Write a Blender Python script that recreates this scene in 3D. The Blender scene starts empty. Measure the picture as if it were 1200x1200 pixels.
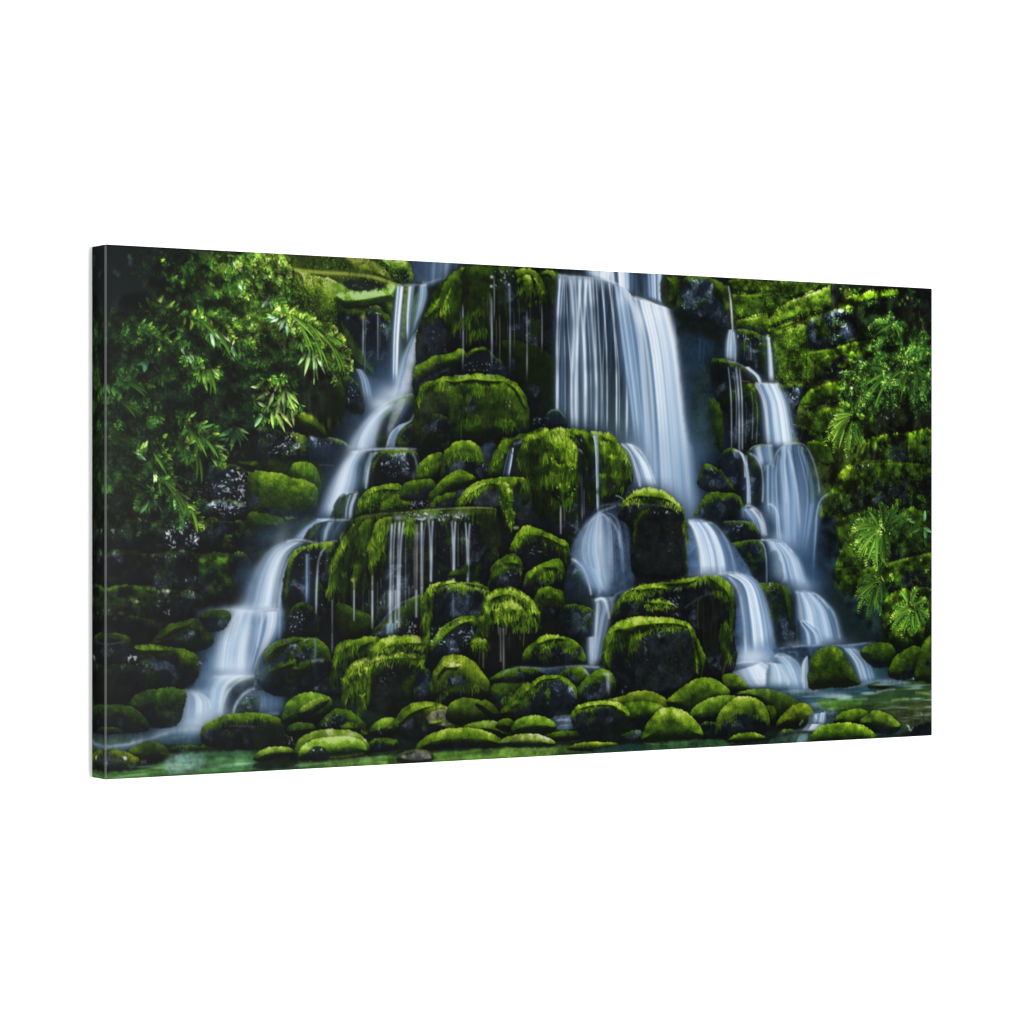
import bpy, math
import numpy as np

# =====================================================================
# PART 1 - the artwork that is printed on the canvas.
# The printed picture is worked out here as an array of ink colours
# (rows x columns), one for every point of the weave of the front face.
# =====================================================================
AW, AH = 1720, 860                       # ink points across / down (2:1)
SC = AW / 970.0                          # ink points per sketch unit
f4 = np.float32

# The sketch of the picture was taken down in the foreshortened view of the
# canvas; this undoes the foreshortening, giving ink points on the flat print.
def _homography():
    src = [(123.0, 285.8), (1092.5, 337.9), (1092.5, 862.0), (123.0, 913.6)]
    dst = [(0, 0), (AW, 0), (AW, AH), (0, AH)]
    A, b = [], []
    for (x, y), (u, v) in zip(src, dst):
        A.append([x, y, 1, 0, 0, 0, -u * x, -u * y]); b.append(u)
        A.append([0, 0, 0, x, y, 1, -v * x, -v * y]); b.append(v)
    return np.append(np.linalg.solve(np.array(A, float), np.array(b, float)), 1.0).reshape(3, 3)
HM = _homography()
def P(pts):
    p = np.array(pts, float).reshape(-1, 2)
    q = np.c_[p, np.ones(len(p))] @ HM.T
    return q[:, :2] / q[:, 2:3]

rng = np.random.default_rng(11)
def vnoise(cx, cy=None, seed=0):
    cy = cy or cx
    r = np.random.default_rng(1000 + seed)
    gw, gh = int(AW / cx) + 3, int(AH / cy) + 3
    g = r.random((gh, gw)).astype(f4)
    xs = np.arange(AW, dtype=f4) / cx; ys = np.arange(AH, dtype=f4) / cy
    xi = xs.astype(int); yi = ys.astype(int)
    fx = xs - xi; fy = ys - yi
    fx = (fx * fx * (3 - 2 * fx))[None, :]; fy = (fy * fy * (3 - 2 * fy))[:, None]
    a = g[yi][:, xi]; b = g[yi][:, xi + 1]; c = g[yi + 1][:, xi]; d = g[yi + 1][:, xi + 1]
    return (a * (1 - fx) + b * fx) * (1 - fy) + (c * (1 - fx) + d * fx) * fy
NX = vnoise(1.5, None, 21); NF = vnoise(2.4, None, 1); NF2 = vnoise(3.4, None, 2)
NM = vnoise(6, None, 3); NM2 = vnoise(8.5, None, 4)
NB = vnoise(17, None, 5); NB2 = vnoise(24, None, 6); NH = vnoise(55, None, 7)
NH2 = vnoise(38, 30, 31); NB3 = vnoise(20, 15, 32)
NV = vnoise(4.5, 34, 8); NVF = vnoise(2.4, 15, 9); NVB = vnoise(11, 60, 10)
NHZ = vnoise(30, 3.2, 12); NHZ2 = vnoise(60, 6, 13)
FB = .5 * NB + .3 * NM + .2 * NF
FBH = .45 * NH + .3 * NB2 + .15 * NM2 + .1 * NF2

img = np.empty((AH, AW, 3), f4)
img[:] = (13, 17, 17)

def sstep(a, b, x):
    t = np.clip((x - a) / (b - a), 0, 1)
    return t * t * (3 - 2 * t)

def smooth(p, closed=True, n=5):
    p = np.asarray(p, float); k = len(p); out = []
    rngk = range(k) if closed else range(k - 1)
    for i in rngk:
        if closed:
            p0, p1, p2, p3 = p[i - 1], p[i], p[(i + 1) % k], p[(i + 2) % k]
        else:
            p0, p1, p2, p3 = p[max(i - 1, 0)], p[i], p[i + 1], p[min(i + 2, k - 1)]
        for j in range(n):
            t = j / n
            out.append(.5 * ((2 * p1) + (p2 - p0) * t + (2 * p0 - 5 * p1 + 4 * p2 - p3) * t * t + (3 * p1 - p0 - 3 * p2 + p3) * t ** 3))
    if not closed: out.append(p[-1])
    return np.array(out)

def window(q, pad):
    x0 = int(max(0, math.floor(q[:, 0].min() - pad))); x1 = int(min(AW, math.ceil(q[:, 0].max() + pad)))
    y0 = int(max(0, math.floor(q[:, 1].min() - pad))); y1 = int(min(AH, math.ceil(q[:, 1].max() + pad)))
    if x1 - x0 < 2 or y1 - y0 < 2: return None
    s = (slice(y0, y1), slice(x0, x1))
    Y, X = np.mgrid[y0:y1, x0:x1].astype(f4)
    return s, X, Y

def sdf(q, X, Y):
    d2 = np.full(X.shape, 1e9, f4); ins = np.zeros(X.shape, bool)
    k = len(q)
    for i in range(k):
        ax, ay = q[i]; bx, by = q[(i + 1) % k]
        ex, ey = bx - ax, by - ay; l2 = ex * ex + ey * ey
        if l2 < 1e-9: continue
        wx = X - f4(ax); wy = Y - f4(ay)
        t = np.clip((wx * f4(ex) + wy * f4(ey)) / f4(l2), 0, 1)
        d2 = np.minimum(d2, (wx - t * f4(ex)) ** 2 + (wy - t * f4(ey)) ** 2)
        if ay != by:
            c = (Y >= min(ay, by)) & (Y < max(ay, by))
            ins ^= c & (X < (Y - f4(ay)) * f4(ex / ey) + f4(ax))
    d = np.sqrt(d2)
    return np.where(ins, d, -d)

def linedist(q, X, Y):
    d2 = np.full(X.shape, 1e9, f4); tt = np.zeros(X.shape, f4)
    seg = np.hypot(*(q[1:] - q[:-1]).T); cum = np.r_[0, np.cumsum(seg)]; tot = max(cum[-1], 1e-6)
    for i in range(len(q) - 1):
        ax, ay = q[i]; ex, ey = q[i + 1] - q[i]; l2 = ex * ex + ey * ey
        if l2 < 1e-9: continue
        wx = X - f4(ax); wy = Y - f4(ay)
        t = np.clip((wx * f4(ex) + wy * f4(ey)) / f4(l2), 0, 1)
        d = (wx - t * f4(ex)) ** 2 + (wy - t * f4(ey)) ** 2
        m = d < d2
        d2 = np.where(m, d, d2); tt = np.where(m, (cum[i] + t * seg[i]) / tot, tt)
    return np.sqrt(d2), tt

MOSS = np.array([(0, 7, 12, 6), (.12, 14, 24, 8), (.3, 36, 56, 12), (.5, 66, 96, 15), (.7, 100, 134, 22), (.86, 134, 164, 38), (1, 172, 192, 84)], float)
MOSS[:, 0:1] = MOSS[:, 0:1]
ROCK = np.array([(0, 6, 9, 11), (.25, 16, 21, 26), (.5, 32, 40, 48), (.7, 62, 74, 88), (.85, 122, 136, 154), (1, 205, 214, 226)], float)
def ramp(tab, v):
    return np.stack([np.interp(v, tab[:, 0], tab[:, i]) for i in (1, 2, 3)], -1).astype(f4)

def mix(s, col, a):
    img[s] = img[s] * (1 - a[..., None]) + col * a[..., None]

def rock(pts, cap=16, bright=1., R=16, rough=2.2, patch=0., drape=0., fall=40, glint=.35, tint=(0, 0, 0),
         sh=.55, lx=.12, dim=1., wet=0., al=1., hue=(1, 1, 1), crisp=1., sm=True, tex=1., soft=0., capv=1.3):
    """a boulder or ledge: moss cap hanging down from its upper edge, dark wet stone below"""
    q = P(pts)
    if sm: q = smooth(q, True, 4)
    w = window(q, 16)
    if w is None: return
    s, X, Y = w
    cap, R, fall, drape = cap * SC * .9, R * SC, fall * SC, drape * SC
    nf, nm, nb, nv = NF[s], NM[s], NB[s], NV[s]
    jag = max(0., rough - .8) * 3.0
    Xd = X + jag * (NB3[s] - .5) + rough * (NM2[s] - .5) * 1.1 + (NF[s] - .5) * 1.6; Yd = Y + jag * (NB[s] - .5) + rough * (nm - .5) * .9 + (NF2[s] - .5) * 1.9
    sd = sdf(q, Xd, Yd)
    if soft: a = sstep(-1., soft, sd + (NF[s] - .5) * 3 + (NVF[s] - .5) * 4) * al
    else: a = np.clip(sd / (1.3 * crisp) + .5, 0, 1) * al
    if sh > 0:
        k = np.exp(np.minimum(sd, 0) / 9.) * sh * .6 * (sd <= 0)
        img[s] *= (1 - k)[..., None]
    inside = sd > 0
    anyc = inside.any(0)
    yt = np.where(anyc, inside.argmax(0), 0).astype(f4)[None, :] + s[0].start
    yb = (inside.shape[0] - 1 - inside[::-1].argmax(0)).astype(f4)[None, :] + s[0].start
    dt = np.maximum(Y - yt, 0); db = np.maximum(yb - Y, 0)
    sd0 = sdf(q, X + (NB[s] - .5) * 2.5, Y + (NB2[s] - .5) * 3)
    dn = np.clip((sd0 + 1.5) / R, 0, 1)
    h = R * np.sqrt(np.maximum(1 - (1 - dn) ** 2, 0)) + tex * (2.8 * nb + .55 * nm + .22 * nf)
    gy, gx = np.gradient(h)
    inv = 1 / np.sqrt(gx * gx + gy * gy + 1)
    lam = np.clip((-gx * lx + gy * .80 + .50) * inv / .95, 0, 1.15)
    capl = cap * (1 + capv * (NB2[s] - .5)) + drape * (np.clip(nv * 2.4 - .8, -.3, 1.4)) + 3 * (nf - .5) + 9 * (NVF[s] - .5)
    m = sstep(capl + 5, capl - 5, dt)
    if patch > 0:
        pf = .5 * NB2[s] + .3 * NM2[s] + .2 * NF2[s]
        m = np.maximum(m, sstep(.72 - .5 * patch, .80 - .5 * patch, pf) * (.35 + .65 * np.clip(lam, 0, 1)))
    texm = .34 * NX[s] + .30 * nf + .16 * NF2[s] + .20 * nm
    if drape > 0: texm = .55 * texm + .45 * NVF[s]
    texm = np.clip((texm - .5) * 1.7 * tex + .5, 0, 1)
    big = .55 + .9 * NB[s]
    b = (.16 + .84 * lam) * (.22 + .78 * np.exp(-(dt / fall) ** 1.25)) * (.74 + .42 * texm) * (.66 + .34 * big) * bright * 1.06
    b = b * (.50 + 1.0 * np.clip(.5 * NB2[s] + .5 * NM2[s], 0, 1)) * 1.12
    if not soft: b *= .45 + .55 * sstep(0, 9 * SC, db)
    cm = ramp(MOSS, np.clip(b, 0, 1)) * np.array(hue, f4)
    rg = 1 - np.abs(2 * NM[s] - 1); rg2 = 1 - np.abs(2 * NM2[s] - 1)
    rb = (.10 + .28 * lam) * (.5 + .8 * (.5 * nb + .5 * nm)) + .10 * (nf - .5)
    fa = NH2[(Y * .8 - X * .6 + 40 * (NB[s] - .5)).astype(int) % AH, (X * .8 + Y * .6 + 30 * (NB2[s] - .5)).astype(int) % AW]
    fb = NB3[(Y * .7 + X * .7 + 20 * (NB2[s] - .5)).astype(int) % AH, (X * .7 - Y * .7 + 20 * (NB[s] - .5)).astype(int) % AW]
    rb = rb * (.45 + 1.1 * sstep(.38, .62, fa)) * (.6 + .8 * sstep(.4, .6, fb))
    ck = np.maximum(sstep(.035, .0, np.abs(fa - .5)), sstep(.045, .0, np.abs(fb - .5)) * .7)
    ce = np.maximum(sstep(.03, .0, np.abs(fa - .56)), sstep(.035, .0, np.abs(fb - .57)) * .7)
    rb = rb * (1 - .55 * ck) + .16 * ce * lam * sstep(.35, .7, NB2[s])
    gz = sstep(.52, .80, .6 * fb + .4 * NM2[s]) * np.clip(lam * 1.2, 0, 1) * (.35 + .65 * np.exp(-dt / (18 * SC)))
    rb = rb + glint * .34 * gz
    gl = sstep(.86, 1., rg * .55 + rg2 * .45) * sstep(.45, .75, NB2[s]) * lam
    rb = rb + glint * gl * 1.5
    rb = np.where(dt < 3 * SC, rb + wet * .5 * sstep(.4, .9, nb), rb)
    cr = ramp(ROCK, np.clip(rb, 0, 1)) + np.array(tint, f4) * .6 * (.35 + .65 * lam)[..., None]
    gm = sstep(.5, .75, .6 * NB2[s] + .4 * NM2[s])[..., None] * .55
    cr = cr * (1 - gm) + cr * np.array((.9, 1.25, .55), f4) * gm
    cr = cr * (.78 + .44 * (.5 * NVF[s] + .5 * NX[s]))[..., None]
    col = (cm * m[..., None] + cr * (1 - m[..., None])) * dim
    mix(s, col, a)

def mossy(pts, bright=1., **k):
    k.setdefault('cap', 200); k.setdefault('fall', 60)
    if k.get('sh', 1) <= .26: k.setdefault('soft', 5.); k['R'] = k.get('R', 16) * 1.6
    rock(pts, bright=bright, **k)

def dab(x, y, rx, ry, col, a=.7, tex=0., rot=0):
    c = P([(x, y)])[0]; rx *= SC; ry *= SC
    R = max(rx, ry) * 2.2
    w = window(np.array([c]), R)
    if w is None: return
    s, X, Y = w
    dx, dy = X - c[0], Y - c[1]
    if rot:
        r = math.radians(rot); dx, dy = dx * math.cos(r) + dy * math.sin(r), -dx * math.sin(r) + dy * math.cos(r)
    e = np.exp(-((dx / rx) ** 2 + (dy / ry) ** 2) * 1.1) * a
    if tex: e = e * np.clip(1 + tex * (FB[s] - .5) * 3, 0, 1.6)
    mix(s, np.array(col, f4), np.clip(e, 0, 1).astype(f4))

def area(pts, col, a=1., edge=3., tex=.3, sm=True, vert=False):
    """a plain patch of tone with grain"""
    q = P(pts)
    if sm: q = smooth(q, True, 4)
    w = window(q, edge * 3 + 4)
    if w is None: return
    s, X, Y = w
    sd = sdf(q, X + (NM[s] - .5) * 3, Y + (NM2[s] - .5) * 3)
    al = sstep(-edge, edge, sd) * a
    n = NV[s] if vert else FB[s]
    c = np.array(col, f4) * np.clip(1 + tex * (n - .5) * 3, 0.1, 2)[..., None]
    mix(s, c, al.astype(f4))

def strand(pts, w=1.2, a=.8, col=(190, 205, 222), taper=.15, end=None, sm=True):
    q = P(pts)
    if sm and len(q) > 2: q = smooth(q, False, 5)
    ex, ey = np.abs(q[-1] - q[0]); a *= .85 - .28 * (ex > ey) 
    w *= SC
    win = window(q, w * 3 + 2)
    if win is None: return
    s, X, Y = win
    d, t = linedist(q, X, Y)
    e1 = taper if end is None else end
    tp = sstep(-.01, max(taper, .011), t) * sstep(-.01, max(e1, .011), 1 - t)
    al = (np.exp(-(d / w) ** 2 * 1.6) * .86 + .14 * np.exp(-(d / w) ** 2 * .5)) * a * tp * np.clip(.35 + .55 * NB2[s] + .5 * NV[s], 0, 1.1)
    mix(s, np.array(col, f4), np.clip(al, 0, 1).astype(f4))

WATN = .04
WAT = np.array([(0, 24, 36, 52), (.2, 52, 74, 102), (.4, 92, 122, 158), (.6, 152, 178, 206), (.8, 208, 223, 238), (1, 242, 246, 250)], float)
def fall(L, R, a=.9, w=.6, amp=.45, n=14, seed=0, soft=.12, top=2, bot=14, streaks=(), wob=.0, lit=0., halo=.40, gap=.0, dome=0.):
    """a veil of falling water between a left and a right edge line (each running downwards)"""
    l = smooth(P(L), False, 6); r = smooth(P(R), False, 6)
    y0 = min(l[0, 1], r[0, 1]); y1 = max(l[-1, 1], r[-1, 1])
    al_ = np.r_[l, r]
    win = window(np.r_[al_, al_[:1] - [0, dome * SC]], 14)
    if win is None: return
    s, X, Y = win
    ys = Y[:, 0]
    def edge(p):
        o = np.argsort(p[:, 1]); return np.interp(ys, p[o, 1], p[o, 0])
    xl = edge(l)[:, None]; xr = edge(r)[:, None]
    u = (X - xl) / np.maximum(xr - xl, 1.5)
    wl = np.clip(u, 0, 1)
    ytop = l[0, 1] * (1 - wl) + r[0, 1] * wl
    ytop = ytop - dome * SC * np.sqrt(np.maximum(4 * wl * (1 - wl), 0))
    ybot = l[-1, 1] * (1 - wl) + r[-1, 1] * wl
    t = (Y - ytop) / np.maximum(ybot - ytop, 1)
    g = np.random.default_rng(500 + seed)
    def n1(k):
        v = g.random(k + 3); x = np.clip(u, -.2, 1.2) * k + .5 + wob * np.sin(t * 3 + seed)
        x = np.clip(x, 0, k + 1.9); i = x.astype(int); fr = x - i; fr = fr * fr * (3 - 2 * fr)
        return v[i] * (1 - fr) + v[i + 1] * fr
    I = .56 * n1(n) + .30 * n1(n * 2 + 1) + .14 * n1(n * 5 + 3)
    I = (I - .5) * 2
    for (su, sw, sg) in streaks:
        I = I + sg * np.exp(-((u - su) / sw) ** 2)
    I = I * amp * 1.25 + w * 1.0 + lit * (1 - np.clip(t, 0, 1)) 
    I = np.clip(I + .05 * (NVB[s] - .5), 0, 1)
    e = sstep(-soft * .7, soft * 1.6, u) * sstep(-soft * .7, soft * 1.6, 1 - u)
    v = sstep(-1., top, Y - ytop) * sstep(-3., bot * SC * 1.5, ybot - Y)
    if halo > 0:
        hx = np.minimum(u, 1 - u) * np.maximum(xr - xl, 1.5)
        hv = sstep(0, 1, t * 2.2) * sstep(-14, 16, ybot - Y)
        mix(s, np.array((74, 102, 138), f4), (halo * a * hv * sstep(-15, 7, hx)).astype(f4))
    al = a * e * v * np.clip(1 - gap + gap * 1.6 * np.clip(I / max(w, .05) - .5, 0, 1), 0, 1)
    ed = np.minimum(wl, 1 - wl)
    al = al * np.clip(.70 + .48 * I + .25 * sstep(.1, .4, ed), 0, 1) * np.clip(.80 + .5 * n1(n * 3 + 2), 0, 1)
    mix(s, ramp(WAT, I), np.clip(al, 0, 1).astype(f4))

LS = .58
def leaf(x, y, ang, L, wd, col, bend=0., a=1.):
    """x, y and lengths in ink points"""
    L = L * LS; wd = max(.7, wd * LS * .80)
    r = math.radians(ang); cx, cy = math.cos(r), math.sin(r)
    x1, y1 = x + cx * L, y + cy * L
    pad = wd + abs(bend) * L + 2
    xa, xb = int(max(0, min(x, x1) - pad)), int(min(AW, max(x, x1) + pad + 1))
    ya, yb = int(max(0, min(y, y1) - pad)), int(min(AH, max(y, y1) + pad + 1))
    if xb - xa < 1 or yb - ya < 1: return
    Y, X = np.mgrid[ya:yb, xa:xb].astype(f4)
    sx = ((X - x) * cx + (Y - y) * cy) / L
    qy = -(X - x) * cy + (Y - y) * cx - bend * L * sx * sx
    sc = np.clip(sx, 0, 1)
    hw = wd * np.maximum(np.sin(np.pi * np.minimum(sc ** .7, 1)), 0) ** .9 + .25
    al = np.clip((hw - np.abs(qy)) * 1.1 + .35, 0, 1) * (sx > -.04) * (sx < 1.03) * a
    k = .62 + .40 * sc + .26 * np.clip(-qy / max(wd, .5), -1, 1) * np.sign(cx + 1e-6) * -1
    k = k + .12 * np.exp(-(qy / .7) ** 2)
    yi, xi = int(min(max(y, 0), AH - 1)), int(min(max(x, 0), AW - 1))
    k = k * (.42 + 1.3 * float(.5 * NB2[yi, xi] + .5 * NM2[yi, xi]))
    s = (slice(ya, yb), slice(xa, xb))
    mix(s, np.array(col, f4) * k[..., None], al.astype(f4))

def bleaf(x, y, ang, L, wd, col, bend=0., a=1.):
    leaf(x, y, ang, L * 1.0 / LS, wd * 1.05 / LS, col, bend, a)

def fan(x, y, ang, L, k=6, spread=110, bright=.6, wd=.16, warm=0., seed=0, a=1., bend=.18, px=True):
    """a hand of leaflets round one point"""
    g = np.random.default_rng(int(x * 13 + y * 7 + seed) % 100000)
    if px:
        x, y = P([(x, y)])[0]; L = L * SC
    for i in range(k):
        tt = (i + .5) / k - .5
        an = ang + spread * tt + g.normal(0, 7)
        l = L * (1 - .55 * abs(tt)) * g.uniform(.75, 1.15)
        b = np.clip(bright * g.uniform(.45, 1.4), 0, 1)
        leaf(x + g.normal(0, .8), y + g.normal(0, .8), an, l, max(.9, l * wd * g.uniform(.8, 1.2)), leafcol(b, warm, g), bend * (1 if math.cos(math.radians(an)) > 0 else -1) * g.uniform(.3, 1.3), a)

LEAFC = np.array([(0, 8, 17, 10), (.2, 22, 42, 17), (.4, 48, 84, 30), (.6, 88, 134, 44), (.8, 142, 182, 70), (1, 210, 228, 150)], float)
def leafcol(b, warm=0., g=rng):
    c = np.array([np.interp(b, LEAFC[:, 0], LEAFC[:, i]) for i in (1, 2, 3)])
    j = g.uniform(-1, 1)
    return c * np.array([1 + .10 * warm + .08 * j, 1 + .02 * warm, 1 - .45 * warm - .15 * j])

def spray(pts, n=9, L=9, bright=.6, wd=.2, droop=25, warm=0., seed=0, both=True, ang=62, stem=True):
    """a stem with leaflets on both sides, larger in the middle"""
    g = np.random.default_rng(seed + int(pts[0][0] * 3 + pts[0][1]))
    q = smooth(P(pts), False, 8)
    seg = np.r_[0, np.cumsum(np.hypot(*(q[1:] - q[:-1]).T))]
    if stem:
        strand(pts, .5, .6, leafcol(bright * .7, warm, g), .02)
    for i in range(n):
        t = (i + .6) / n
        d = t * seg[-1]
        x = np.interp(d, seg, q[:, 0]); y = np.interp(d, seg, q[:, 1])
        d2 = min(d + 3, seg[-1]); d1 = d2 - 3
        dr = math.degrees(math.atan2(np.interp(d2, seg, q[:, 1]) - np.interp(d1, seg, q[:, 1]), np.interp(d2, seg, q[:, 0]) - np.interp(d1, seg, q[:, 0])))
        l = L * SC * (.45 + .75 * math.sin(math.pi * min(1, .2 + t * .75)))
        for sgn in ((-1, 1) if both else (1,)):
            if g.random() < .2: continue
            x = x + g.normal(0, 1.6); y = y + g.normal(0, 1.4)
            b = np.clip(bright * g.uniform(.45, 1.45), 0, 1)
            an = dr + sgn * ang + g.normal(0, 9)
            dn = math.cos(math.radians(an))
            an = an + droop * (1 if dn > 0 else -1) * .6
            leaf(x, y, an, l * g.uniform(.8, 1.2), max(.8, l * wd * g.uniform(.8, 1.2)), leafcol(b, warm, g), .12 * sgn)

def scatter(pts, n, L=9, bright=.35, var=.18, ang=60, spread=120, k=5, warm=0., seed=0, wd=.2, a=1.):
    """n small hands of leaves anywhere inside an outline"""
    g = np.random.default_rng(seed + 77)
    q = smooth(P(pts), True, 3)
    lo, hi = q.min(0), q.max(0); c = 0; tries = 0
    while c < n and tries < n * 12:
        tries += 1
        x, y = lo + g.random(2) * (hi - lo)
        if sdf(q, np.array([[x]], f4), np.array([[y]], f4))[0, 0] < 0: continue
        c += 1
        b = np.clip(g.normal(bright, var), .03, 1)
        fan(x, y, ang + g.normal(0, 30), L * SC * g.uniform(.7, 1.3), k, spread, b, wd, warm, seed=c, a=a, px=False)

def leafmass(pts, n, spots, L=7, base=.12, k=5, ang=62, seed=0, wd=.22, warm=0.):
    """n small hands of leaves inside an outline, lit as the (x, y, radius, brightness) spots say"""
    g = np.random.default_rng(seed + 311)
    q = np.array(pts, float); lo, hi = q.min(0), q.max(0)
    qs = smooth(q, True, 3)
    X = (lo[0] + g.random(n * 3) * (hi[0] - lo[0])).astype(f4); Y = (lo[1] + g.random(n * 3) * (hi[1] - lo[1])).astype(f4)
    ok = sdf(qs, X[None], Y[None])[0] > 0
    X, Y = X[ok][:n], Y[ok][:n]
    B = np.full(len(X), base)
    for (x, y, r, b) in spots:
        B = np.maximum(B, base + (b - base) * np.exp(-(((X - x) / r) ** 2 + ((Y - y) / (r * .72)) ** 2)))
    o = np.argsort(B + g.normal(0, .08, len(B)))
    U = P(np.c_[X, Y])
    for i in o:
        b = float(B[i])
        fan(U[i, 0], U[i, 1], ang + g.normal(0, 38), L * SC * g.uniform(.6, 1.35), k, 140, np.clip(b * g.uniform(.5, 1.35), .02, 1), wd, warm * b, seed=int(i), px=False)

def crumble(pts, n, b=.5, L=3.2, seed=0, warm=.3, var=.35):
    """leafy, crumbly moss: many tiny flecks, light and dark"""
    g = np.random.default_rng(seed + 611)
    q = np.array(pts, float); lo, hi = q.min(0), q.max(0); qs = smooth(q, True, 3)
    X = (lo[0] + g.random(n * 2) * (hi[0] - lo[0])).astype(f4); Y = (lo[1] + g.random(n * 2) * (hi[1] - lo[1])).astype(f4)
    ok = sdf(qs, X[None], Y[None])[0] > 0
    U = P(np.c_[X[ok], Y[ok]])
    for (x, y) in U:
        bb = np.clip(b * (1 + .75 * var * np.clip(g.normal(), -2, 1.6)), .03, 1)
        leaf(x, y, g.uniform(20, 160), L * SC * g.uniform(.8, 1.9), L * .55 * g.uniform(.7, 1.3), leafcol(bb, warm * .5, g) * np.array((1.0, 1, .62)), .1, .5)

def weather(pts, lo=.5, hi=1.5, edge=8, cx=1.):
    """break a mossy face up into light and dark patches"""
    q = smooth(P(pts), True, 3); w = window(q, edge * 2)
    if w is None: return
    s, X, Y = w
    a = sstep(-edge, edge, sdf(q, X, Y))
    n = .34 * NB3[s] + .30 * NB[s] + .22 * NM2[s] + .14 * NF2[s]
    n = sstep(.30, .70, n)
    img[s] *= 1 - a[..., None] + a[..., None] * (lo + (hi - lo) * n)[..., None]

def frond(x, y, ang, L, b=.6, w=5.5, curl=.25, warm=.2, n=13, seed=0):
    """one arching fern frond: a thin rib with close narrow leaflets, longest near the middle; curl bends it downwards"""
    g = np.random.default_rng(int(x * 5 + y * 3 + ang) + seed)
    x, y = P([(x, y)])[0]; L = L * SC; px, py, an = x, y, ang
    dn = 1 if math.cos(math.radians(ang)) >= 0 else -1
    for i in range(n):
        t = (i + .5) / n
        an = ang + dn * curl * 140 * t * t
        px += math.cos(math.radians(an)) * L / n; py += math.sin(math.radians(an)) * L / n
        l = w * SC * (.35 + 1.1 * math.sin(math.pi * (.12 + .86 * t)) ** .8) * .8
        for sg in (-1, 1):
            bb = np.clip(b * g.uniform(.6, 1.3) * (.7 + .5 * t) * (1.12 if sg * dn < 0 else .78), .03, 1)
            leaf(px, py, an + sg * 52 + g.normal(0, 6), l / LS * g.uniform(.85, 1.15), max(.8, l * .24) / LS, leafcol(bb * .88, warm, g), 0., .9)

def ripples(pts, a=.5, pale=(150, 176, 160)):
    """flat water: stretched light and dark ripples"""
    q = smooth(P(pts), True, 3); w = window(q, 8)
    if w is None: return
    s, X, Y = w
    m = sstep(-4, 6, sdf(q, X, Y))
    img[s] *= (1 - m[..., None]) + m[..., None] * (.62 + .76 * (.55 * NHZ[s] + .45 * NHZ2[s]))[..., None]
    mix(s, np.array(pale, f4), (m * a * sstep(.62, .86, .6 * NHZ2[s] + .4 * NHZ[s])).astype(f4))

def spark(x, y, w=1.2, a=.8, col=(200, 212, 224)):
    dab(x, y, w, w * .8, col, a)

def glints(pts, n=0, bright=.7, seed=0, w=1.3, ang=None, col=(170, 184, 202)):
    """wet stone: broken highlights on the facets, denser with n"""
    q = P(pts); w_ = window(q, 8)
    if w_ is None: return
    s, X, Y = w_
    g = np.random.default_rng(seed + 900)
    sd = sdf(smooth(q, True, 3), X + (NB[s] - .5) * 10, Y + (NB2[s] - .5) * 10)
    oy, ox = int(g.integers(0, 200)), int(g.integers(0, 200))
    wx = (NB[s] - .5) * 16; wy = (NB2[s] - .5) * 16
    def look(N, ang, k):
        c_, s_ = math.cos(ang) * k, math.sin(ang) * k
        return N[(Y * c_ - X * s_ + wy + oy).astype(int) % AH, (X * c_ + Y * s_ + wx + ox).astype(int) % AW]
    A1 = look(NM, .6, 1.); A2 = look(NM2, 1.1, 1.3); A3 = look(NF2, .4, 1.); A4 = look(NF, .9, 1.)
    rid = (1 - np.abs(2 * A1 - 1)) * .30 + (1 - np.abs(2 * A2 - 1)) * .24 + A3 * .26 + A4 * .20
    area_ = max(20., float((sd > 0).sum())) / (SC * SC)
    dens = min(.34, n * 4.2 / area_)
    ins = rid[sd > 0]
    if ins.size < 4: return
    th = np.quantile(ins, 1 - dens)
    v = sstep(th - .06, th + .14, rid) * sstep(-2, 4, sd)
    c = np.array(col, f4) * np.clip(.45 + .75 * sstep(th, th + .16, rid) * (.5 + A3), 0, 1.25)[..., None]
    mix(s, np.minimum(c, 225), np.clip(v * bright * .8, 0, 1).astype(f4))

# ---------------------------------------------------------------- ground tones
img *= (.8 + .5 * FBH)[..., None]
dab(150, 340, 40, 60, (16, 20, 27), .9)
for (x, y, rx, ry, c, a) in [
        (240, 400, 120, 90, (20, 32, 17), .8), (330, 340, 60, 40, (60, 82, 22), .8), (400, 340, 70, 36, (66, 84, 26), .8),
        (300, 600, 90, 70, (16, 22, 22), .8), (180, 700, 90, 90, (15, 19, 18), .9), (430, 470, 40, 70, (34, 52, 70), .7),
        (560, 400, 80, 70, (14, 20, 16), .9), (820, 440, 40, 90, (20, 36, 52), .9), (850, 560, 60, 120, (18, 32, 48), .85),
        (940, 640, 80, 140, (22, 40, 62), .8), (980, 400, 80, 60, (34, 48, 18), .9), (1040, 480, 60, 160, (16, 28, 14), .9),
        (1040, 640, 60, 90, (22, 34, 12), .9), (640, 760, 120, 90, (12, 17, 15), .9), (260, 760, 90, 90, (26, 38, 48), .6)]:
    dab(x, y, rx, ry, c, a, .4)

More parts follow.
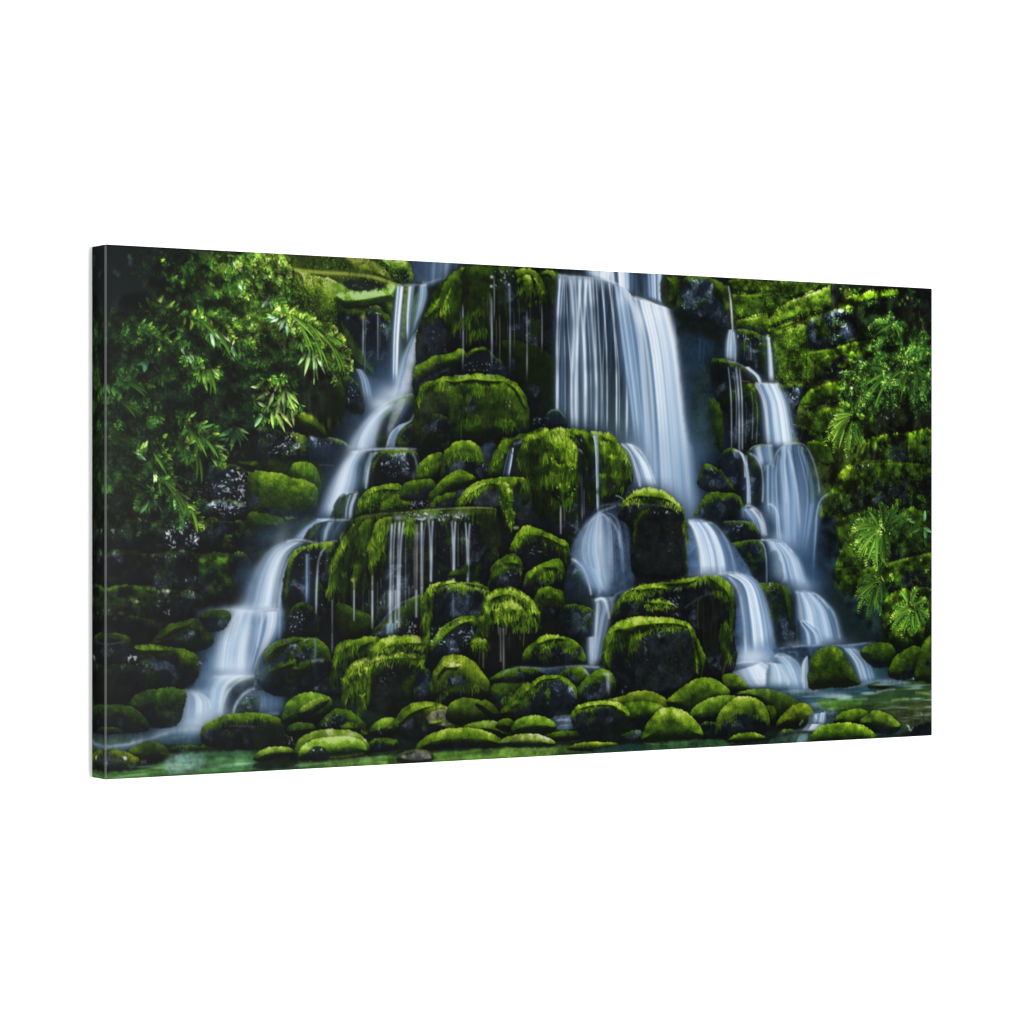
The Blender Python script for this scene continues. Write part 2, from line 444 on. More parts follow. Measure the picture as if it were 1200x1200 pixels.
# ---------------------------------------------------------------- sky-blue gap and the falls behind
area([(476, 302), (560, 306), (548, 318), (500, 336), (484, 334)], (44, 60, 80), 1, 3, .15)
fall([(500, 303), (500, 334)], [(540, 306), (536, 330)], .5, .35, .4, 6, 3, .2, 2, 4)
strand([(478, 331), (500, 331), (516, 326), (520, 327)], 1.6, .8, (196, 208, 214))
area([(690, 314), (780, 318), (800, 322), (796, 365), (760, 350), (700, 330)], (26, 38, 50), 1, 3, .3, vert=True)
fall([(686, 314), (686, 322)], [(718, 316), (716, 336)], .9, .62, .4, 5, 4, .1, 1, 4)
fall([(714, 316), (716, 336)], [(742, 318), (742, 345)], .9, .45, .7, 6, 5, .1, 1, 4)
fall([(757, 318), (759, 350)], [(776, 320), (776, 358)], .95, .52, .7, 4, 6, .1, 1, 4)

# ---------------------------------------------------------------- upper left: mossy ledges
scatter([(330, 296), (470, 302), (466, 326), (420, 322), (380, 316), (338, 312)], 70, 7, .3, .16, 80, 150, 4, .5, 1)
rock([(404, 300), (432, 302), (452, 318), (466, 330), (440, 328), (412, 324)], 30, .85, 14, 3, .8, hue=(1.15, 1, 1.3))
rock([(446, 303), (474, 304), (482, 318), (484, 334), (464, 330), (450, 316)], 12, .75, 14, 3, .5, hue=(1, 1, 1.5), tint=(4, 10, 12))
mossy([(334, 316), (372, 321), (398, 333), (424, 342), (446, 338), (464, 330), (466, 348), (461, 362), (452, 372), (440, 360), (425, 362), (404, 362), (392, 384), (374, 376), (356, 356), (342, 338)], .86, R=20, fall=60, hue=(1.08, 1, 1.5), tex=1.3, rough=3.5)
mossy([(398, 338), (424, 344), (448, 338), (464, 331), (464, 346), (448, 352), (430, 356), (406, 356)], 1.0, R=10, hue=(1, 1.04, 1.4), sh=0)
area([(330, 318), (350, 318), (356, 332), (344, 336)], (24, 30, 16), .8, 2)
area([(340, 342), (350, 338), (352, 362), (344, 366)], (18, 24, 14), .8, 2)
area([(354, 356), (368, 344), (366, 330), (374, 352), (372, 372), (360, 372)], (20, 26, 16), .75, 3)
strand([(324, 308), (336, 314), (362, 318), (398, 320), (430, 323), (452, 329), (464, 334)], 1.8, .85, (150, 156, 62), .05)
strand([(322, 311), (340, 318), (352, 332), (360, 352)], 1.2, .5, (150, 150, 70), .1)
mossy([(448, 346), (468, 332), (472, 344), (466, 376), (456, 378), (450, 362)], .75, R=10)
area([(404, 300), (432, 301), (448, 312), (440, 322), (412, 322)], (60, 72, 26), .5, 4, .6)
crumble([(330, 300), (470, 302), (466, 330), (400, 322), (336, 314)], 420, .34, 3., 1, .5, .6)
crumble([(334, 318), (372, 322), (398, 334), (404, 362), (390, 386), (372, 378), (352, 356)], 700, .50, 3.2, 2, .5, .5)
area([(384, 330), (412, 334), (440, 336), (464, 332), (464, 350), (440, 352), (410, 352), (388, 344)], (92, 128, 40), .75, 5, .5)
area([(402, 330), (420, 327), (444, 331), (447, 337), (430, 341), (410, 339)], (17, 25, 25), .9, 2.2, .5)
glints([(408, 331), (444, 331), (444, 340), (410, 340)], 10, .5, 301, 1.2, 80, (110, 130, 120))
mossy([(392, 342), (420, 341), (446, 337), (464, 332), (465, 352), (446, 356), (430, 359), (400, 360)], 1.12, R=8, sh=0, hue=(.95, 1.03, 1.5))
strand([(330, 312), (362, 317.5), (398, 319.5), (430, 322.5), (452, 328), (464, 333)], 1.8, 1., (146, 156, 66), .05)
crumble([(438, 304), (470, 304), (480, 330), (456, 326)], 160, .42, 2.6, 4, .4, .5)
strand([(336, 314), (362, 318), (398, 320), (430, 323), (452, 329), (464, 334)], 2.0, 1., (150, 158, 62), .05)
crumble([(340, 314), (398, 318), (452, 326), (464, 334), (440, 330), (398, 324), (362, 322)], 160, .62, 2.4, 5, .5, .25)
# hollow under the ledge with trickles
rock([(396, 364), (408, 360), (425, 364), (441, 358), (452, 366), (460, 378), (462, 430), (452, 446), (424, 436), (404, 420), (396, 396)], 4, .4, 14, 2, 0, tint=(2, 8, 12), glint=.7, dim=.8)
mossy([(398, 374), (412, 392), (430, 420), (440, 440), (412, 432), (400, 410)], .35, R=12, sh=0, al=.7)
glints([(432, 358), (446, 362), (444, 372), (434, 370)], 9, .7, 1, 1.1)
strand([(425.5, 366), (425, 420)], 1.0, .75, (176, 188, 196)); strand([(428, 372), (427, 440)], .7, .5, (140, 150, 165))
strand([(442.5, 362), (442.5, 426)], .9, .7, (150, 164, 184)); strand([(445, 366), (445, 410)], .6, .4, (130, 146, 166)); strand([(453, 384), (453, 400)], .8, .4, (130, 140, 160))
dab(425, 371, 3, 3, (130, 150, 60), .8)

# ---------------------------------------------------------------- first stream, top part
area([(464, 336), (500, 334), (492, 380), (480, 430), (464, 450), (458, 400)], (28, 42, 36), .9, 3, .4, vert=True)
area([(474, 338), (480, 338), (476, 390), (470, 392)], (66, 84, 22), .8, 2, .5)
area([(484, 350), (492, 345), (488, 372), (482, 384)], (56, 74, 24), .7, 2, .5)
dab(452, 460, 30, 34, (58, 84, 116), .75)
fall([(464, 335), (460, 390), (459, 450)], [(473, 335), (468, 390), (466, 450)], .95, .66, .5, 3, 11, .15, 1, 10)
strand([(470, 337), (466, 380), (464, 440)], 1.3, .8, (226, 234, 240), .03)
fall([(478, 335), (476, 370), (476, 402)], [(486, 334), (481, 370), (479, 402)], .9, .66, .4, 2, 12, .2, 1, 10)
fall([(490, 334), (486, 366), (480, 400)], [(500, 332), (500, 350), (490, 378)], .9, .6, .4, 3, 13, .2, 1, 10)
fall([(486, 388), (474, 410), (464, 440), (454, 476)], [(490, 380), (489, 400), (486, 440), (478, 468)], .92, .62, .25, 5, 14, .25, 10, 10, wob=.2)
fall([(480, 410), (470, 440), (462, 474)], [(489, 384), (488, 420), (484, 464)], .6, .75, .2, 4, 15, .3, 10, 10)
strand([(464, 334.5), (480, 333.5), (500, 333)], 1.3, .85, (224, 230, 232), .02)
fall([(416, 431), (422, 445), (426, 472)], [(424, 432), (432, 446), (438, 474)], .9, .6, .3, 4, 16, .3, 2, 10)
rock([(404, 440), (416, 446), (426, 470), (424, 486), (408, 480), (398, 462)], 4, .4, 10, 2, .1, tint=(8, 16, 24), glint=.6)
glints([(404, 444), (420, 446), (420, 470), (406, 470)], 14, .6, 2, 1.2)

# ---------------------------------------------------------------- lower left stone wall
area([(122, 606), (300, 608), (310, 650), (280, 706), (230, 730), (122, 760)], (19, 24, 20), .95, 6, .6)
def course(pts, **k):
    k.setdefault('cap', 3.5); k.setdefault('bright', .22); k.setdefault('R', 6); k.setdefault('sh', .35); k.setdefault('glint', .3)
    rock(pts, **k)
course([(122, 608), (178, 610), (180, 646), (122, 648)], patch=.2, dim=.8)
course([(180, 610), (240, 611), (244, 642), (182, 644)], patch=0, dim=.9)
course([(236, 608), (300, 612), (304, 646), (244, 644)], patch=.35, bright=.5)
course([(122, 648), (170, 648), (176, 684), (122, 686)], patch=.3, dim=.8)
course([(172, 650), (236, 648), (240, 690), (176, 690)], patch=.15, dim=.85)
rock([(234, 650), (270, 648), (276, 670), (276, 690), (270, 706), (240, 708), (234, 690)], 30, .45, 14, 2, .6, hue=(.9, 1, 1.3))
course([(122, 690), (182, 688), (186, 722), (122, 724)], patch=.55, bright=.34, dim=.9)
course([(180, 692), (232, 694), (234, 722), (186, 724)], patch=.05, glint=.6, dim=.8)
course([(122, 726), (176, 724), (180, 752), (122, 752)], patch=.1, dim=.7)
rock([(268, 652), (290, 650), (296, 690), (290, 700), (276, 694)], 6, .35, 12, 2, .2, tint=(6, 14, 20))
rock([(290, 618), (318, 622), (316, 640), (296, 642), (284, 634)], 6, .35, 12, 2, .3, tint=(10, 20, 30), glint=.2)
glints([(193, 613), (204, 611), (206, 640), (192, 641)], 36, .9, 3, 1.3)
glints([(211, 612), (224, 612), (232, 638), (216, 640)], 34, .9, 4, 1.3, 60)
strand([(224, 637), (230, 632), (234, 629)], 1.4, .9, (190, 200, 220))
glints([(125, 612), (136, 612), (134, 630), (126, 630)], 14, .5, 5, 1.4)
glints([(160, 612), (168, 612), (166, 622), (160, 622)], 8, .5, 6, 1.1)
glints([(186, 706), (198, 706), (198, 722), (186, 724)], 12, .6, 7, 1.2)
glints([(180, 650), (234, 650), (232, 656), (184, 656)], 12, .5, 8, 1.0, 80)
glints([(196, 674), (230, 674), (230, 682), (196, 682)], 8, .5, 9, 1.0)
glints([(118, 656), (128, 656), (126, 668), (120, 668)], 4, .5, 10, 1.2)
spark(156, 701, 3, .6, (150, 160, 90)); spark(160, 704, 2, .6, (170, 180, 110)); spark(142, 718, 2.5, .6, (140, 150, 80)); spark(196, 692, 2, .6)
# glossy black stone beside the first stream
rock([(226, 556), (246, 546), (276, 544), (300, 550), (302, 580), (290, 588), (262, 586), (236, 584)], 3, .4, 14, 2, .05, glint=.6, tint=(2, 5, 9))
rock([(236, 586), (290, 588), (298, 598), (286, 610), (250, 606)], 2, .35, 10, 2, .15, glint=.6)
glints([(266, 549), (298, 549), (298, 566), (270, 564)], 46, .95, 11, 1.5, 25, (190, 200, 222))
glints([(248, 560), (266, 562), (268, 584), (250, 580)], 34, .8, 12, 1.4, 50)
glints([(270, 572), (298, 566), (290, 588), (272, 586)], 38, .9, 13, 1.5, 30)
glints([(250, 588), (264, 590), (264, 605), (254, 604)], 22, .9, 14, 1.4, 60)
glints([(270, 590), (290, 590), (284, 602), (270, 602)], 26, .9, 15, 1.5, -20)
glints([(230, 564), (246, 562), (246, 584), (232, 582)], 20, .5, 16, 1.3)
rock([(276, 540), (300, 540), (304, 552), (284, 548)], 8, .6, 8, 2, .5)
strand([(122, 608.5), (180, 609.5), (226, 609), (300, 613)], .7, .5, (90, 96, 50))
strand([(122, 648), (180, 649), (236, 649), (270, 649)], .7, .45, (90, 100, 44))

weather([(122, 606), (300, 608), (290, 706), (230, 724), (122, 760)], .5, 1.45)
# middle: rock shelf beside the stream (300-400, 500-620)
rock([(300, 503), (326, 503), (352, 508), (362, 516), (360, 538), (340, 542), (302, 540)], 3, .5, 10, 2.5, .3, glint=.9)
glints([(312, 506), (352, 508), (350, 532), (312, 530)], 44, .8, 17, 1.3, 10, (200, 205, 212))
rock([(360, 510), (380, 511), (402, 517), (412, 526), (402, 542), (376, 545), (362, 540)], 2, .4, 14, 1.5, .15, tint=(12, 22, 34), glint=.4, wet=.4)
glints([(370, 513), (388, 514), (388, 520), (376, 520)], 10, .7, 18, 1.4, 10)
strand([(382, 512), (400, 516), (408, 524)], 1.3, .7, (150, 170, 190))
strand([(372, 544), (392, 545)], 1.0, .5, (120, 130, 130))
mossy([(346, 486), (356, 482), (372, 486), (381, 498), (382, 512), (366, 510), (350, 500)], .72, R=14, hue=(1.05, 1, 1), fall=22)
mossy([(376, 480), (392, 480), (392, 500), (386, 510), (380, 498)], .36, R=10)
area([(296, 546), (340, 540), (374, 545), (380, 588), (350, 624), (298, 618)], (24, 34, 12), .95, 5, .6)
rock([(342, 545), (354, 541), (366, 544), (374, 556), (376, 572), (372, 590), (352, 600), (330, 590), (336, 560)], 26, .5, 16, 2, .5, hue=(.95, 1, 1.2), drape=4)
rock([(294, 552), (318, 553), (342, 559), (366, 566), (374, 582), (370, 600), (352, 610), (322, 614), (294, 614), (288, 580)], 40, .54, 16, 2.5, .6, hue=(1, 1, 1.1))
rock([(292, 600), (312, 602), (332, 608), (330, 624), (300, 626), (288, 614)], 10, .30, 12, 2, .3, tint=(6, 12, 18))
mossy([(332, 606), (342, 602), (348, 608), (336, 614)], .4, R=8, sh=.1)
dab(350, 615, 26, 12, (44, 66, 92), .5); dab(400, 560, 24, 30, (40, 60, 84), .55); dab(388, 600, 20, 26, (50, 74, 104), .5)
dab(318, 628, 22, 10, (60, 84, 112), .4)

# ---------------------------------------------------------------- first stream: blocks on its right bank
area([(442, 480), (492, 478), (490, 530), (440, 530), (436, 500)], (26, 42, 50), .95, 3, .4, vert=True)
rock([(463, 526), (466, 510), (474, 500), (484, 496), (489, 500), (489, 527)], 3, .4, 8, 1.2, .1, tint=(4, 8, 14))
fall([(446, 480), (441, 505), (440, 526)], [(482, 468), (478, 490), (456, 526)], .5, .36, .35, 7, 21, .2, 6, 6)
fall([(470, 492), (458, 505), (452, 527)], [(484, 492), (468, 506), (464, 527)], .8, .55, .4, 4, 22, .2, 2, 5)
strand([(486, 480), (482, 492), (472, 497), (466, 503)], 1.2, .7, (170, 188, 206))
rock([(441, 522), (443, 496), (450, 476), (464, 465), (484, 461), (487, 478), (482, 492), (468, 500), (460, 522)], 10, .36, 12, 1.2, .3, tint=(4, 12, 16), hue=(.9, 1, 1.2))
fall([(462, 468), (452, 490), (448, 520)], [(486, 463), (485, 478), (470, 500)], .42, .42, .7, 6, 221, .2, 2, 8, halo=0)
strand([(442, 486), (450, 474), (464, 466), (484, 461)], 1.6, .9, (190, 206, 222), .05)
rock([(463, 526), (466, 510), (474, 500), (484, 496), (489, 500), (489, 527)], 3, .4, 8, 1.2, .1, tint=(4, 8, 14))
fall([(466, 498), (456, 508), (450, 526)], [(480, 494), (466, 507), (462, 527)], .85, .58, .4, 4, 222, .2, 1, 4, halo=.1)
strand([(486, 482), (481, 492), (472, 497), (465, 504)], 1.3, .8, (190, 206, 220))
strand([(487, 500), (487, 524)], .9, .5, (120, 150, 176))
dab(460, 462, 16, 9, (190, 206, 226), .6); dab(449, 473, 14, 6, (214, 226, 238), .6)
# block B
rock([(433, 572), (433, 542), (440, 530), (456, 526), (480, 527), (489, 531), (492, 552), (488, 566), (470, 570), (450, 574)], 4, .45, 10, 1.2, .1, glint=.9, wet=.3)
mossy([(434, 546), (440, 532), (454, 528), (446, 538), (440, 552), (436, 560)], .5, R=8, sh=0)
glints([(446, 532), (476, 530), (472, 556), (446, 556)], 36, .8, 23, 1.2)
strand([(456, 533), (466, 533), (476, 530)], 1.6, .75, (170, 184, 196))
# stream main body, from top to bottom
fall([(446, 474), (428, 492), (414, 512), (408, 530)], [(470, 470), (450, 488), (440, 508), (436, 528)], .95, .66, .22, 5, 31, .35, 8, 4, wob=.3)
dab(436, 500, 8, 26, (196, 210, 230), .5, rot=18)
area([(419, 572), (420, 550), (430, 530), (440, 528), (433, 545), (431, 572)], (22, 38, 36), .9, 2, .4, vert=True)
fall([(426, 530), (420, 548), (417, 572)], [(440, 529), (434, 545), (430, 572)], .45, .35, .5, 4, 32, .2, 2, 6)
strand([(442, 529), (435, 536), (431, 552), (428, 573)], 1.6, .85, (178, 196, 214), .05)
fall([(412, 527), (398, 548), (385, 574), (374, 606)], [(430, 527), (420, 544), (417, 570), (404, 606)], .97, .68, .2, 5, 33, .32, 3, 8, wob=.25)
dab(402, 560, 7, 34, (200, 214, 232), .5, rot=16)
strand([(410, 530), (424, 527), (440, 526), (462, 525), (489, 526)], 1.5, .95, (226, 234, 240), .04)
strand([(480, 528), (486, 536), (489, 552), (487, 562)], 1.4, .75, (150, 172, 196))
dab(486, 558, 4, 5, (140, 164, 190), .6)
# film block C
area([(388, 610), (391, 592), (400, 580), (422, 575), (420, 590), (412, 610)], (24, 38, 34), .95, 2, .5, vert=True)
mossy([(392, 606), (396, 590), (404, 582), (410, 586), (404, 606)], .45, R=8, sh=0, al=.7)
fall([(408, 580), (404, 594), (403, 610)], [(422, 576), (416, 592), (414, 610)], .75, .5, .6, 4, 34, .2, 1, 4)
strand([(398, 582), (406, 578), (420, 575.5)], 1.3, .9, (214, 224, 232), .08)
strand([(417, 580), (411, 592), (409, 608)], 1.1, .8, (196, 208, 220))
rock([(416, 609), (418, 592), (426, 576), (442, 568), (460, 566), (476, 572), (485, 582), (480, 594), (462, 602), (440, 606)], 22, .58, 14, 2.2, .5, fall=26, drape=6)
mossy([(424, 580), (440, 570), (460, 568), (474, 574), (462, 578), (444, 578), (430, 588)], .62, R=8, sh=.1)
rock([(444, 602), (446, 590), (454, 582), (464, 579), (478, 585), (486, 590), (474, 600), (456, 604)], 14, .66, 8, 1.8, .4, fall=18)
crumble([(424, 578), (446, 569), (474, 574), (482, 588), (470, 598), (430, 600)], 130, .42, 2.6, 231, .4, .5)
# next run
fall([(372, 606), (356, 618), (340, 634)], [(396, 606), (372, 616), (357, 634)], .95, .66, .2, 4, 35, .35, 4, 4, wob=.2)
area([(357, 635), (361, 620), (370, 613), (388, 609), (410, 609), (398, 634)], (24, 36, 36), .95, 2, .4, vert=True)
mossy([(359, 634), (364, 620), (374, 614), (376, 618), (368, 634)], .45, R=6, sh=0, al=.75)
fall([(374, 611), (370, 622), (368, 635)], [(406, 610), (398, 622), (396, 634)], .55, .42, .6, 6, 36, .15, 1, 3)
strand([(386, 611), (382, 622), (379, 635)], 1.9, .7, (170, 190, 212), .05)
strand([(370, 608), (386, 609), (410, 608.5)], 1.4, .9, (206, 218, 230), .05)
fall([(336, 632), (312, 646), (296, 674), (284, 716)], [(362, 634), (346, 646), (338, 666), (331, 716)], .96, .60, .26, 6, 37, .3, 4, 3, wob=.2)
dab(320, 674, 8, 40, (204, 216, 232), .5, rot=14)
strand([(334, 634), (352, 632), (374, 636), (396, 633)], 1.6, .95, (216, 226, 236), .05)
fall([(350, 640), (336, 656), (326, 690), (324, 714)], [(356, 637), (344, 652), (334, 680), (330, 712)], .8, .5, .35, 3, 38, .3, 3, 4)
# block with trickles right of the stream
rock([(331, 712), (331, 682), (336, 660), (346, 644), (366, 637), (392, 636), (388, 666), (384, 700), (380, 730), (352, 740)], 4, .6, 8, 1.6, .12, glint=.7, drape=3)
mossy([(332, 700), (334, 670), (342, 650), (356, 640), (362, 641), (350, 652), (341, 672), (337, 700)], .62, R=6, sh=0)
glints([(354, 640), (392, 638), (386, 680), (350, 680)], 24, .6, 39, 1.1)
fall([(357, 648), (357, 716)], [(363, 648), (362, 716)], .7, .55, .4, 2, 40, .25, 3, 14)
strand([(382, 640), (374, 652), (371, 680), (370, 716), (369, 770)], 1.4, .85, (180, 196, 212), .04)
strand([(360, 680), (358, 712)], 1.1, .5, (150, 170, 196))
rock([(332, 744), (338, 716), (350, 706), (366, 712), (374, 740), (364, 750), (342, 752)], 6, .35, 12, 2, .3, glint=.8, dim=.9)
glints([(340, 714), (362, 714), (360, 730), (340, 740)], 20, .6, 41, 1.2)

# ---------------------------------------------------------------- central tower
rock([(486, 430), (488, 392), (496, 368), (508, 340), (524, 324), (548, 311), (600, 313), (642, 318), (656, 324), (660, 400), (658, 500), (600, 520), (520, 500), (486, 470)], 26, .34, 20, 3, .25, drape=22, fall=70, dim=.9, glint=.25)
area([(490, 400), (500, 372), (516, 350), (520, 380), (518, 410), (500, 424), (488, 426)], (24, 30, 38), .85, 4, .5)
glints([(500, 390), (530, 384), (530, 408), (500, 414)], 14, .4, 42, 1.4)
mossy([(512, 352), (522, 328), (536, 316), (550, 312), (556, 326), (544, 340), (540, 366), (536, 384), (522, 386), (516, 372)], .60, R=9, drape=6, fall=34)
mossy([(518, 354), (530, 332), (526, 356), (522, 378), (517, 376)], .95, R=5, sh=0, tex=1.2)
mossy([(540, 312), (556, 312), (560, 320), (548, 330), (538, 324)], .85, R=7, sh=0)
mossy([(500, 362), (512, 350), (518, 346), (514, 366), (502, 374), (496, 372)], .70, R=7, sh=.2)
rock([(546, 312), (580, 312), (584, 330), (580, 370), (570, 404), (556, 400), (546, 380), (542, 350)], 60, .32, 12, 3, .5, drape=30, fall=60)
rock([(582, 314), (604, 314), (606, 340), (600, 372), (586, 372), (580, 350)], 6, .3, 10, 2, .4, drape=10)
mossy([(603, 316), (620, 313), (632, 322), (638, 336), (640, 350), (634, 340), (624, 330), (612, 330), (604, 328)], .78, R=8, tex=1.2)
mossy([(606, 330), (612, 322), (620, 322), (624, 330), (622, 344), (616, 338), (611, 330), (608, 334)], .85, R=6, tex=1.2, drape=4)
mossy([(612, 330), (622, 330), (622, 345), (618, 358), (614, 346)], .5, R=5, drape=8, sh=.2)
mossy([(624, 324), (633, 330), (640, 350), (636, 356), (632, 346), (626, 334)], .8, R=5, tex=1.2, sh=.2)
mossy([(630, 332), (638, 346), (636, 354), (630, 346)], .62, R=4, sh=.2)
mossy([(631, 340), (638, 342), (636, 354), (632, 352)], .7, R=4, sh=.2)
mossy([(632, 320), (640, 316), (649, 318), (651, 330), (646, 330), (642, 324), (636, 324)], .7, R=6)
for (x, y0, y1, b) in [(550, 380, 404, .5), (552, 392, 402, .55), (566, 350, 384, .35), (571, 340, 396, .35), (584, 330, 372, .4), (593, 346, 380, .4), (607, 350, 380, .35), (633, 352, 358, .7), (620, 356, 364, .6), (628, 352, 362, .4), (640, 340, 366, .3)]:
    mossy([(x - 2, y0), (x + 2, y0), (x + 2.4, (y0 + y1) / 2), (x, y1), (x - 2.4, (y0 + y1) / 2)], b, R=4, sh=.1, al=.85)
glints([(580, 316), (600, 316), (600, 330), (576, 340)], 16, .7, 43, 1.2, 80)
spark(576, 324, 2, .8); spark(575.5, 335, 1.8, .8); spark(596, 333, 1.5, .7)
# ledge below tower and mossy boulder
rock([(485, 430), (506, 418), (528, 411), (543, 410), (549, 418), (540, 428), (522, 432), (500, 444), (486, 452)], 12, .55, 10, 3, .5, fall=26)
rock([(542, 418), (556, 408), (570, 407), (578, 416), (588, 424), (586, 438), (560, 440), (542, 440)], 3, .4, 8, 1.6, .05, tint=(2, 4, 10))
mossy([(546, 416), (554, 408), (566, 406), (568, 411), (556, 414), (548, 420)], .62, R=5, sh=0)
glints([(544, 424), (584, 420), (582, 436), (546, 436)], 20, .5, 44, 1.2)
rock([(586, 400), (640, 410), (656, 440), (654, 490), (620, 490), (600, 450)], 40, .15, 16, 3, .6, fall=80, dim=.9)
rock([(485, 520), (486, 470), (494, 452), (512, 444), (540, 439), (572, 439), (598, 444), (612, 455), (619, 472), (621, 496), (612, 520), (560, 524), (510, 530)], 44, .52, 22, 3, .6, drape=16, fall=58, glint=.3)
mossy([(520, 444), (546, 440), (574, 440), (592, 446), (574, 452), (550, 450), (530, 452)], .66, R=8, sh=0)
mossy([(590, 446), (606, 452), (616, 468), (618, 480), (610, 476), (602, 460)], .62, R=6, sh=0, drape=6)
area([(494, 462), (514, 456), (526, 466), (524, 500), (506, 510), (494, 490)], (20, 24, 26), .6, 6, .8)
mossy([(486, 470), (490, 454), (504, 447), (516, 446), (508, 456), (498, 466), (490, 480)], .5, R=6, sh=0)
glints([(518, 448), (532, 448), (530, 458), (518, 458)], 10, .6, 45, 1.0, 30, (150, 160, 120))
glints([(594, 456), (602, 462), (598, 478), (592, 478)], 10, .7, 46, 1.2)
strand([(536, 441), (546, 439.5)], 1.4, .8, (170, 184, 200)); strand([(568, 440), (580, 440)], 1.4, .7, (120, 160, 180))
mossy([(540, 490), (556, 484), (570, 490), (570, 506), (556, 516), (542, 510)], .42, R=10, sh=.1)
mossy([(576, 496), (590, 490), (606, 494), (606, 506), (592, 510), (580, 508)], .36, R=10, sh=.1)
rock([(505, 490), (520, 486), (528, 500), (524, 530), (506, 534)], 3, .3, 8, 2, .1, glint=.6)
strand([(540, 490), (540, 514)], .8, .5, (90, 120, 40))

for (x, y0, y1, w, a, c) in [(542, 352, 438, 1.2, .85, (176, 192, 212)), (539, 362, 400, .8, .5, (130, 130, 126)), (546, 374, 408, .7, .5, (120, 120, 110)),
        (575.6, 344, 438, 1.5, .9, (180, 198, 220)), (578.5, 322, 380, .9, .7, (160, 176, 204)), (573.5, 340, 386, .8, .5, (150, 164, 186)), (585, 366, 432, .9, .6, (130, 124, 122)), (581, 372, 410, .6, .5, (110, 106, 104)),
        (597, 330, 444, 1.2, .85, (164, 180, 204)), (595.6, 332, 350, .7, .6, (180, 194, 216)), (602, 362, 416, .8, .55, (126, 120, 120)), (617, 358, 450, 1.2, .8, (172, 176, 184)), (620.6, 338, 402, .7, .5, (120, 116, 116)), (634.5, 354, 418, 1.0, .75, (170, 170, 176)), (612, 376, 410, .6, .35, (100, 94, 92)), (594, 372, 400, .6, .4, (110, 104, 100)), (608, 354, 384, .7, .45, (120, 116, 100)), (571, 350, 374, .7, .5, (110, 130, 40)), (632, 352, 368, .6, .5, (130, 126, 120)), (627, 400, 425, .5, .3, (90, 86, 84)), (648, 380, 402, .5, .3, (90, 86, 84)), (566, 376, 396, .6, .35, (110, 104, 90))]:
    strand([(x, y0), (x + .4, (y0 + y1) / 2), (x, y1)], w * .9, a * .82, c, .12, .3)
# ---------------------------------------------------------------- main curtain
area([(652, 330), (700, 326), (740, 345), (790, 362), (806, 420), (820, 500), (822, 620), (650, 620), (650, 480)], (22, 33, 48), .9, 6, .3, vert=True)
dab(720, 500, 60, 30, (46, 66, 70), .6); dab(700, 470, 30, 40, (36, 50, 52), .6)
fall([(651, 321), (651, 400), (651, 520)], [(702, 325), (704, 400), (712, 530)], .34, .26, .5, 10, 51, .03, 2, 30, gap=.6)
fall([(652, 321), (652, 338)], [(716, 328), (718, 345)], .6, .6, .5, 16, 151, .05, 2, 14, halo=0)
for (x0, x1, xb, w, a) in [(656, 653, 652.5, 1.7, .85), (660, 656, 654, .8, .5), (663, 665, 669, .8, .5), (668, 672, 670, 2.4, .8), (673, 676, 676, 1.4, .55), (680, 677, 674.5, 2.2, .8), (677, 682, 686, 1.2, .5), (687, 684, 685.5, 2.2, .9), (690, 694, 698, 2.0, .8), (694, 697, 698.5, 1.2, .6), (698, 701, 704, .9, .5), (661, 661, 662, .8, .45), (684, 689, 692, .9, .4), (704, 709, 711, 1.0, .75), (713, 719, 722, 1.2, .85), (720, 728, 734, 1.6, .9), (707, 708, 706, .7, .4), (716, 720, 725, .8, .5)]:
    strand([(x0, 322 + max(0, x0 - 700) * .35), (x1, 380), (xb, 440), (xb, 510 + max(0, xb - 690) * .3)], w * 1.05, a * 1.15, (200, 218, 236), .04, .16)
fall([(718, 331), (726, 400), (736, 470), (742, 528)], [(740, 345), (750, 400), (757, 470), (762, 530)], .93, .50, .42, 6, 52, .12, 2, 24)
fall([(724, 332), (744, 380), (752, 470), (756, 560)], [(740, 346), (752, 380), (760, 470), (766, 560)], .85, .72, .25, 3, 53, .3, 2, 30)
fall([(739, 347), (752, 400), (760, 480), (764, 590)], [(785, 361), (796, 410), (806, 490), (820, 612)], .96, .58, .34, 9, 54, .12, 2, 26, lit=.2, streaks=((.18, .06, -.5), (.36, .05, -.35), (.52, .07, .3), (.70, .04, -.35), (.86, .07, .25)))
fall([(764, 355), (776, 400), (784, 470), (790, 590)], [(784, 360), (792, 400), (802, 470), (814, 590)], .5, .74, .2, 3, 55, .35, 6, 40)
area([(646, 484), (660, 480), (664, 502), (648, 502)], (40, 56, 72), .7, 4)
for (x, y, w, h, a) in [(752, 372, 8, 14, .35), (728, 350, 6, 10, .4), (772, 366, 7, 8, .4)]:
    dab(x, y, w, h, (222, 232, 242), a)
strand([(652, 321), (670, 323), (700, 326), (718, 330), (732, 337), (741, 348), (760, 353), (774, 358), (784, 360)], 1.1, .8, (206, 216, 222), .03)
strand([(740, 347), (750, 349), (762, 354), (772, 359)], 1.5, .8, (236, 240, 244), .05)
strand([(641, 320), (654, 320), (680, 324), (700, 327), (716, 332)], 1.1, .55, (96, 100, 96), .03)
# pool of spray at the foot of the curtain
dab(718, 540, 30, 26, (104, 130, 150), .45); dab(780, 580, 40, 60, (118, 144, 176), .45); dab(800, 620, 22, 40, (126, 152, 184), .5)
dab(760, 530, 40, 30, (110, 136, 166), .35)
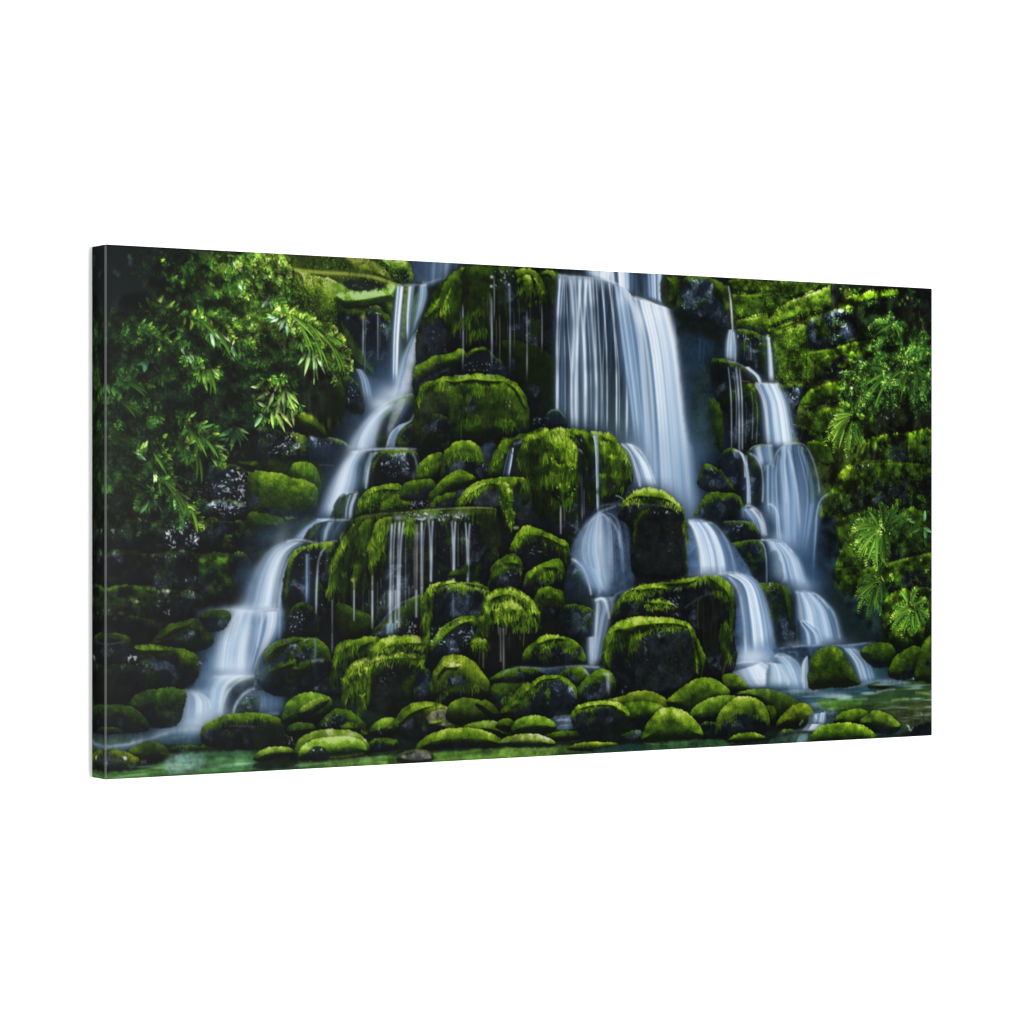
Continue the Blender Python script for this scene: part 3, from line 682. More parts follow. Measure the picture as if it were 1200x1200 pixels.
# dome-shaped overflow beside the curtain foot
fall([(727, 519), (738, 540), (746, 572)], [(742, 520), (762, 546), (772, 576)], .9, .64, .3, 6, 56, .15, 2, 10)
strand([(727, 519), (738, 530), (745, 550), (750, 571)], 1.6, .8, (222, 232, 240), .05); strand([(732, 519), (748, 526), (760, 545), (768, 568)], 1.8, .6, (208, 222, 236), .05)
rock([(640, 498), (640, 486), (646, 480), (654, 480), (662, 488), (664, 500), (652, 503)], 2, .3, 8, 1, 0, tint=(14, 28, 44), sh=.1)
strand([(640, 486), (647, 480), (656, 482), (662, 490)], 1.0, .6, (140, 170, 200))
glints([(625, 488), (642, 486), (642, 498), (630, 502)], 14, .6, 57, 1.3, 0, (120, 160, 200))

# ---------------------------------------------------------------- right of the curtain: dark overhang, blue hollow
area([(776, 324), (800, 322), (800, 356), (784, 360), (774, 350)], (22, 30, 18), .95, 3, .4)
mossy([(780, 324), (797, 326), (797, 346), (790, 358), (781, 356), (782, 340)], .42, R=8, sh=.1)
rock([(797, 340), (802, 324), (820, 322), (840, 328), (852, 336), (855, 352), (856, 380), (846, 388), (826, 382), (806, 380), (794, 374), (790, 362)], 3, .4, 18, 2.4, .12, tint=(10, 14, 22), glint=.5)
mossy([(836, 328), (848, 332), (853, 342), (850, 360), (842, 352), (834, 344)], .46, R=8, sh=0)
glints([(808, 350), (826, 350), (822, 368), (810, 366)], 26, .45, 58, 1.5, None, (96, 116, 140))
area([(796, 380), (830, 378), (852, 388), (850, 410), (846, 420), (830, 400), (808, 394), (796, 396)], (12, 16, 16), .95, 4, .4)
area([(796, 392), (830, 396), (846, 416), (830, 428), (826, 470), (810, 520), (800, 470)], (20, 34, 46), .7, 8, .25)
strand([(820, 394), (819, 424)], .9, .5, (70, 100, 130)); strand([(825, 396), (824, 430)], .7, .4, (64, 90, 120))
area([(814, 440), (838, 420), (850, 450), (846, 520), (826, 524), (812, 500)], (24, 38, 34), .85, 6, .5)
rock([(832, 424), (842, 420), (854, 424), (858, 450), (856, 480), (846, 480), (836, 460)], 6, .4, 8, 2, .2, dim=.8)
mossy([(841, 421), (853, 421), (856, 432), (846, 428)], .5, R=5, sh=0)
mossy([(830, 466), (842, 470), (848, 490), (848, 524), (842, 530), (836, 510), (830, 490)], .42, R=8, sh=.2)
dab(820, 450, 18, 40, (24, 42, 54), .4); dab(824, 520, 12, 40, (38, 60, 74), .4)
dab(812, 560, 18, 60, (64, 92, 122), .45)

# ---------------------------------------------------------------- right wall with mossy courses
area([(856, 326), (975, 330), (1000, 350), (1010, 470), (940, 530), (910, 500), (905, 440), (880, 400), (860, 390)], (46, 58, 20), .95, 5, .7)
area([(960, 520), (1092, 505), (1092, 760), (1036, 750), (980, 690), (985, 640), (962, 600)], (32, 42, 14), .95, 6, .7)
def wallstone(pts, **k):
    k.setdefault('R', 5); k.setdefault('sh', .2); k.setdefault('soft', 2.2); k.setdefault('capv', .5); k.setdefault('patch', .9); k.setdefault('cap', 40); k.setdefault('hue', (1.0, 1, 1.2)); k.setdefault('fall', 50)
    rock(pts, **k)
def wallrock(*p, **k):
    p = list(p)
    if len(p) > 3: p[3] = max(4, p[3] * .45)
    if p[1] >= 8: k.setdefault('soft', 2.4); k.setdefault('capv', .6); p[1] = p[1] * 1.6
    k.setdefault('sh', .25)
    rock(*p, **k)
wallstone([(856, 326), (900, 328), (904, 342), (880, 344), (858, 340)], bright=.6)
wallstone([(856, 344), (884, 344), (906, 340), (904, 366), (880, 372), (862, 372)], bright=.62, patch=.8)
wallstone([(862, 376), (884, 370), (900, 366), (906, 382), (890, 394), (868, 392)], bright=.78, fall=26)
wallstone([(898, 338), (912, 338), (914, 360), (902, 374), (896, 356)], bright=.42)
wallstone([(920, 328), (972, 331), (966, 336), (938, 347), (920, 350), (914, 340)], bright=.52, patch=.7)
wallrock([(902, 374), (910, 362), (928, 350), (950, 342), (968, 336), (973, 334), (973, 360), (950, 368), (930, 374), (904, 384)], 40, .80, 14, 2, .9, fall=60, hue=(1.02, 1, 1.5))
wallrock([(900, 386), (914, 381), (940, 373), (958, 368), (946, 378), (920, 388), (904, 392)], 40, .62, 8, 2, .9, hue=(1.02, 1, 1.4))
wallrock([(902, 392), (924, 386), (944, 382), (945, 440), (946, 446), (930, 448), (906, 444), (904, 420)], 40, .60, 14, 2.5, .95, fall=90, hue=(1.05, 1, 1.5), tex=1.3)
wallrock([(944, 382), (950, 396), (950, 444), (944, 446), (942, 410)], 40, .6, 5, 1.5, .9, fall=90)
strand([(904, 386), (930, 378), (950, 370), (972, 362)], .8, .6, (16, 22, 8), .05)
strand([(974, 331), (975, 360)], 2.0, .8, (18, 24, 14), .02)
strand([(976, 334), (976.5, 356)], 1.4, .6, (60, 72, 84), .1)
area([(976, 334), (990, 336), (984, 350), (978, 358)], (18, 24, 26), .9, 2)
scatter([(984, 334), (1014, 338), (1004, 346), (990, 346)], 18, 5, .5, .16, 70, 140, 4, .3, 21)
wallrock([(979, 360), (990, 350), (1008, 343), (1032, 339), (1050, 338), (1052, 346), (1030, 350), (1004, 356), (986, 362)], 20, .72, 8, 2, .8, fall=24)
crumble([(902, 374), (928, 352), (972, 336), (972, 360), (930, 374), (904, 386)], 420, .56, 2.6, 11, .5, .35)
crumble([(904, 392), (944, 382), (948, 446), (906, 444)], 620, .46, 2.8, 12, .5, .5)
crumble([(858, 328), (920, 328), (972, 332), (940, 347), (906, 366), (866, 372), (858, 350)], 420, .42, 2.8, 13, .4, .5)
crumble([(980, 358), (1008, 344), (1050, 338), (1050, 346), (1004, 356)], 130, .56, 2.4, 14, .3, .4)
# black shining stone
rock([(946, 378), (960, 368), (980, 362), (1000, 358), (1004, 376), (1000, 396), (974, 406), (950, 410), (946, 396)], 2, .5, 12, 2, .1, glint=.8, tint=(2, 4, 8))
glints([(966, 366), (992, 362), (988, 380), (968, 384)], 34, .75, 59, 1.2, 70, (96, 116, 146))
glints([(972, 386), (984, 388), (980, 404), (970, 406)], 16, .7, 60, 1.2, 80, (120, 140, 168))
mossy([(954, 376), (966, 372), (968, 392), (958, 400), (954, 390)], .46, R=6, sh=0)
glints([(950, 378), (958, 376), (956, 390), (948, 390)], 10, .6, 61, 1.2, 80, (150, 160, 160))
# courses below
wallstone([(948, 412), (972, 408), (1004, 400), (1020, 398), (1018, 410), (990, 420), (956, 426)], bright=.52, patch=.75)
wallrock([(956, 424), (974, 416), (1000, 412), (1018, 408), (1016, 424), (992, 436), (962, 444), (954, 440)], 6, .44, 10, 2, .55, glint=.5)
mossy([(980, 428), (996, 420), (1002, 426), (986, 438)], .5, R=6, sh=0)
glints([(958, 428), (976, 424), (974, 440), (960, 442)], 10, .5, 62, 1.2)
strand([(948, 411), (974, 407), (1000, 399), (1024, 396)], 1.4, .8, (14, 16, 8), .05)
strand([(956, 446), (976, 442), (996, 438)], 2.0, .9, (10, 12, 8), .05)
strand([(916, 448), (934, 447), (954, 448)], 1.6, .7, (104, 116, 40), .1)
wallrock([(904, 452), (940, 450), (950, 456), (938, 470), (932, 490), (930, 512), (920, 500), (910, 470)], 3, .45, 10, 2, .15, glint=.8, tint=(0, 2, 5))
glints([(924, 452), (936, 454), (934, 468), (926, 468)], 12, .7, 63, 1.2)
wallrock([(938, 472), (946, 458), (960, 452), (984, 446), (1000, 448), (996, 462), (990, 472), (966, 474), (944, 482)], 14, .55, 12, 2.5, .7, fall=26)
wallrock([(940, 498), (950, 484), (970, 478), (992, 474), (1000, 484), (990, 500), (964, 510), (944, 508)], 20, .48, 12, 2.5, .7, fall=36)
wallrock([(930, 498), (942, 500), (960, 512), (968, 514), (966, 524), (940, 522)], 4, .35, 10, 2, .2)
area([(1000, 476), (1060, 462), (1092, 460), (1092, 520), (1010, 520), (996, 500)], (16, 20, 12), .9, 5, .5)
mossy([(1000, 492), (1020, 482), (1036, 476), (1030, 486), (1010, 496)], .36, R=6, sh=0)
glints([(1032, 482), (1048, 478), (1048, 490), (1036, 494)], 12, .45, 64, 1.2)
mossy([(1018, 490), (1024, 488), (1022, 512), (1016, 512)], .42, R=4, drape=4, sh=0)
# lower right courses
wallrock([(944, 517), (966, 518), (974, 530), (978, 544), (962, 544), (948, 530)], 18, .44, 10, 2, .4)
wallrock([(1000, 545), (1004, 524), (1014, 514), (1044, 508), (1066, 506), (1092, 504), (1092, 540), (1060, 542), (1036, 540), (1010, 543)], 8, .52, 10, 2, .45, drape=14, fall=30, dim=.9)
glints([(1028, 524), (1042, 524), (1040, 540), (1030, 540)], 10, .45, 65, 1.2)
area([(1043, 518), (1058, 516), (1060, 540), (1044, 540)], (16, 20, 28), .8, 3)
for x0, y0, x1, y1, b in [(1016, 516, 1006, 540, .7), (1010, 518, 1003, 542, .5), (1027, 518, 1024, 538, .55), (1066, 516, 1066, 536, .36)]:
    strand([(x0, y0), ((x0 + x1) / 2 - 1, (y0 + y1) / 2), (x1, y1)], 2.2, b, (118, 136, 40), .1)
wallrock([(1000, 545), (1016, 541), (1034, 540), (1080, 542), (1092, 544), (1092, 610), (1060, 606), (1020, 600), (1000, 592), (998, 570)], 8, .42, 12, 2.5, .5, drape=12, fall=50, dim=.85)
glints([(1002, 545), (1020, 542), (1018, 550), (1004, 552)], 12, .7, 66, 1.2, -20)
strand([(1000, 545), (1012, 540), (1030, 540)], 1.4, .7, (90, 108, 36), .1)
wallrock([(962, 588), (974, 574), (980, 558), (988, 548), (1000, 545), (1001, 570), (999, 598), (990, 604), (984, 596), (970, 610), (962, 612), (958, 600)], 20, .52, 12, 2, .6, drape=6, hue=(1.05, 1, 1.2))
mossy([(980, 560), (990, 548), (1000, 546), (998, 566), (992, 580), (986, 596), (982, 584)], .62, R=7, sh=0, hue=(1.1, 1, 1.3))
area([(960, 610), (978, 606), (984, 640), (976, 664), (958, 668), (956, 640)], (16, 26, 34), .9, 5, .3)
wallrock([(978, 620), (986, 608), (1010, 598), (1040, 596), (1092, 600), (1092, 650), (1060, 658), (1020, 658), (990, 664), (984, 640)], 30, .40, 14, 2.5, .6, fall=60)
wallrock([(977, 676), (984, 646), (996, 628), (1010, 622), (1014, 640), (1016, 662), (1000, 680), (990, 688)], 40, .44, 14, 2, .8, fall=70)
strand([(1040, 658), (1060, 652), (1076, 650), (1092, 646)], 2, .9, (8, 10, 5), .05)
wallrock([(1022, 672), (1036, 662), (1060, 654), (1092, 649), (1092, 700), (1070, 706), (1040, 708), (1024, 696)], 14, .46, 12, 2.5, .6, fall=50)
wallrock([(980, 690), (990, 676), (1010, 668), (1030, 664), (1024, 690), (1010, 706), (990, 710)], 20, .36, 12, 2.5, .5, fall=40)
area([(974, 690), (1010, 704), (1036, 706), (1034, 748), (1000, 752), (970, 740)], (16, 28, 30), .9, 6, .12)
mossy([(1034, 716), (1040, 698), (1056, 690), (1068, 694), (1066, 710), (1048, 724), (1040, 748), (1034, 740)], .58, R=14, hue=(1, 1, 1.1))
mossy([(1066, 694), (1092, 690), (1092, 740), (1076, 744), (1068, 720)], .34, R=10)
mossy([(1040, 746), (1044, 730), (1060, 722), (1074, 724), (1084, 740), (1078, 756), (1056, 760), (1044, 756)], .44, R=14)

for pts, w_, a_, c_ in [([(856, 343), (884, 344), (906, 341), (940, 347)], 1.2, .8, (12, 18, 8)), ([(860, 374), (884, 371), (904, 366)], 1.2, .8, (12, 18, 8)), ([(904, 388), (930, 379), (952, 370), (974, 362)], 1., .8, (14, 20, 8)), ([(920, 350), (940, 346), (966, 336)], 1.2, .8, (14, 20, 8)),
        ([(948, 411), (974, 407), (1000, 399), (1026, 396)], 1.6, .9, (10, 12, 8)), ([(956, 446), (976, 442), (1000, 440)], 1.8, .9, (8, 10, 6)), ([(938, 474), (964, 472), (990, 470), (1000, 466)], 1.6, .8, (8, 12, 6)), ([(940, 508), (964, 512), (990, 500)], 1.6, .8, (8, 12, 6)),
        ([(1000, 545), (1020, 541), (1060, 541), (1092, 543)], 1.4, .8, (8, 12, 6)), ([(962, 612), (990, 602), (1020, 598), (1060, 604), (1092, 606)], 1.8, .8, (8, 12, 5)), ([(984, 664), (1010, 662), (1040, 658), (1070, 650), (1092, 646)], 1.8, .9, (8, 10, 5)), ([(945, 384), (945, 446)], 1., .7, (14, 20, 8)), ([(1000, 546), (1000, 596)], 1., .7, (12, 16, 8)), ([(1003, 520), (1000, 545)], 1., .7, (12, 16, 8))]:
    strand(pts, w_, min(1, a_ * 1.3), c_, .03)
for pts in ([(858, 345.5), (884, 346), (906, 343)], [(904, 390), (930, 381.5), (952, 373)], [(950, 413), (974, 409), (1000, 402), (1020, 399)], [(946, 457), (962, 451), (984, 446)], [(1002, 543), (1020, 540), (1044, 539)], [(1004, 522), (1016, 514), (1044, 508), (1070, 506)], [(1022, 670), (1040, 661), (1064, 654), (1092, 649)], [(988, 606), (1010, 600), (1030, 599)]):
    strand(pts, 1.3, .55, (112, 134, 44), .08)
crumble([(964, 590), (980, 556), (1000, 545), (1092, 545), (1092, 600), (1010, 600), (980, 610)], 520, .28, 3, 15, .5, .6)
crumble([(980, 690), (986, 640), (1010, 604), (1092, 604), (1092, 650), (1040, 660), (1010, 690)], 520, .26, 3, 16, .5, .6)
crumble([(1024, 690), (1040, 664), (1092, 652), (1092, 740), (1050, 720)], 380, .30, 3, 17, .5, .6)
crumble([(940, 500), (946, 462), (1000, 448), (1000, 490), (970, 520)], 300, .32, 2.8, 18, .4, .6)
crumble([(1000, 540), (1006, 516), (1092, 506), (1092, 540)], 240, .30, 2.8, 19, .5, .6)
weather([(858, 328), (972, 332), (1050, 340), (1040, 400), (1000, 480), (940, 520), (908, 446), (866, 392)], .62, 1.4)
weather([(960, 590), (1000, 520), (1092, 505), (1092, 740), (1040, 750), (980, 690)], .5, 1.5)
# ---------------------------------------------------------------- right cascade
area([(858, 384), (900, 390), (906, 440), (890, 450), (860, 424)], (22, 32, 32), .9, 3, .5, vert=True)
rock([(862, 388), (876, 386), (892, 392), (903, 396), (905, 440), (890, 442), (866, 424)], 3, .42, 8, 2, .3, glint=.6, wet=.4)
mossy([(886, 404), (902, 400), (904, 438), (892, 438)], .36, R=8, sh=0, al=.8)
glints([(864, 390), (898, 394), (896, 402), (866, 400)], 18, .6, 67, 1.1)
strand([(853, 334), (855, 346), (857.5, 368), (858, 388)], 1.3, .9, (206, 216, 230), .04); strand([(856, 348), (857, 380)], 1.0, .6, (190, 204, 222))
fall([(853, 386), (850, 400), (849, 422)], [(861, 386), (863, 400), (863, 425)], .8, .6, .5, 3, 71, .15, 1, 4)
strand([(859, 388), (861, 405), (861, 425)], 1.4, .8, (196, 212, 230), .04)
strand([(879, 398), (880, 424)], .9, .5, (130, 150, 170)); strand([(872, 396), (872, 420)], .7, .4, (110, 130, 140))
fall([(898, 395), (899, 420), (900, 448)], [(902, 395), (905, 420), (907, 448)], .85, .6, .3, 3, 72, .2, 1, 6)
# second tier stone & veil
rock([(850, 424), (862, 426), (876, 434), (886, 450), (889, 480), (888, 520), (856, 522), (852, 470)], 4, .4, 10, 1.6, .2, glint=.4)
rock([(866, 430), (878, 434), (886, 446), (880, 450), (870, 446)], 2, .35, 8, 1.5, 0, tint=(26, 22, 24))
mossy([(874, 452), (884, 450), (889, 480), (888, 500), (880, 486)], .46, R=6, sh=0)
for (x0, y0, x1, y1, w, a) in [(853, 428, 857, 530, 1.0, .75), (862, 428, 866, 530, 1.6, .8), (866, 430, 869.5, 528, 1.2, .85), (860, 440, 862, 520, .8, .5), (873, 470, 873, 520, .7, .4), (880, 458, 881, 515, .7, .5), (886, 470, 886, 520, .7, .4)]:
    strand([(x0, y0), ((x0 + x1) / 2 + 1.5, (y0 + y1) / 2 - 10), (x1, y1)], w, a, (184, 200, 220), .04)
strand([(850, 422), (862, 425), (874, 431), (882, 440)], 1.3, .8, (184, 194, 206))
fall([(872, 430), (884, 440), (889, 449)], [(878, 429), (890, 440), (893, 449)], .9, .68, .3, 3, 73, .2, 1, 2)
strand([(868, 446), (880, 447)], .8, .5, (140, 140, 140))
fall([(884, 449), (892, 470), (895, 500), (897, 524)], [(914, 449), (923, 470), (929, 500), (932, 524)], .96, .58, .3, 7, 74, .14, 2, 6)
strand([(884, 449), (893, 466), (898, 490), (900, 522)], 1.6, .6, (210, 222, 236), .04); strand([(905, 450), (914, 470), (919, 500), (921, 522)], 2, .5, (204, 218, 236), .04)
strand([(884, 448.5), (898, 449), (913, 449)], 1.5, .9, (226, 234, 240), .06)
# third tier
rock([(838, 560), (842, 538), (850, 527), (862, 526), (872, 536), (878, 560), (878, 596), (866, 600), (846, 580)], 3, .34, 12, 1.6, .15, tint=(6, 12, 20))
rock([(872, 534), (882, 530), (892, 542), (894, 570), (893, 590), (876, 588)], 10, .36, 8, 1.6, .3, tint=(4, 10, 14))
rock([(878, 528), (884, 522), (900, 521), (902, 545), (894, 550), (886, 540)], 2, .3, 8, 1.5, 0, tint=(14, 28, 46))
rock([(890, 550), (896, 544), (905, 545), (906, 590), (896, 590), (894, 570)], 2, .3, 8, 1.5, 0, tint=(14, 28, 46))
rock([(818, 570), (822, 546), (832, 544), (846, 552), (856, 566), (862, 576), (838, 578)], 6, .38, 10, 2, .3, tint=(8, 16, 24), glint=.4)
glints([(825, 548), (836, 548), (834, 560), (824, 562)], 12, .6, 81, 1.2, 60, (120, 140, 150))
rock([(812, 610), (820, 590), (830, 578), (852, 576), (866, 580), (872, 596), (866, 608), (830, 612)], 7, .42, 12, 2, .3, tint=(4, 9, 15), glint=.4)
fall([(864, 527), (872, 545), (874, 570), (874, 593)], [(872, 533), (876, 545), (879, 570), (880, 593)], .85, .62, .4, 3, 75, .2, 1, 4)
strand([(858, 526), (866, 529), (871, 536), (873, 560)], 1.2, .8, (196, 210, 226), .06); strand([(874, 532), (875, 546)], 1.4, .7, (186, 204, 226))
strand([(876, 530), (885, 535), (892, 548), (894, 570), (893, 590)], 1.5, .75, (170, 192, 216), .06)
strand([(877, 528), (883, 523), (892, 521.5), (906, 521)], 1.2, .75, (190, 204, 220), .06)
strand([(895, 552), (897, 546), (903, 543.5), (908, 545)], 1.1, .7, (180, 198, 218), .06)
fall([(882, 526), (888, 548)], [(906, 522), (908, 548)], .8, .46, .35, 5, 76, .2, 1, 6, dome=2)
fall([(894, 550), (895, 590), (897, 602)], [(911, 548), (910, 590), (912, 604)], .85, .48, .3, 5, 77, .2, 1, 8, dome=4)
fall([(908, 532), (904, 548), (908, 600), (914, 640)], [(946, 530), (955, 550), (961, 585), (948, 650)], .93, .42, .34, 9, 78, .16, 3, 16, dome=10, streaks=((.33, .04, .4), (.45, .06, .3), (.2, .05, .25), (.62, .1, -.35)))
area([(944, 536), (952, 550), (956, 580), (948, 590), (944, 560)], (44, 66, 54), .4, 4, .4, vert=True)
strand([(905, 548), (910, 530), (920, 521), (934, 519), (944, 523), (952, 538), (958, 560), (960, 580)], 1.5, .75, (196, 212, 230), .05)
strand([(921, 521), (928, 545), (934, 580), (937, 630)], 2.4, .65, (200, 216, 236), .05, .2); strand([(918, 522), (920, 560), (921, 590)], 1.4, .5, (190, 206, 228), .05); strand([(912, 530), (909, 560), (912, 620)], 1.6, .5, (180, 200, 226), .05)
strand([(972, 577), (962, 585), (957, 600), (955, 630), (953, 660)], 1.5, .8, (150, 176, 206), .05, .2)
strand([(957, 600), (954, 640), (952, 690)], 2.4, .35, (110, 140, 176), .1, .4)
fall([(906, 590), (908, 600), (910, 634)], [(913, 606), (914, 620), (916, 634)], .7, .5, .3, 3, 79, .2, 1, 6)
strand([(899, 590), (905, 592), (911, 602), (914, 632)], 1.6, .7, (186, 204, 226), .05)
dab(930, 620, 22, 30, (84, 114, 156), .45); dab(948, 670, 18, 40, (54, 84, 124), .4)
# tier beneath (870-950, 590-700)
fall([(868, 594), (866, 610)], [(874, 592), (888, 610)], .6, .5, .3, 4, 80, .2, 1, 4)
fall([(868, 596), (878, 608), (884, 630)], [(884, 594), (896, 612), (899, 630)], .85, .6, .3, 5, 82, .18, 2, 4)
strand([(872, 592), (882, 594), (892, 604), (898, 628)], 1.8, .6, (200, 214, 232), .05)
rock([(846, 614), (854, 610), (880, 612), (888, 620), (890, 632), (866, 638), (850, 634)], 3, .38, 8, 1.6, .15, tint=(4, 10, 18), glint=.5)
rock([(854, 640), (866, 634), (888, 632), (895, 644), (896, 662), (888, 676), (868, 678), (858, 662)], 5, .36, 10, 1.6, .2, tint=(2, 8, 16))
strand([(846, 611), (866, 610), (884, 612)], .9, .6, (130, 146, 164)); glints([(856, 614), (870, 613), (868, 624), (860, 626)], 12, .6, 83, 1.3, None, (150, 168, 190))
strand([(889, 633), (895, 640), (898, 660), (898, 690)], 1.3, .7, (170, 190, 214), .06)
strand([(866, 635), (880, 633), (896, 632)], .9, .5, (120, 140, 160))
fall([(896, 632), (902, 650), (905, 684)], [(918, 636), (936, 655), (948, 690)], .93, .52, .34, 6, 84, .16, 2, 8)
strand([(890, 632.5), (906, 632.5), (918, 636), (930, 648)], 1.6, .9, (206, 220, 236), .06); strand([(904, 634), (914, 648), (920, 680)], 2, .7, (190, 208, 232), .06); strand([(918, 638), (932, 654), (942, 684)], 2.4, .6, (176, 198, 228), .06)
area([(900, 652), (910, 646), (918, 676), (906, 684)], (24, 38, 50), .5, 3)
fall([(932, 693), (934, 720), (936, 756)], [(954, 694), (976, 715), (988, 754)], .95, .5, .3, 7, 85, .14, 2, 8)
strand([(930, 693.5), (946, 693), (960, 699), (972, 714)], 1.8, .9, (196, 212, 232), .06); strand([(946, 695), (962, 714), (970, 750)], 3, .5, (170, 192, 226), .06); strand([(956, 697), (976, 718), (984, 750)], 2.4, .5, (160, 186, 222), .06)
area([(934, 728), (942, 732), (946, 756), (936, 756)], (20, 34, 48), .8, 3)
fall([(936, 728), (942, 740), (944, 757)], [(944, 728), (962, 742), (966, 757)], .85, .52, .35, 4, 86, .16, 1, 3)
strand([(936, 728.5), (946, 728), (958, 737), (964, 752)], 1.4, .85, (190, 208, 230), .06)
strand([(938, 730), (946, 742), (948, 756)], 1.3, .6, (180, 200, 226), .06)
# dark stone pillar between the two lower falls
rock([(886, 690), (896, 682), (914, 683), (926, 690), (930, 710), (932, 740), (936, 758), (910, 760), (890, 750)], 6, .34, 12, 2, .15, tint=(4, 10, 18))
mossy([(912, 684), (924, 688), (928, 712), (926, 736), (918, 716)], .36, R=8, sh=0)
glints([(898, 682), (910, 682), (906, 694), (900, 694)], 10, .6, 87, 1.1)

# ---------------------------------------------------------------- middle of the tower: mossy steps
def hang(x, y0, y1, w=5, b=.6, sway=0, **k):
    """a beard of moss hanging from an edge"""
    k.setdefault('R', 6); k.setdefault('drape', 6); k.setdefault('sh', .18); k.setdefault('tex', 1.3); k.setdefault('soft', 3.2); k.setdefault('fall', 90)
    ym = (y0 + y1) / 2
    mossy([(x - w, y0), (x, y0 - w * .5), (x + w, y0), (x + w * .9 + sway * .5, ym), (x + w * .35 + sway, y1), (x - w * .4 + sway, y1 - 3), (x - w * .9 + sway * .5, ym)], b, **k)
rock([(486, 566), (488, 548), (496, 538), (508, 530), (518, 530), (520, 548), (514, 562), (500, 566)], 16, .62, 10, 2, .5, drape=6, fall=30)
rock([(517, 562), (517, 540), (522, 526), (534, 517), (548, 516), (560, 520), (567, 532), (568, 548), (560, 560), (536, 566)], 14, .66, 10, 2, .15, drape=6, fall=22)
glints([(532, 528), (548, 526), (550, 536), (536, 538)], 6, .5, 101, 1.2, 30, (150, 150, 130))
area([(562, 524), (578, 518), (582, 530), (572, 548), (564, 560), (558, 552), (568, 540)], (34, 46, 60), .9, 3, .5)
glints([(562, 540), (576, 528), (572, 556), (560, 560)], 16, .6, 102, 1.2, 80, (120, 140, 164))
rock([(466, 584), (474, 566), (496, 562), (510, 564), (508, 586), (488, 588)], 8, .4, 8, 2, .4, tint=(6, 12, 14))
rock([(500, 590), (504, 576), (516, 564), (528, 554), (540, 550), (552, 556), (557, 563), (546, 572), (530, 576), (512, 590)], 22, .55, 10, 1.6, .4, fall=24)
area([(526, 578), (546, 573), (556, 576), (540, 590), (524, 592)], (60, 70, 80), .85, 3, .5)
rock([(503, 598), (508, 584), (520, 578), (532, 576), (534, 584), (526, 598)], 10, .55, 7, 1.6, .4)
glints([(480, 588), (504, 584), (502, 598), (482, 600)], 22, .8, 103, 1.3, 0, (150, 164, 180))
# big draped boulder
rock([(570, 560), (573, 545), (580, 527), (590, 514), (608, 510), (622, 505), (640, 501), (664, 501), (684, 504), (694, 512), (698, 530), (698, 590), (690, 606), (684, 640), (650, 640), (630, 610), (610, 592), (590, 570)], 60, .40, 18, 2.5, .35, drape=34, fall=60, glint=.2)
rock([(571, 558), (575, 540), (582, 524), (594, 514), (602, 516), (599, 528), (592, 540), (589, 556), (580, 560)], 40, .52, 8, 2, .7, drape=8)
area([(600, 517), (612, 516), (606, 530), (602, 556), (588, 558), (590, 544)], (16, 20, 26), .9, 2, .3)
strand([(600, 520), (608, 518), (614, 514)], 2.0, .8, (150, 164, 184)); fall([(596, 526), (592, 540), (588, 558)], [(602, 524), (600, 540), (597, 558)], .8, .5, .7, 4, 104, .1, 1, 3, halo=0)
mossy([(612, 514), (624, 506), (644, 501), (668, 502), (676, 514), (660, 520), (636, 520), (618, 528)], .80, R=10, sh=0, fall=26)
mossy([(636, 512), (652, 506), (668, 512), (678, 528), (680, 548), (676, 560), (668, 566), (656, 560), (646, 546), (638, 532)], .82, R=12, sh=.1, drape=6, tex=1.3, fall=50)
mossy([(664, 503), (684, 505), (694, 514), (696, 536), (688, 540), (680, 520), (670, 512)], .55, R=8, sh=.1)
hang(656, 546, 586, 8, .62, 1); hang(648, 540, 572, 6, .55); hang(668, 544, 576, 7, .62, 2); hang(658, 568, 590, 4, .62); hang(674, 546, 590, 5, .5, 1); hang(664, 566, 584, 4, .5)
scatter([(640, 520), (676, 515), (678, 570), (662, 590), (650, 576)], 60, 3.4, .46, .16, 90, 160, 4, .5, 105, .34)
hang(615, 540, 600, 7, .30, 0, al=.8); hang(630, 548, 606, 8, .26, 0, al=.8); hang(642, 560, 606, 5, .24, 0, al=.7); hang(690, 550, 592, 6, .34, 0, al=.8)
area([(676, 520), (684, 518), (686, 620), (678, 620)], (12, 16, 20), .8, 3, .2)
glints([(677, 516), (684, 516), (683, 532), (678, 532)], 8, .7, 106, 1.1)
strand([(656.5, 590), (656.8, 626)], 1.2, .85, (160, 164, 168), .05); strand([(661, 588), (661, 612)], .8, .6, (130, 132, 134)); strand([(681, 552), (682, 612)], 1.1, .6, (130, 146, 170)); strand([(684, 570), (684, 606)], .9, .5, (120, 136, 158)); strand([(676, 600), (676, 622)], .7, .4, (110, 120, 40))
# pad with hanging tress
rock([(532, 594), (540, 580), (550, 570), (566, 562), (584, 559), (604, 558), (616, 562), (622, 580), (620, 606), (612, 616), (600, 612), (580, 600), (556, 594)], 18, .62, 12, 2.2, .4, fall=26, glint=.4)
area([(556, 592), (560, 580), (572, 572), (582, 572), (584, 592)], (44, 48, 56), .85, 2, .6)
area([(600, 570), (618, 568), (624, 590), (632, 612), (616, 622), (604, 600)], (22, 26, 30), .85, 3, .5)
mossy([(604, 560), (618, 562), (622, 582), (614, 594), (606, 580)], .36, R=8, sh=0)
mossy([(534, 592), (542, 580), (554, 570), (570, 564), (584, 562), (594, 570), (586, 572), (572, 568), (562, 576), (552, 584), (544, 592)], .84, R=6, sh=.1)
hang(590, 568, 600, 7, .82, 2); hang(592, 590, 616, 7, .70, 2); hang(598, 600, 625, 6, .60, -1); hang(596, 575, 610, 5, .78)
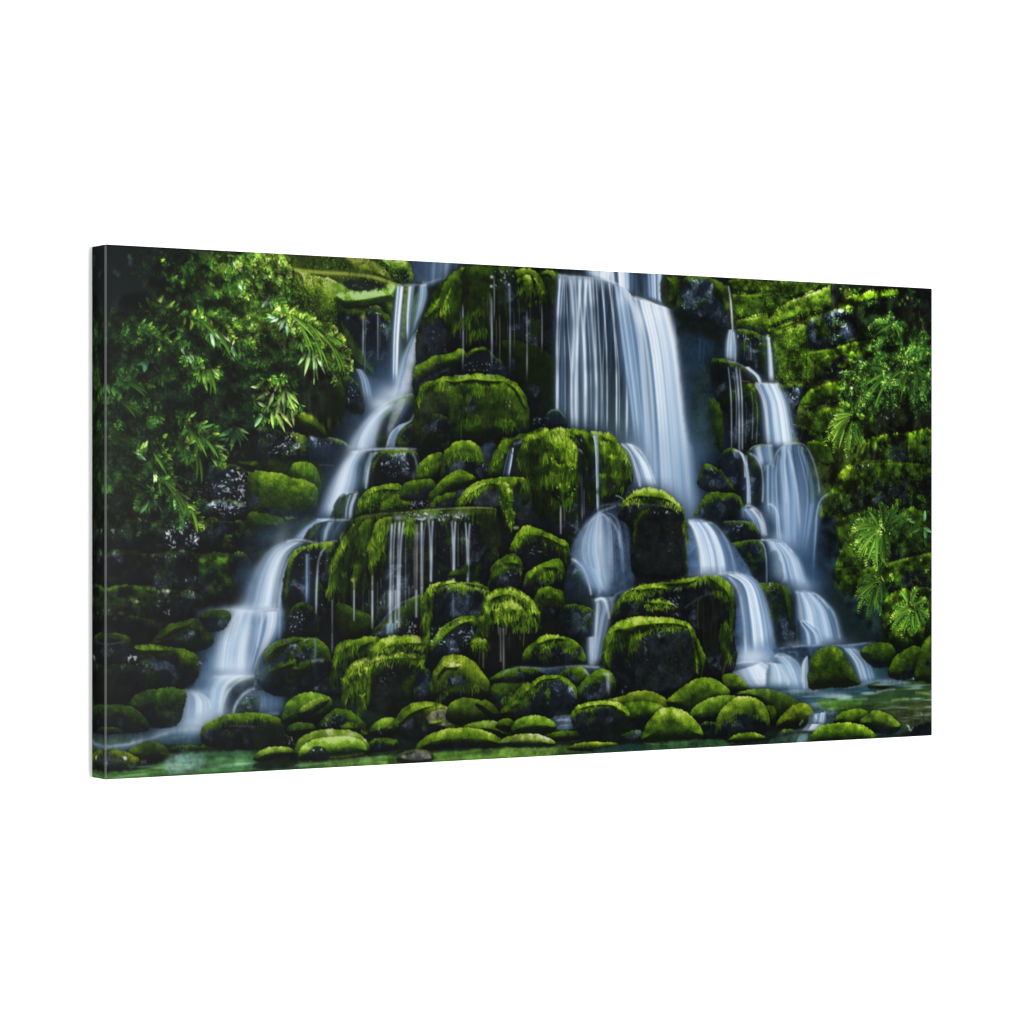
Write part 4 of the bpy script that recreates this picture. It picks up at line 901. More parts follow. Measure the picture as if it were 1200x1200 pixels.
scatter([(584, 570), (598, 572), (604, 616), (592, 616)], 26, 3.0, .52, .14, 90, 150, 4, .6, 107, .34)
for x in (603, 606): spark(x, 618, 2, .7, (190, 200, 160))
rock([(690, 512), (702, 506), (718, 512), (730, 524), (738, 536), (741, 556), (736, 570), (726, 584), (704, 588), (692, 580)], 40, .55, 14, 2.5, .6, drape=16, fall=50)
mossy([(704, 508), (716, 506), (726, 518), (734, 534), (728, 538), (716, 524), (706, 520)], .82, R=7, sh=0, tex=1.2)
hang(708, 520, 548, 6, .7); hang(718, 536, 566, 6, .5); hang(722, 556, 574, 8, .55); hang(706, 556, 584, 5, .5); hang(734, 538, 566, 5, .36)
fall([(694, 510), (697, 530), (699, 600)], [(700, 510), (701, 530), (702, 600)], .85, .62, .4, 3, 108, .2, 1, 5, halo=.1)
strand([(692, 506), (700, 508), (706, 506)], 2, .7, (150, 160, 170))

# flat table of stone with falling threads
rock([(382, 700), (387, 668), (394, 644), (404, 624), (414, 608), (432, 602), (470, 599), (500, 597), (546, 594), (576, 594), (582, 602), (582, 640), (590, 680), (560, 720), (500, 740), (440, 744), (390, 730)], 6, .5, 10, 1.6, .15, drape=14, fall=50, glint=.5, dim=.85)
area([(424, 604), (450, 600), (500, 597), (546, 594.5), (577, 596), (566, 600), (530, 602), (480, 605), (450, 605)], (50, 66, 26), .8, 2, .9)
glints([(470, 602), (545, 599), (545, 609), (470, 611)], 90, 1., 109, 1.4, 0, (160, 172, 186))
for (x, y, rx, c) in [(519, 604.5, 7, 150), (536, 603, 5, 140), (505, 606, 4, 130), (545, 603, 3, 120), (466, 606, 7, 120), (492, 606, 4, 110)]: dab(x, y, rx, 2.4, (c, c + 8, c + 18), .75, 1.)
strand([(500, 596.5), (546, 594.4), (576, 594.6)], 1.0, .7, (150, 164, 120), .1); strand([(420, 607), (446, 602), (470, 600)], 1.4, .6, (110, 128, 50), .1)
glints([(508, 612), (574, 606), (574, 670), (510, 676)], 46, .35, 110, 1.3, 80, (110, 120, 134))
area([(560, 604), (582, 606), (586, 640), (570, 640)], (24, 32, 14), .8, 4, .4)
# moss drapes on the left of the table
mossy([(383, 690), (388, 664), (396, 642), (406, 624), (414, 614), (416, 622), (408, 640), (400, 660), (392, 684), (386, 704)], .66, R=6, drape=4, hue=(1.05, 1, 1.2))
mossy([(392, 690), (398, 660), (408, 640), (416, 626), (424, 618), (420, 640), (410, 668), (402, 700), (394, 706)], .34, R=6, sh=.2, drape=8)
mossy([(410, 690), (414, 660), (418, 630), (424, 612), (436, 608), (434, 630), (428, 660), (420, 690), (412, 700)], .56, R=6, drape=8)
mossy([(430, 660), (431, 640), (436, 620), (444, 608), (456, 604), (460, 610), (454, 630), (448, 650), (440, 672), (434, 678)], .70, R=7, drape=6, hue=(1.05, 1, 1.1), tex=1.3)
hang(390, 668, 712, 4, .4); hang(402, 672, 716, 5, .34); hang(414, 680, 716, 4, .44); hang(436, 660, 690, 3, .6); hang(426, 650, 700, 4, .3); hang(448, 640, 680, 4, .34)
mossy([(474, 610), (486, 608), (488, 626), (482, 650), (476, 640)], .5, R=5, drape=6, sh=.2)
strand([(446, 610), (438, 622), (434, 640)], 1.2, .5, (130, 130, 90))
strand([(402, 622), (398, 632)], 1.6, .6, (130, 140, 90))
for (x, y0, x1, y1, w, a, c) in [(459, 612, 457, 720, 1.7, .9, 0), (463, 610, 460, 716, 1.0, .7, 0), (468, 610, 465.5, 720, 1.6, .9, 0), (473, 610, 467, 724, 1.5, .85, 0), (475, 622, 475, 690, .8, .6, 1), (486, 612, 486, 700, .9, .6, 1), (488.5, 612, 488, 716, 1.2, .75, 1), (494, 610, 493.5, 724, 1.7, .9, 0), (498, 612, 495, 690, .8, .6, 1), (484, 640, 484.5, 690, .6, .4, 1),
        (502, 608, 504.5, 682, 1.3, .8, 0), (507, 609, 505, 682, 1.4, .85, 0), (529, 610, 531, 682, 1.5, .85, 0), (533.5, 610, 531.5, 682, 1.3, .85, 0), (536.5, 612, 536.5, 664, .7, .5, 1), (545, 611, 547.5, 684, 1.2, .8, 0), (550.5, 612, 548, 684, 1.4, .85, 0), (541, 620, 541, 650, .5, .35, 1), (510, 620, 510, 650, .5, .3, 1), (527.5, 640, 528, 660, .6, .3, 1)]:
    strand([(x, y0), (x * .35 + x1 * .65, y0 * .7 + y1 * .3), (x1, y1)], w, a, (184, 198, 216) if c == 0 else (146, 142, 144), .03)
for (x, y0, y1, w, a) in [(436, 672, 740, 1.2, .8), (414.5, 676, 728, 1.1, .7), (389, 700, 762, 1.1, .75), (442, 680, 720, .6, .4), (450, 690, 712, .6, .35), (425, 690, 720, .5, .35), (432, 690, 706, .5, .3), (446, 676, 690, .6, .4), (382, 690, 700, .8, .5), (397, 700, 715, .6, .4), (479, 684, 728, .8, .5)]:
    strand([(x, y0), (x, y1)], w, a, (150, 150, 150), .06)
mossy([(540, 664), (548, 658), (548, 676), (536, 680), (524, 676), (530, 668)], .34, R=6, sh=0)
# right flank below the tress
rock([(596, 648), (603, 630), (610, 620), (618, 615), (634, 620), (652, 628), (664, 636), (668, 650), (664, 664), (640, 668), (612, 666)], 14, .72, 10, 2, .35, fall=22, drape=6)
mossy([(602, 640), (608, 626), (616, 616), (630, 618), (648, 626), (664, 637), (660, 644), (644, 636), (628, 634), (616, 640), (608, 650)], .78, R=8, sh=.1, drape=4)
area([(614, 642), (632, 638), (650, 642), (652, 658), (620, 664)], (14, 18, 22), .85, 3, .4)
glints([(618, 636), (640, 638), (636, 646), (622, 648)], 10, .6, 111, 1.3, 20, (150, 156, 150))
hang(662, 644, 668, 5, .6); hang(638, 636, 648, 3, .6); hang(654, 642, 660, 4, .45)
rock([(576, 664), (586, 654), (600, 648), (612, 660), (610, 676), (590, 680), (574, 676)], 12, .5, 8, 2.2, .5)
rock([(570, 690), (576, 672), (590, 662), (604, 662), (612, 674), (604, 690), (586, 696)], 8, .4, 8, 2.2, .4, glint=.6)
mossy([(588, 658), (598, 650), (606, 656), (608, 662), (594, 664)], .66, R=6, sh=.1)
glints([(588, 664), (612, 660), (612, 680), (590, 680)], 16, .5, 112, 1.2)
rock([(612, 690), (616, 674), (630, 662), (646, 654), (658, 656), (662, 672), (656, 690), (640, 700), (622, 700)], 14, .58, 10, 2.4, .5, drape=6)
mossy([(616, 680), (622, 668), (630, 664), (630, 674), (622, 682)], .72, R=6, sh=.1)
mossy([(636, 664), (648, 656), (657, 660), (660, 674), (650, 672), (642, 670)], .56, R=6, sh=.1)
rock([(622, 712), (630, 692), (646, 688), (662, 694), (664, 712), (650, 722), (632, 724)], 12, .5, 10, 2.4, .4, drape=8)
mossy([(640, 700), (648, 690), (658, 694), (664, 706), (656, 712), (646, 708)], .6, R=6, sh=.1)
# smooth grey stone beside centre stream
rock([(660, 690), (664, 668), (670, 656), (678, 660), (688, 676), (694, 696), (697, 712), (690, 720), (670, 716), (662, 706)], 1, .3, 16, 1, 0, tint=(24, 34, 50), glint=.1)
rock([(654, 730), (658, 712), (672, 708), (692, 712), (697, 720), (696, 740), (684, 748), (664, 750)], 3, .34, 10, 2, .2, tint=(2, 4, 8), glint=.3)
# centre stream: veil over the round stone
area([(668, 646), (680, 620), (692, 608), (706, 600), (724, 600), (742, 620), (742, 690), (726, 700), (700, 704), (690, 680), (674, 660)], (36, 50, 70), .95, 3, .4)
fall([(698, 600), (684, 616), (674, 648), (692, 690)], [(704, 598), (708, 612), (714, 650), (714, 698)], .8, .52, .4, 5, 113, .3, 3, 8)
fall([(700, 600), (706, 620), (706, 700)], [(716, 600), (734, 616), (742, 690)], .40, .36, .5, 8, 114, .25, 2, 30, gap=.5)
strand([(682, 622), (692, 610), (704, 603), (712, 608), (722, 620), (726, 640)], 1.6, .5, (190, 204, 222), .1)
strand([(712, 604), (724, 622), (727, 644)], 2, .5, (186, 200, 220), .1); strand([(703, 604), (702, 640), (702, 700)], 3, .5, (180, 196, 220), .1)
strand([(699, 600), (712, 596), (722, 592)], 1.6, .8, (170, 186, 206), .05)
glints([(720, 580), (730, 576), (728, 590), (720, 592)], 8, .7, 115, 1.3); glints([(736, 614), (742, 614), (742, 632), (736, 630)], 6, .8, 116, 1.0)
strand([(668, 654), (676, 658), (684, 668), (690, 684), (693, 698)], 1.8, .85, (206, 218, 232), .05)
fall([(672, 654), (690, 690)], [(700, 668), (712, 694)], .6, .45, .3, 4, 117, .3, 2, 4)
strand([(697, 596), (706, 592), (722, 590), (760, 589), (790, 593), (800, 600)], 1.0, .6, (110, 124, 80), .05)
fall([(693, 700), (696, 715), (694, 745), (690, 780)], [(720, 698), (722, 712), (715, 726), (704, 776)], .8, .5, .45, 4, 118, .3, 3, 6)
strand([(696, 704), (704, 701), (710, 706), (714, 726)], 1.8, .8, (226, 234, 242), .06); strand([(700, 704), (698, 740), (697, 776)], 2.2, .6, (210, 222, 236), .06)
strand([(718, 702), (722, 696), (732, 692), (742, 688)], 1.4, .6, (130, 150, 176), .1)
fall([(686, 746), (687, 782)], [(700, 744), (700, 782)], .7, .6, .3, 3, 119, .3, 3, 4)

# dark mossy block right of the centre stream
rock([(724, 606), (728, 592), (736, 582), (748, 574), (764, 571), (780, 576), (792, 586), (800, 598), (806, 616), (809, 640), (808, 662), (798, 676), (770, 678), (746, 676), (738, 660), (738, 620)], 5, .6, 14, 1.6, .1, glint=.3, dim=.75)
mossy([(724, 594), (732, 582), (746, 573), (764, 571), (780, 576), (792, 586), (800, 598), (796, 598), (780, 592), (760, 590), (740, 590)], .82, R=9, sh=.1, fall=16)
strand([(722, 592), (744, 590.5), (766, 591), (786, 595), (797, 603)], 1.1, .7, (116, 124, 84), .05)
area([(746, 600), (764, 594), (786, 598), (798, 612), (802, 640), (800, 664), (784, 672), (760, 672), (746, 660), (744, 624)], (15, 18, 18), .85, 4, .5)
mossy([(740, 636), (742, 612), (750, 600), (762, 596), (754, 604), (747, 618), (745, 640)], .6, R=5, sh=0, drape=4)
mossy([(798, 602), (804, 614), (808, 640), (808, 660), (802, 674), (800, 650), (801, 630)], .52, R=5, sh=0, drape=4)
glints([(762, 597), (776, 596), (788, 600), (784, 604), (766, 601)], 8, .7, 121, 1.1, 10); glints([(776, 620), (790, 610), (792, 650), (778, 650)], 16, .35, 122, 1.2, 60, (110, 120, 80))

# right-hand inner cascade
area([(806, 612), (826, 610), (860, 640), (884, 680), (902, 730), (912, 790), (864, 806), (850, 760), (848, 690), (820, 672), (806, 672)], (50, 72, 102), .95, 4, .3)
fall([(805, 610), (812, 625), (818, 650), (820, 678)], [(836, 612), (848, 626), (858, 650), (862, 676)], .95, .55, .36, 7, 123, .12, 2, 10, streaks=((.12, .05, .3), (.55, .06, .35), (.3, .06, -.35)))
strand([(806, 610), (814, 622), (820, 646), (822, 674)], 1.4, .6, (216, 228, 240), .06); strand([(822, 611), (834, 626), (841, 650), (844, 674)], 2.2, .7, (220, 230, 242), .06); strand([(834, 612), (847, 626), (857, 650), (861, 672)], 1.6, .5, (186, 204, 228), .06)
strand([(805, 609.5), (822, 610), (836, 613)], 1.5, .85, (226, 234, 242), .08)
fall([(840, 672), (862, 686), (868, 720), (872, 776)], [(874, 672), (890, 684), (902, 720), (908, 760)], .95, .56, .34, 7, 124, .12, 2, 14, streaks=((.12, .06, .3), (.42, .06, .3), (.28, .05, -.3), (.7, .08, -.3)))
strand([(838, 673), (852, 671), (866, 672), (878, 680)], 1.8, .85, (226, 234, 242), .08)
strand([(852, 674), (864, 690), (870, 720), (874, 768)], 2, .6, (220, 230, 242), .06); strand([(868, 674), (880, 692), (888, 720), (892, 750)], 2, .55, (200, 216, 236), .06)
dab(880, 768, 24, 10, (160, 182, 208), .5)
fall([(858, 786), (862, 796), (872, 806)], [(892, 774), (908, 786), (918, 806)], .95, .68, .2, 5, 125, .2, 3, 4)
strand([(860, 778), (874, 775), (890, 776), (904, 786), (914, 804)], 1.6, .8, (228, 236, 244), .08); strand([(858, 787), (866, 792), (872, 804)], 1.5, .8, (226, 236, 244), .08)

for (x, y, rx, ry, al_) in [(836, 674, 18, 6, .35), (880, 770, 26, 8, .6), (820, 676, 14, 5, .4), (900, 790, 16, 8, .4)]:
    dab(x, y, rx, ry, (190, 208, 230), al_)
for (x, y, rx, ry, al_) in [(915, 630, 16, 8, .4), (940, 686, 20, 8, .4), (968, 752, 26, 6, .4), (930, 756, 16, 5, .35), (906, 600, 14, 12, .3), (930, 600, 18, 40, .2)]:
    dab(x, y, rx, ry, (150, 176, 208), al_)
# two big square boulders
rock([(718, 730), (720, 710), (730, 696), (744, 688), (764, 684), (790, 680), (812, 676), (832, 674), (848, 678), (858, 690), (862, 710), (861, 740), (863, 772), (852, 796), (820, 800), (760, 740)], 8, .62, 14, 2, .12, glint=.5, drape=4, dim=.85)
mossy([(730, 698), (742, 687), (758, 683), (776, 686), (782, 690), (764, 694), (746, 700), (742, 694)], .78, R=7, sh=0, fall=14)
mossy([(754, 706), (766, 700), (782, 702), (790, 710), (778, 714), (764, 712)], .66, R=6, sh=.2)
mossy([(772, 682), (800, 677), (818, 677), (812, 686), (796, 689), (780, 686)], .5, R=6, sh=0)
mossy([(828, 674), (846, 676), (858, 690), (862, 716), (858, 750), (854, 778), (850, 760), (852, 720), (848, 700), (836, 692)], .58, R=8, sh=0, drape=6)
area([(820, 702), (846, 696), (852, 720), (848, 760), (826, 770), (818, 740)], (12, 15, 12), .85, 3, .4, vert=True)
mossy([(842, 736), (852, 730), (854, 770), (848, 788), (842, 760)], .4, R=6, sh=.1, drape=6)
glints([(784, 692), (800, 686), (800, 704), (786, 712)], 20, .55, 126, 1.3, 50, (120, 140, 170)); glints([(788, 708), (800, 706), (796, 722), (788, 720)], 14, .5, 127, 1.2)
strand([(800, 714), (810, 706), (824, 698), (838, 694)], 1.6, .5, (90, 104, 114), .1)
strand([(818, 700), (817, 720), (818, 734)], 1.2, .5, (90, 100, 60), .1)
strand([(854, 770), (848, 784), (846, 798)], 1.6, .5, (116, 116, 50), .1)
rock([(704, 780), (706, 756), (711, 740), (722, 729), (738, 723), (760, 722), (786, 724), (804, 728), (813, 738), (818, 760), (820, 790), (806, 806), (776, 814), (740, 812), (716, 808)], 10, .72, 14, 1.6, .15, glint=.35, drape=8, fall=26)
mossy([(711, 744), (722, 730), (738, 723.5), (762, 722), (788, 724), (806, 730), (813, 740), (806, 738), (790, 735), (768, 738), (752, 742), (738, 746), (724, 744)], .90, R=9, sh=.1, fall=20)
mossy([(705, 780), (707, 758), (712, 744), (720, 738), (724, 744), (718, 760), (716, 786)], .56, R=6, sh=0, drape=8)
mossy([(736, 756), (740, 744), (754, 742), (752, 752), (744, 764), (740, 780), (737, 770)], .52, R=6, sh=0, drape=8)
mossy([(806, 736), (813, 742), (816, 766), (818, 790), (814, 786), (812, 764)], .70, R=4, sh=0, drape=4)
area([(744, 762), (756, 746), (780, 740), (804, 738), (810, 764), (812, 790), (796, 804), (764, 810), (746, 806)], (20, 25, 26), .8, 3, .6)
glints([(756, 742), (802, 734), (803, 739), (758, 748)], 24, .8, 128, 1.2, 0, (130, 140, 150)); glints([(780, 744), (806, 742), (804, 790), (780, 800)], 30, .35, 129, 1.2, 60, (100, 110, 80)); glints([(754, 750), (759, 750), (758, 776), (754, 776)], 12, .5, 130, 1.1, 85, (110, 126, 140))
mossy([(815, 748), (822, 758), (827, 772), (823, 786), (818, 770)], .55, R=5, drape=3)
strand([(823, 782), (821, 796)], .8, .6, (120, 130, 50), .1)
rock([(846, 800), (850, 790), (862, 790), (874, 800), (877, 808), (868, 812), (850, 810)], 8, .55, 8, 1.8, .5)

# ---------------------------------------------------------------- lower centre-left: ledges, beards and small falls
rock([(434, 742), (446, 730), (462, 716), (480, 702), (494, 696), (500, 712), (490, 734), (470, 748), (440, 750)], 8, .36, 8, 1.6, .3, glint=.6, tint=(2, 6, 6))
strand([(434, 740), (444, 732), (456, 718), (470, 706), (492, 697)], 1.2, .7, (150, 160, 150), .05)
glints([(426, 740), (436, 740), (436, 746), (426, 746)], 8, .7, 131, 1.3, 0); glints([(468, 730), (494, 722), (492, 742), (466, 744)], 26, .7, 132, 1.3, -40)
rock([(392, 720), (396, 706), (420, 716), (440, 726), (432, 744), (400, 750)], 30, .3, 10, 2.5, .5, dim=.9)
for (x, y0, y1, w, a) in [(457, 690, 740, 2.4, .85), (463, 690, 738, 1.2, .7), (467, 690, 736, 2.0, .8), (487.5, 690, 724, 1.4, .8), (494, 686, 722, 1.4, .8), (436, 690, 738, 1.2, .8), (414.5, 690, 728, .9, .7), (475, 690, 712, .7, .5)]:
    strand([(x, y0), (x, y1)], w, a, (176, 192, 212), .06)
fall([(452, 730), (452, 744)], [(462, 730), (460, 744)], .8, .6, .3, 3, 133, .3, 1, 3)
rock([(364, 812), (370, 796), (378, 780), (388, 773), (390, 790), (388, 812), (376, 816)], 6, .36, 8, 1.6, .3, dim=.9)
fall([(384, 774), (372, 786), (366, 808)], [(388, 774), (376, 790), (372, 810)], .75, .55, .3, 3, 135, .3, 1, 3, halo=.1)
rock([(386, 812), (386, 786), (390, 766), (398, 754), (414, 748), (436, 746), (448, 752), (440, 770), (420, 790), (402, 814)], 26, .62, 10, 2.2, .4, drape=14, fall=40)
mossy([(388, 800), (388, 776), (394, 760), (406, 752), (414, 756), (404, 770), (396, 790), (392, 814)], .66, R=7, sh=.1, drape=6)
mossy([(408, 760), (420, 750), (436, 748), (436, 756), (420, 766), (412, 776)], .5, R=7, sh=.1, drape=5)
rock([(400, 820), (402, 794), (408, 780), (420, 772), (436, 766), (442, 752), (456, 745), (478, 744), (496, 748), (500, 766), (498, 790), (486, 820), (470, 836), (440, 846), (412, 842)], 26, .62, 14, 2, .12, drape=16, fall=34, glint=.5, dim=.9)
mossy([(430, 770), (436, 756), (448, 748), (466, 744), (486, 745), (498, 750), (494, 760), (478, 762), (460, 766), (446, 774), (436, 778)], .82, R=9, sh=.1, fall=26)
mossy([(402, 800), (406, 784), (416, 775), (430, 772), (440, 768), (456, 766), (476, 764), (492, 766), (497, 774), (484, 776), (466, 776), (450, 778), (434, 784), (420, 792), (410, 810)], .88, R=8, sh=.2, fall=22, hue=(1.05, 1, 1.1))
area([(436, 800), (446, 786), (470, 780), (488, 784), (490, 800), (476, 826), (450, 838), (436, 830)], (15, 19, 18), .85, 4, .5)
glints([(440, 784), (460, 778), (462, 796), (442, 800)], 18, .5, 136, 1.3, None, (100, 120, 140))
hang(404, 796, 838, 5, .66); hang(412, 790, 832, 5, .50); hang(422, 790, 846, 5, .62, 2); hang(430, 784, 830, 5, .66); hang(418, 800, 838, 3, .45); hang(424, 815, 850, 4, .62); hang(493, 768, 792, 5, .56); hang(486, 776, 800, 4, .36)
mossy([(470, 800), (484, 790), (490, 804), (480, 824), (470, 818)], .26, R=8, sh=0)
rock([(488, 790), (496, 780), (506, 790), (504, 812), (492, 826), (484, 812)], 2, .3, 8, 2, .05, glint=.5, tint=(8, 12, 20))
# centre block with two threads
rock([(493, 752), (493, 722), (496, 700), (504, 686), (520, 681), (548, 682), (566, 686), (574, 696), (570, 720), (556, 740), (530, 746), (508, 760)], 7, .7, 9, 1.6, .1, glint=.5, tint=(0, 2, 4), drape=4)
mossy([(494, 716), (496, 696), (504, 685), (520, 680), (540, 681), (530, 686), (514, 690), (504, 700), (500, 720)], .82, R=6, sh=.1)
mossy([(540, 682), (560, 682), (576, 690), (566, 692), (550, 688)], .42, R=5, sh=0)
hang(497, 700, 764, 5, .56); hang(505, 696, 730, 4, .5); hang(500, 720, 770, 4, .45)
glints([(526, 688), (566, 688), (566, 693), (526, 693)], 16, .8, 137, 1.2, 0); strand([(530.5, 692), (531, 724)], 1.5, .55, (110, 130, 156)); strand([(548, 692), (548, 716)], 1.4, .4, (96, 114, 140)); glints([(512, 700), (566, 700), (556, 722), (514, 726)], 24, .3, 138, 1.3, None, (100, 110, 130))
rock([(503, 760), (510, 744), (520, 732), (536, 724), (556, 722), (560, 740), (552, 758), (536, 770), (510, 778)], 8, .68, 9, 2, .1, glint=.8, tint=(2, 5, 10))
mossy([(516, 748), (522, 734), (536, 727), (550, 724), (554, 728), (540, 734), (530, 742), (520, 750)], .74, R=6, sh=.1)
glints([(526, 742), (556, 732), (550, 758), (530, 762)], 40, .7, 139, 1.3, None, (150, 166, 190)); glints([(504, 738), (518, 734), (514, 760), (504, 760)], 16, .6, 140, 1.3)
# mossy mop
rock([(548, 760), (556, 742), (562, 722), (566, 704), (576, 692), (590, 687), (604, 690), (618, 698), (628, 708), (633, 722), (630, 740), (628, 764), (620, 784), (590, 790), (566, 784)], 30, .5, 14, 2.2, .2, drape=20, fall=30, dim=.85)
mossy([(565, 716), (568, 702), (578, 692), (592, 688), (606, 692), (620, 700), (630, 712), (632, 724), (622, 722), (610, 712), (596, 704), (582, 706), (572, 716)], .82, R=9, sh=.1, fall=26)
mossy([(578, 722), (580, 710), (588, 704), (600, 702), (614, 712), (622, 722), (618, 730), (606, 724), (596, 726), (586, 730)], .92, R=7, sh=.2, tex=1.2)
hang(582, 714, 734, 5, .84); hang(592, 710, 738, 6, .72); hang(570, 708, 746, 6, .52); hang(564, 724, 752, 6, .46); hang(612, 718, 742, 5, .66); hang(620, 714, 738, 4, .7); hang(606, 718, 730, 4, .6); hang(631, 718, 740, 3, .5); hang(600, 726, 744, 4, .4)
mossy([(550, 752), (558, 746), (572, 750), (574, 760), (560, 764), (552, 760)], .66, R=6, sh=.2); hang(556, 752, 768, 4, .5); hang(568, 752, 766, 4, .4)
area([(576, 740), (616, 738), (622, 760), (612, 782), (580, 784), (570, 766)], (11, 14, 13), .75, 4, .3)
strand([(586, 734), (586.5, 776)], 1.2, .75, (140, 136, 132), .05); strand([(589.5, 734), (590, 796)], 1.3, .8, (164, 164, 170), .05); strand([(583.5, 732), (584, 744)], .8, .6, (150, 150, 120)); strand([(593, 734), (592, 744)], .8, .5, (140, 140, 120)); strand([(566, 762), (566, 784)], 1.3, .75, (140, 136, 60)); strand([(562, 760), (561, 780)], .7, .5, (120, 120, 110)); strand([(614, 740), (613, 758)], .7, .5, (120, 130, 60)); strand([(619, 738), (619, 742)], .9, .7, (140, 150, 90)); strand([(557, 758), (557, 770)], .6, .5, (120, 120, 80)); strand([(609, 744), (609, 750)], .6, .4, (120, 120, 80)); strand([(597, 740), (596, 760)], .5, .3, (100, 100, 90))
# low stone right of the mop
rock([(612, 780), (614, 764), (624, 752), (640, 744), (656, 744), (672, 750), (684, 762), (687, 778), (674, 784), (640, 784)], 12, .56, 12, 2, .35, glint=.35, fall=24)
mossy([(626, 752), (640, 744), (656, 744), (662, 750), (648, 754), (634, 758)], .7, R=6, sh=.1)
glints([(636, 756), (662, 756), (660, 772), (638, 774)], 22, .4, 141, 1.3, None, (100, 112, 130))


# shaggy fringes of moss hanging over the stone
def fringe(pts, L=9, b=.5, dens=1.3, seed=0, wide=5):
    g = np.random.default_rng(seed + 41)
    q = smooth(P(pts), False, 6); seg = np.r_[0, np.cumsum(np.hypot(*(q[1:] - q[:-1]).T))]
    for d in np.arange(0, seg[-1], 1.0 / dens):
        x = np.interp(d, seg, q[:, 0]) + g.normal(0, 1.5); y = np.interp(d, seg, q[:, 1]) + g.normal(0, wide * .5) - wide * .5
        c = ramp(MOSS, np.clip(b * g.uniform(.35, 1.45) * (.5 + NB2[int(np.clip(y, 0, AH - 1)), int(np.clip(x, 0, AW - 1))]), .05, .95))
        leaf(x, y, 90 + g.normal(0, 13), L * .62 * SC / LS * g.uniform(.4, 1.5), g.uniform(1.0, 1.7) / LS, c, 0, .5)
# ---------------------------------------------------------------- lower reach of the first stream and the pool
area([(108, 800), (160, 850), (236, 820), (330, 800), (500, 850), (700, 845), (940, 800), (1100, 770), (1100, 880), (700, 900), (400, 915), (100, 930)], (22, 38, 30), .9, 6, .25)
area([(230, 716), (300, 712), (331, 716), (330, 745), (312, 760), (300, 785), (330, 812), (328, 836), (290, 845), (210, 850), (228, 800), (244, 760)], (46, 68, 94), .9, 6, .2)
rock([(262, 800), (276, 794), (298, 793), (306, 806), (300, 838), (266, 842), (258, 820)], 3, .3, 12, 1.4, .1, tint=(16, 28, 42), sh=.2)
fall([(272, 714), (258, 735), (251, 762), (248, 790)], [(300, 714), (298, 740), (294, 765), (294, 790)], .97, .64, .26, 6, 150, .22, 3, 6, wob=.2)
dab(283, 752, 8, 36, (212, 222, 236), .4)
strand([(236, 720), (248, 715.5), (266, 714), (282, 714.5), (300, 716)], 1.5, .85, (214, 226, 236), .12)
fall([(298, 717), (296, 745), (288, 790)], [(329, 714), (326, 738), (302, 788)], .85, .46, .4, 6, 151, .2, 3, 10)
strand([(300, 716), (312, 713.5), (328, 713.5)], 1.6, .8, (190, 206, 224), .06); strand([(313, 716), (304, 735), (301, 760)], 2, .55, (170, 192, 218), .1); strand([(328, 690), (328, 720), (327, 750), (328, 760)], 1.6, .6, (130, 156, 188), .1)
fall([(250, 792), (242, 806), (238, 850)], [(292, 790), (270, 806), (262, 850)], .95, .64, .24, 5, 152, .25, 3, 10)
strand([(248, 793), (268, 791.5), (286, 791.5), (299, 791)], 1.6, .8, (220, 230, 238), .08)
strand([(299, 791.5), (282, 796), (268, 808), (261, 824), (258, 840)], 1.8, .7, (180, 200, 222), .06)
fall([(213, 808), (208, 825), (203, 852)], [(236, 812), (246, 822), (247, 848)], .92, .66, .25, 5, 153, .2, 2, 10)
strand([(210, 808), (222, 809), (236, 813), (244, 820), (247, 832)], 1.6, .8, (214, 226, 236), .06)
strand([(300, 806.5), (292, 808), (282, 816), (275, 828), (272, 840)], 1.9, .85, (186, 204, 224), .06)
fall([(296, 808), (300, 838)], [(330, 806), (330, 838)], .5, .36, .3, 4, 154, .3, 4, 8)
strand([(302, 838), (316, 835.5), (328, 836)], 2, .7, (170, 190, 210), .1)
dab(250, 842, 30, 12, (160, 182, 208), .55); dab(225, 848, 24, 7, (150, 176, 202), .5)
area([(122, 858), (200, 850), (236, 850), (236, 872), (190, 872), (122, 882)], (54, 84, 106), .8, 4, .2)
strand([(118, 876), (130, 874), (160, 869), (185, 860), (205, 855), (236, 854)], 4.5, .85, (180, 206, 226), .02)
strand([(122, 875), (146, 871.5), (176, 865), (200, 857)], 1.6, .7, (214, 230, 240), .1)
strand([(200, 864), (236, 860)], 2, .4, (120, 156, 180))
area([(150, 862), (122, 864), (122, 872), (150, 870)], (62, 86, 62), .6, 3)

# wet rock left of the beards
rock([(301, 800), (300, 780), (308, 762), (320, 752), (336, 747), (356, 746), (372, 748), (386, 762), (384, 790), (360, 810), (326, 816)], 7, .38, 14, 1.6, .3, tint=(2, 6, 10), glint=.4, wet=.3)
mossy([(306, 770), (318, 754), (338, 747), (356, 747), (344, 756), (326, 764), (312, 782)], .44, R=7, sh=0)
mossy([(310, 790), (324, 776), (344, 772), (346, 782), (328, 788)], .40, R=8, sh=.2); mossy([(340, 784), (352, 774), (364, 774), (362, 788), (350, 792)], .36, R=8, sh=.2)
strand([(301, 792), (303, 774), (314, 759), (326, 750)], 1.2, .5, (120, 140, 160), .1)
glints([(338, 752), (366, 750), (362, 766), (340, 768)], 20, .5, 134, 1.3)
strand([(369, 746), (369, 772)], 1.6, .5, (120, 146, 176)); strand([(363, 775), (372, 773), (380, 774)], 2, .7, (160, 176, 190)); strand([(389, 740), (389, 766)], 1, .5, (130, 150, 170))
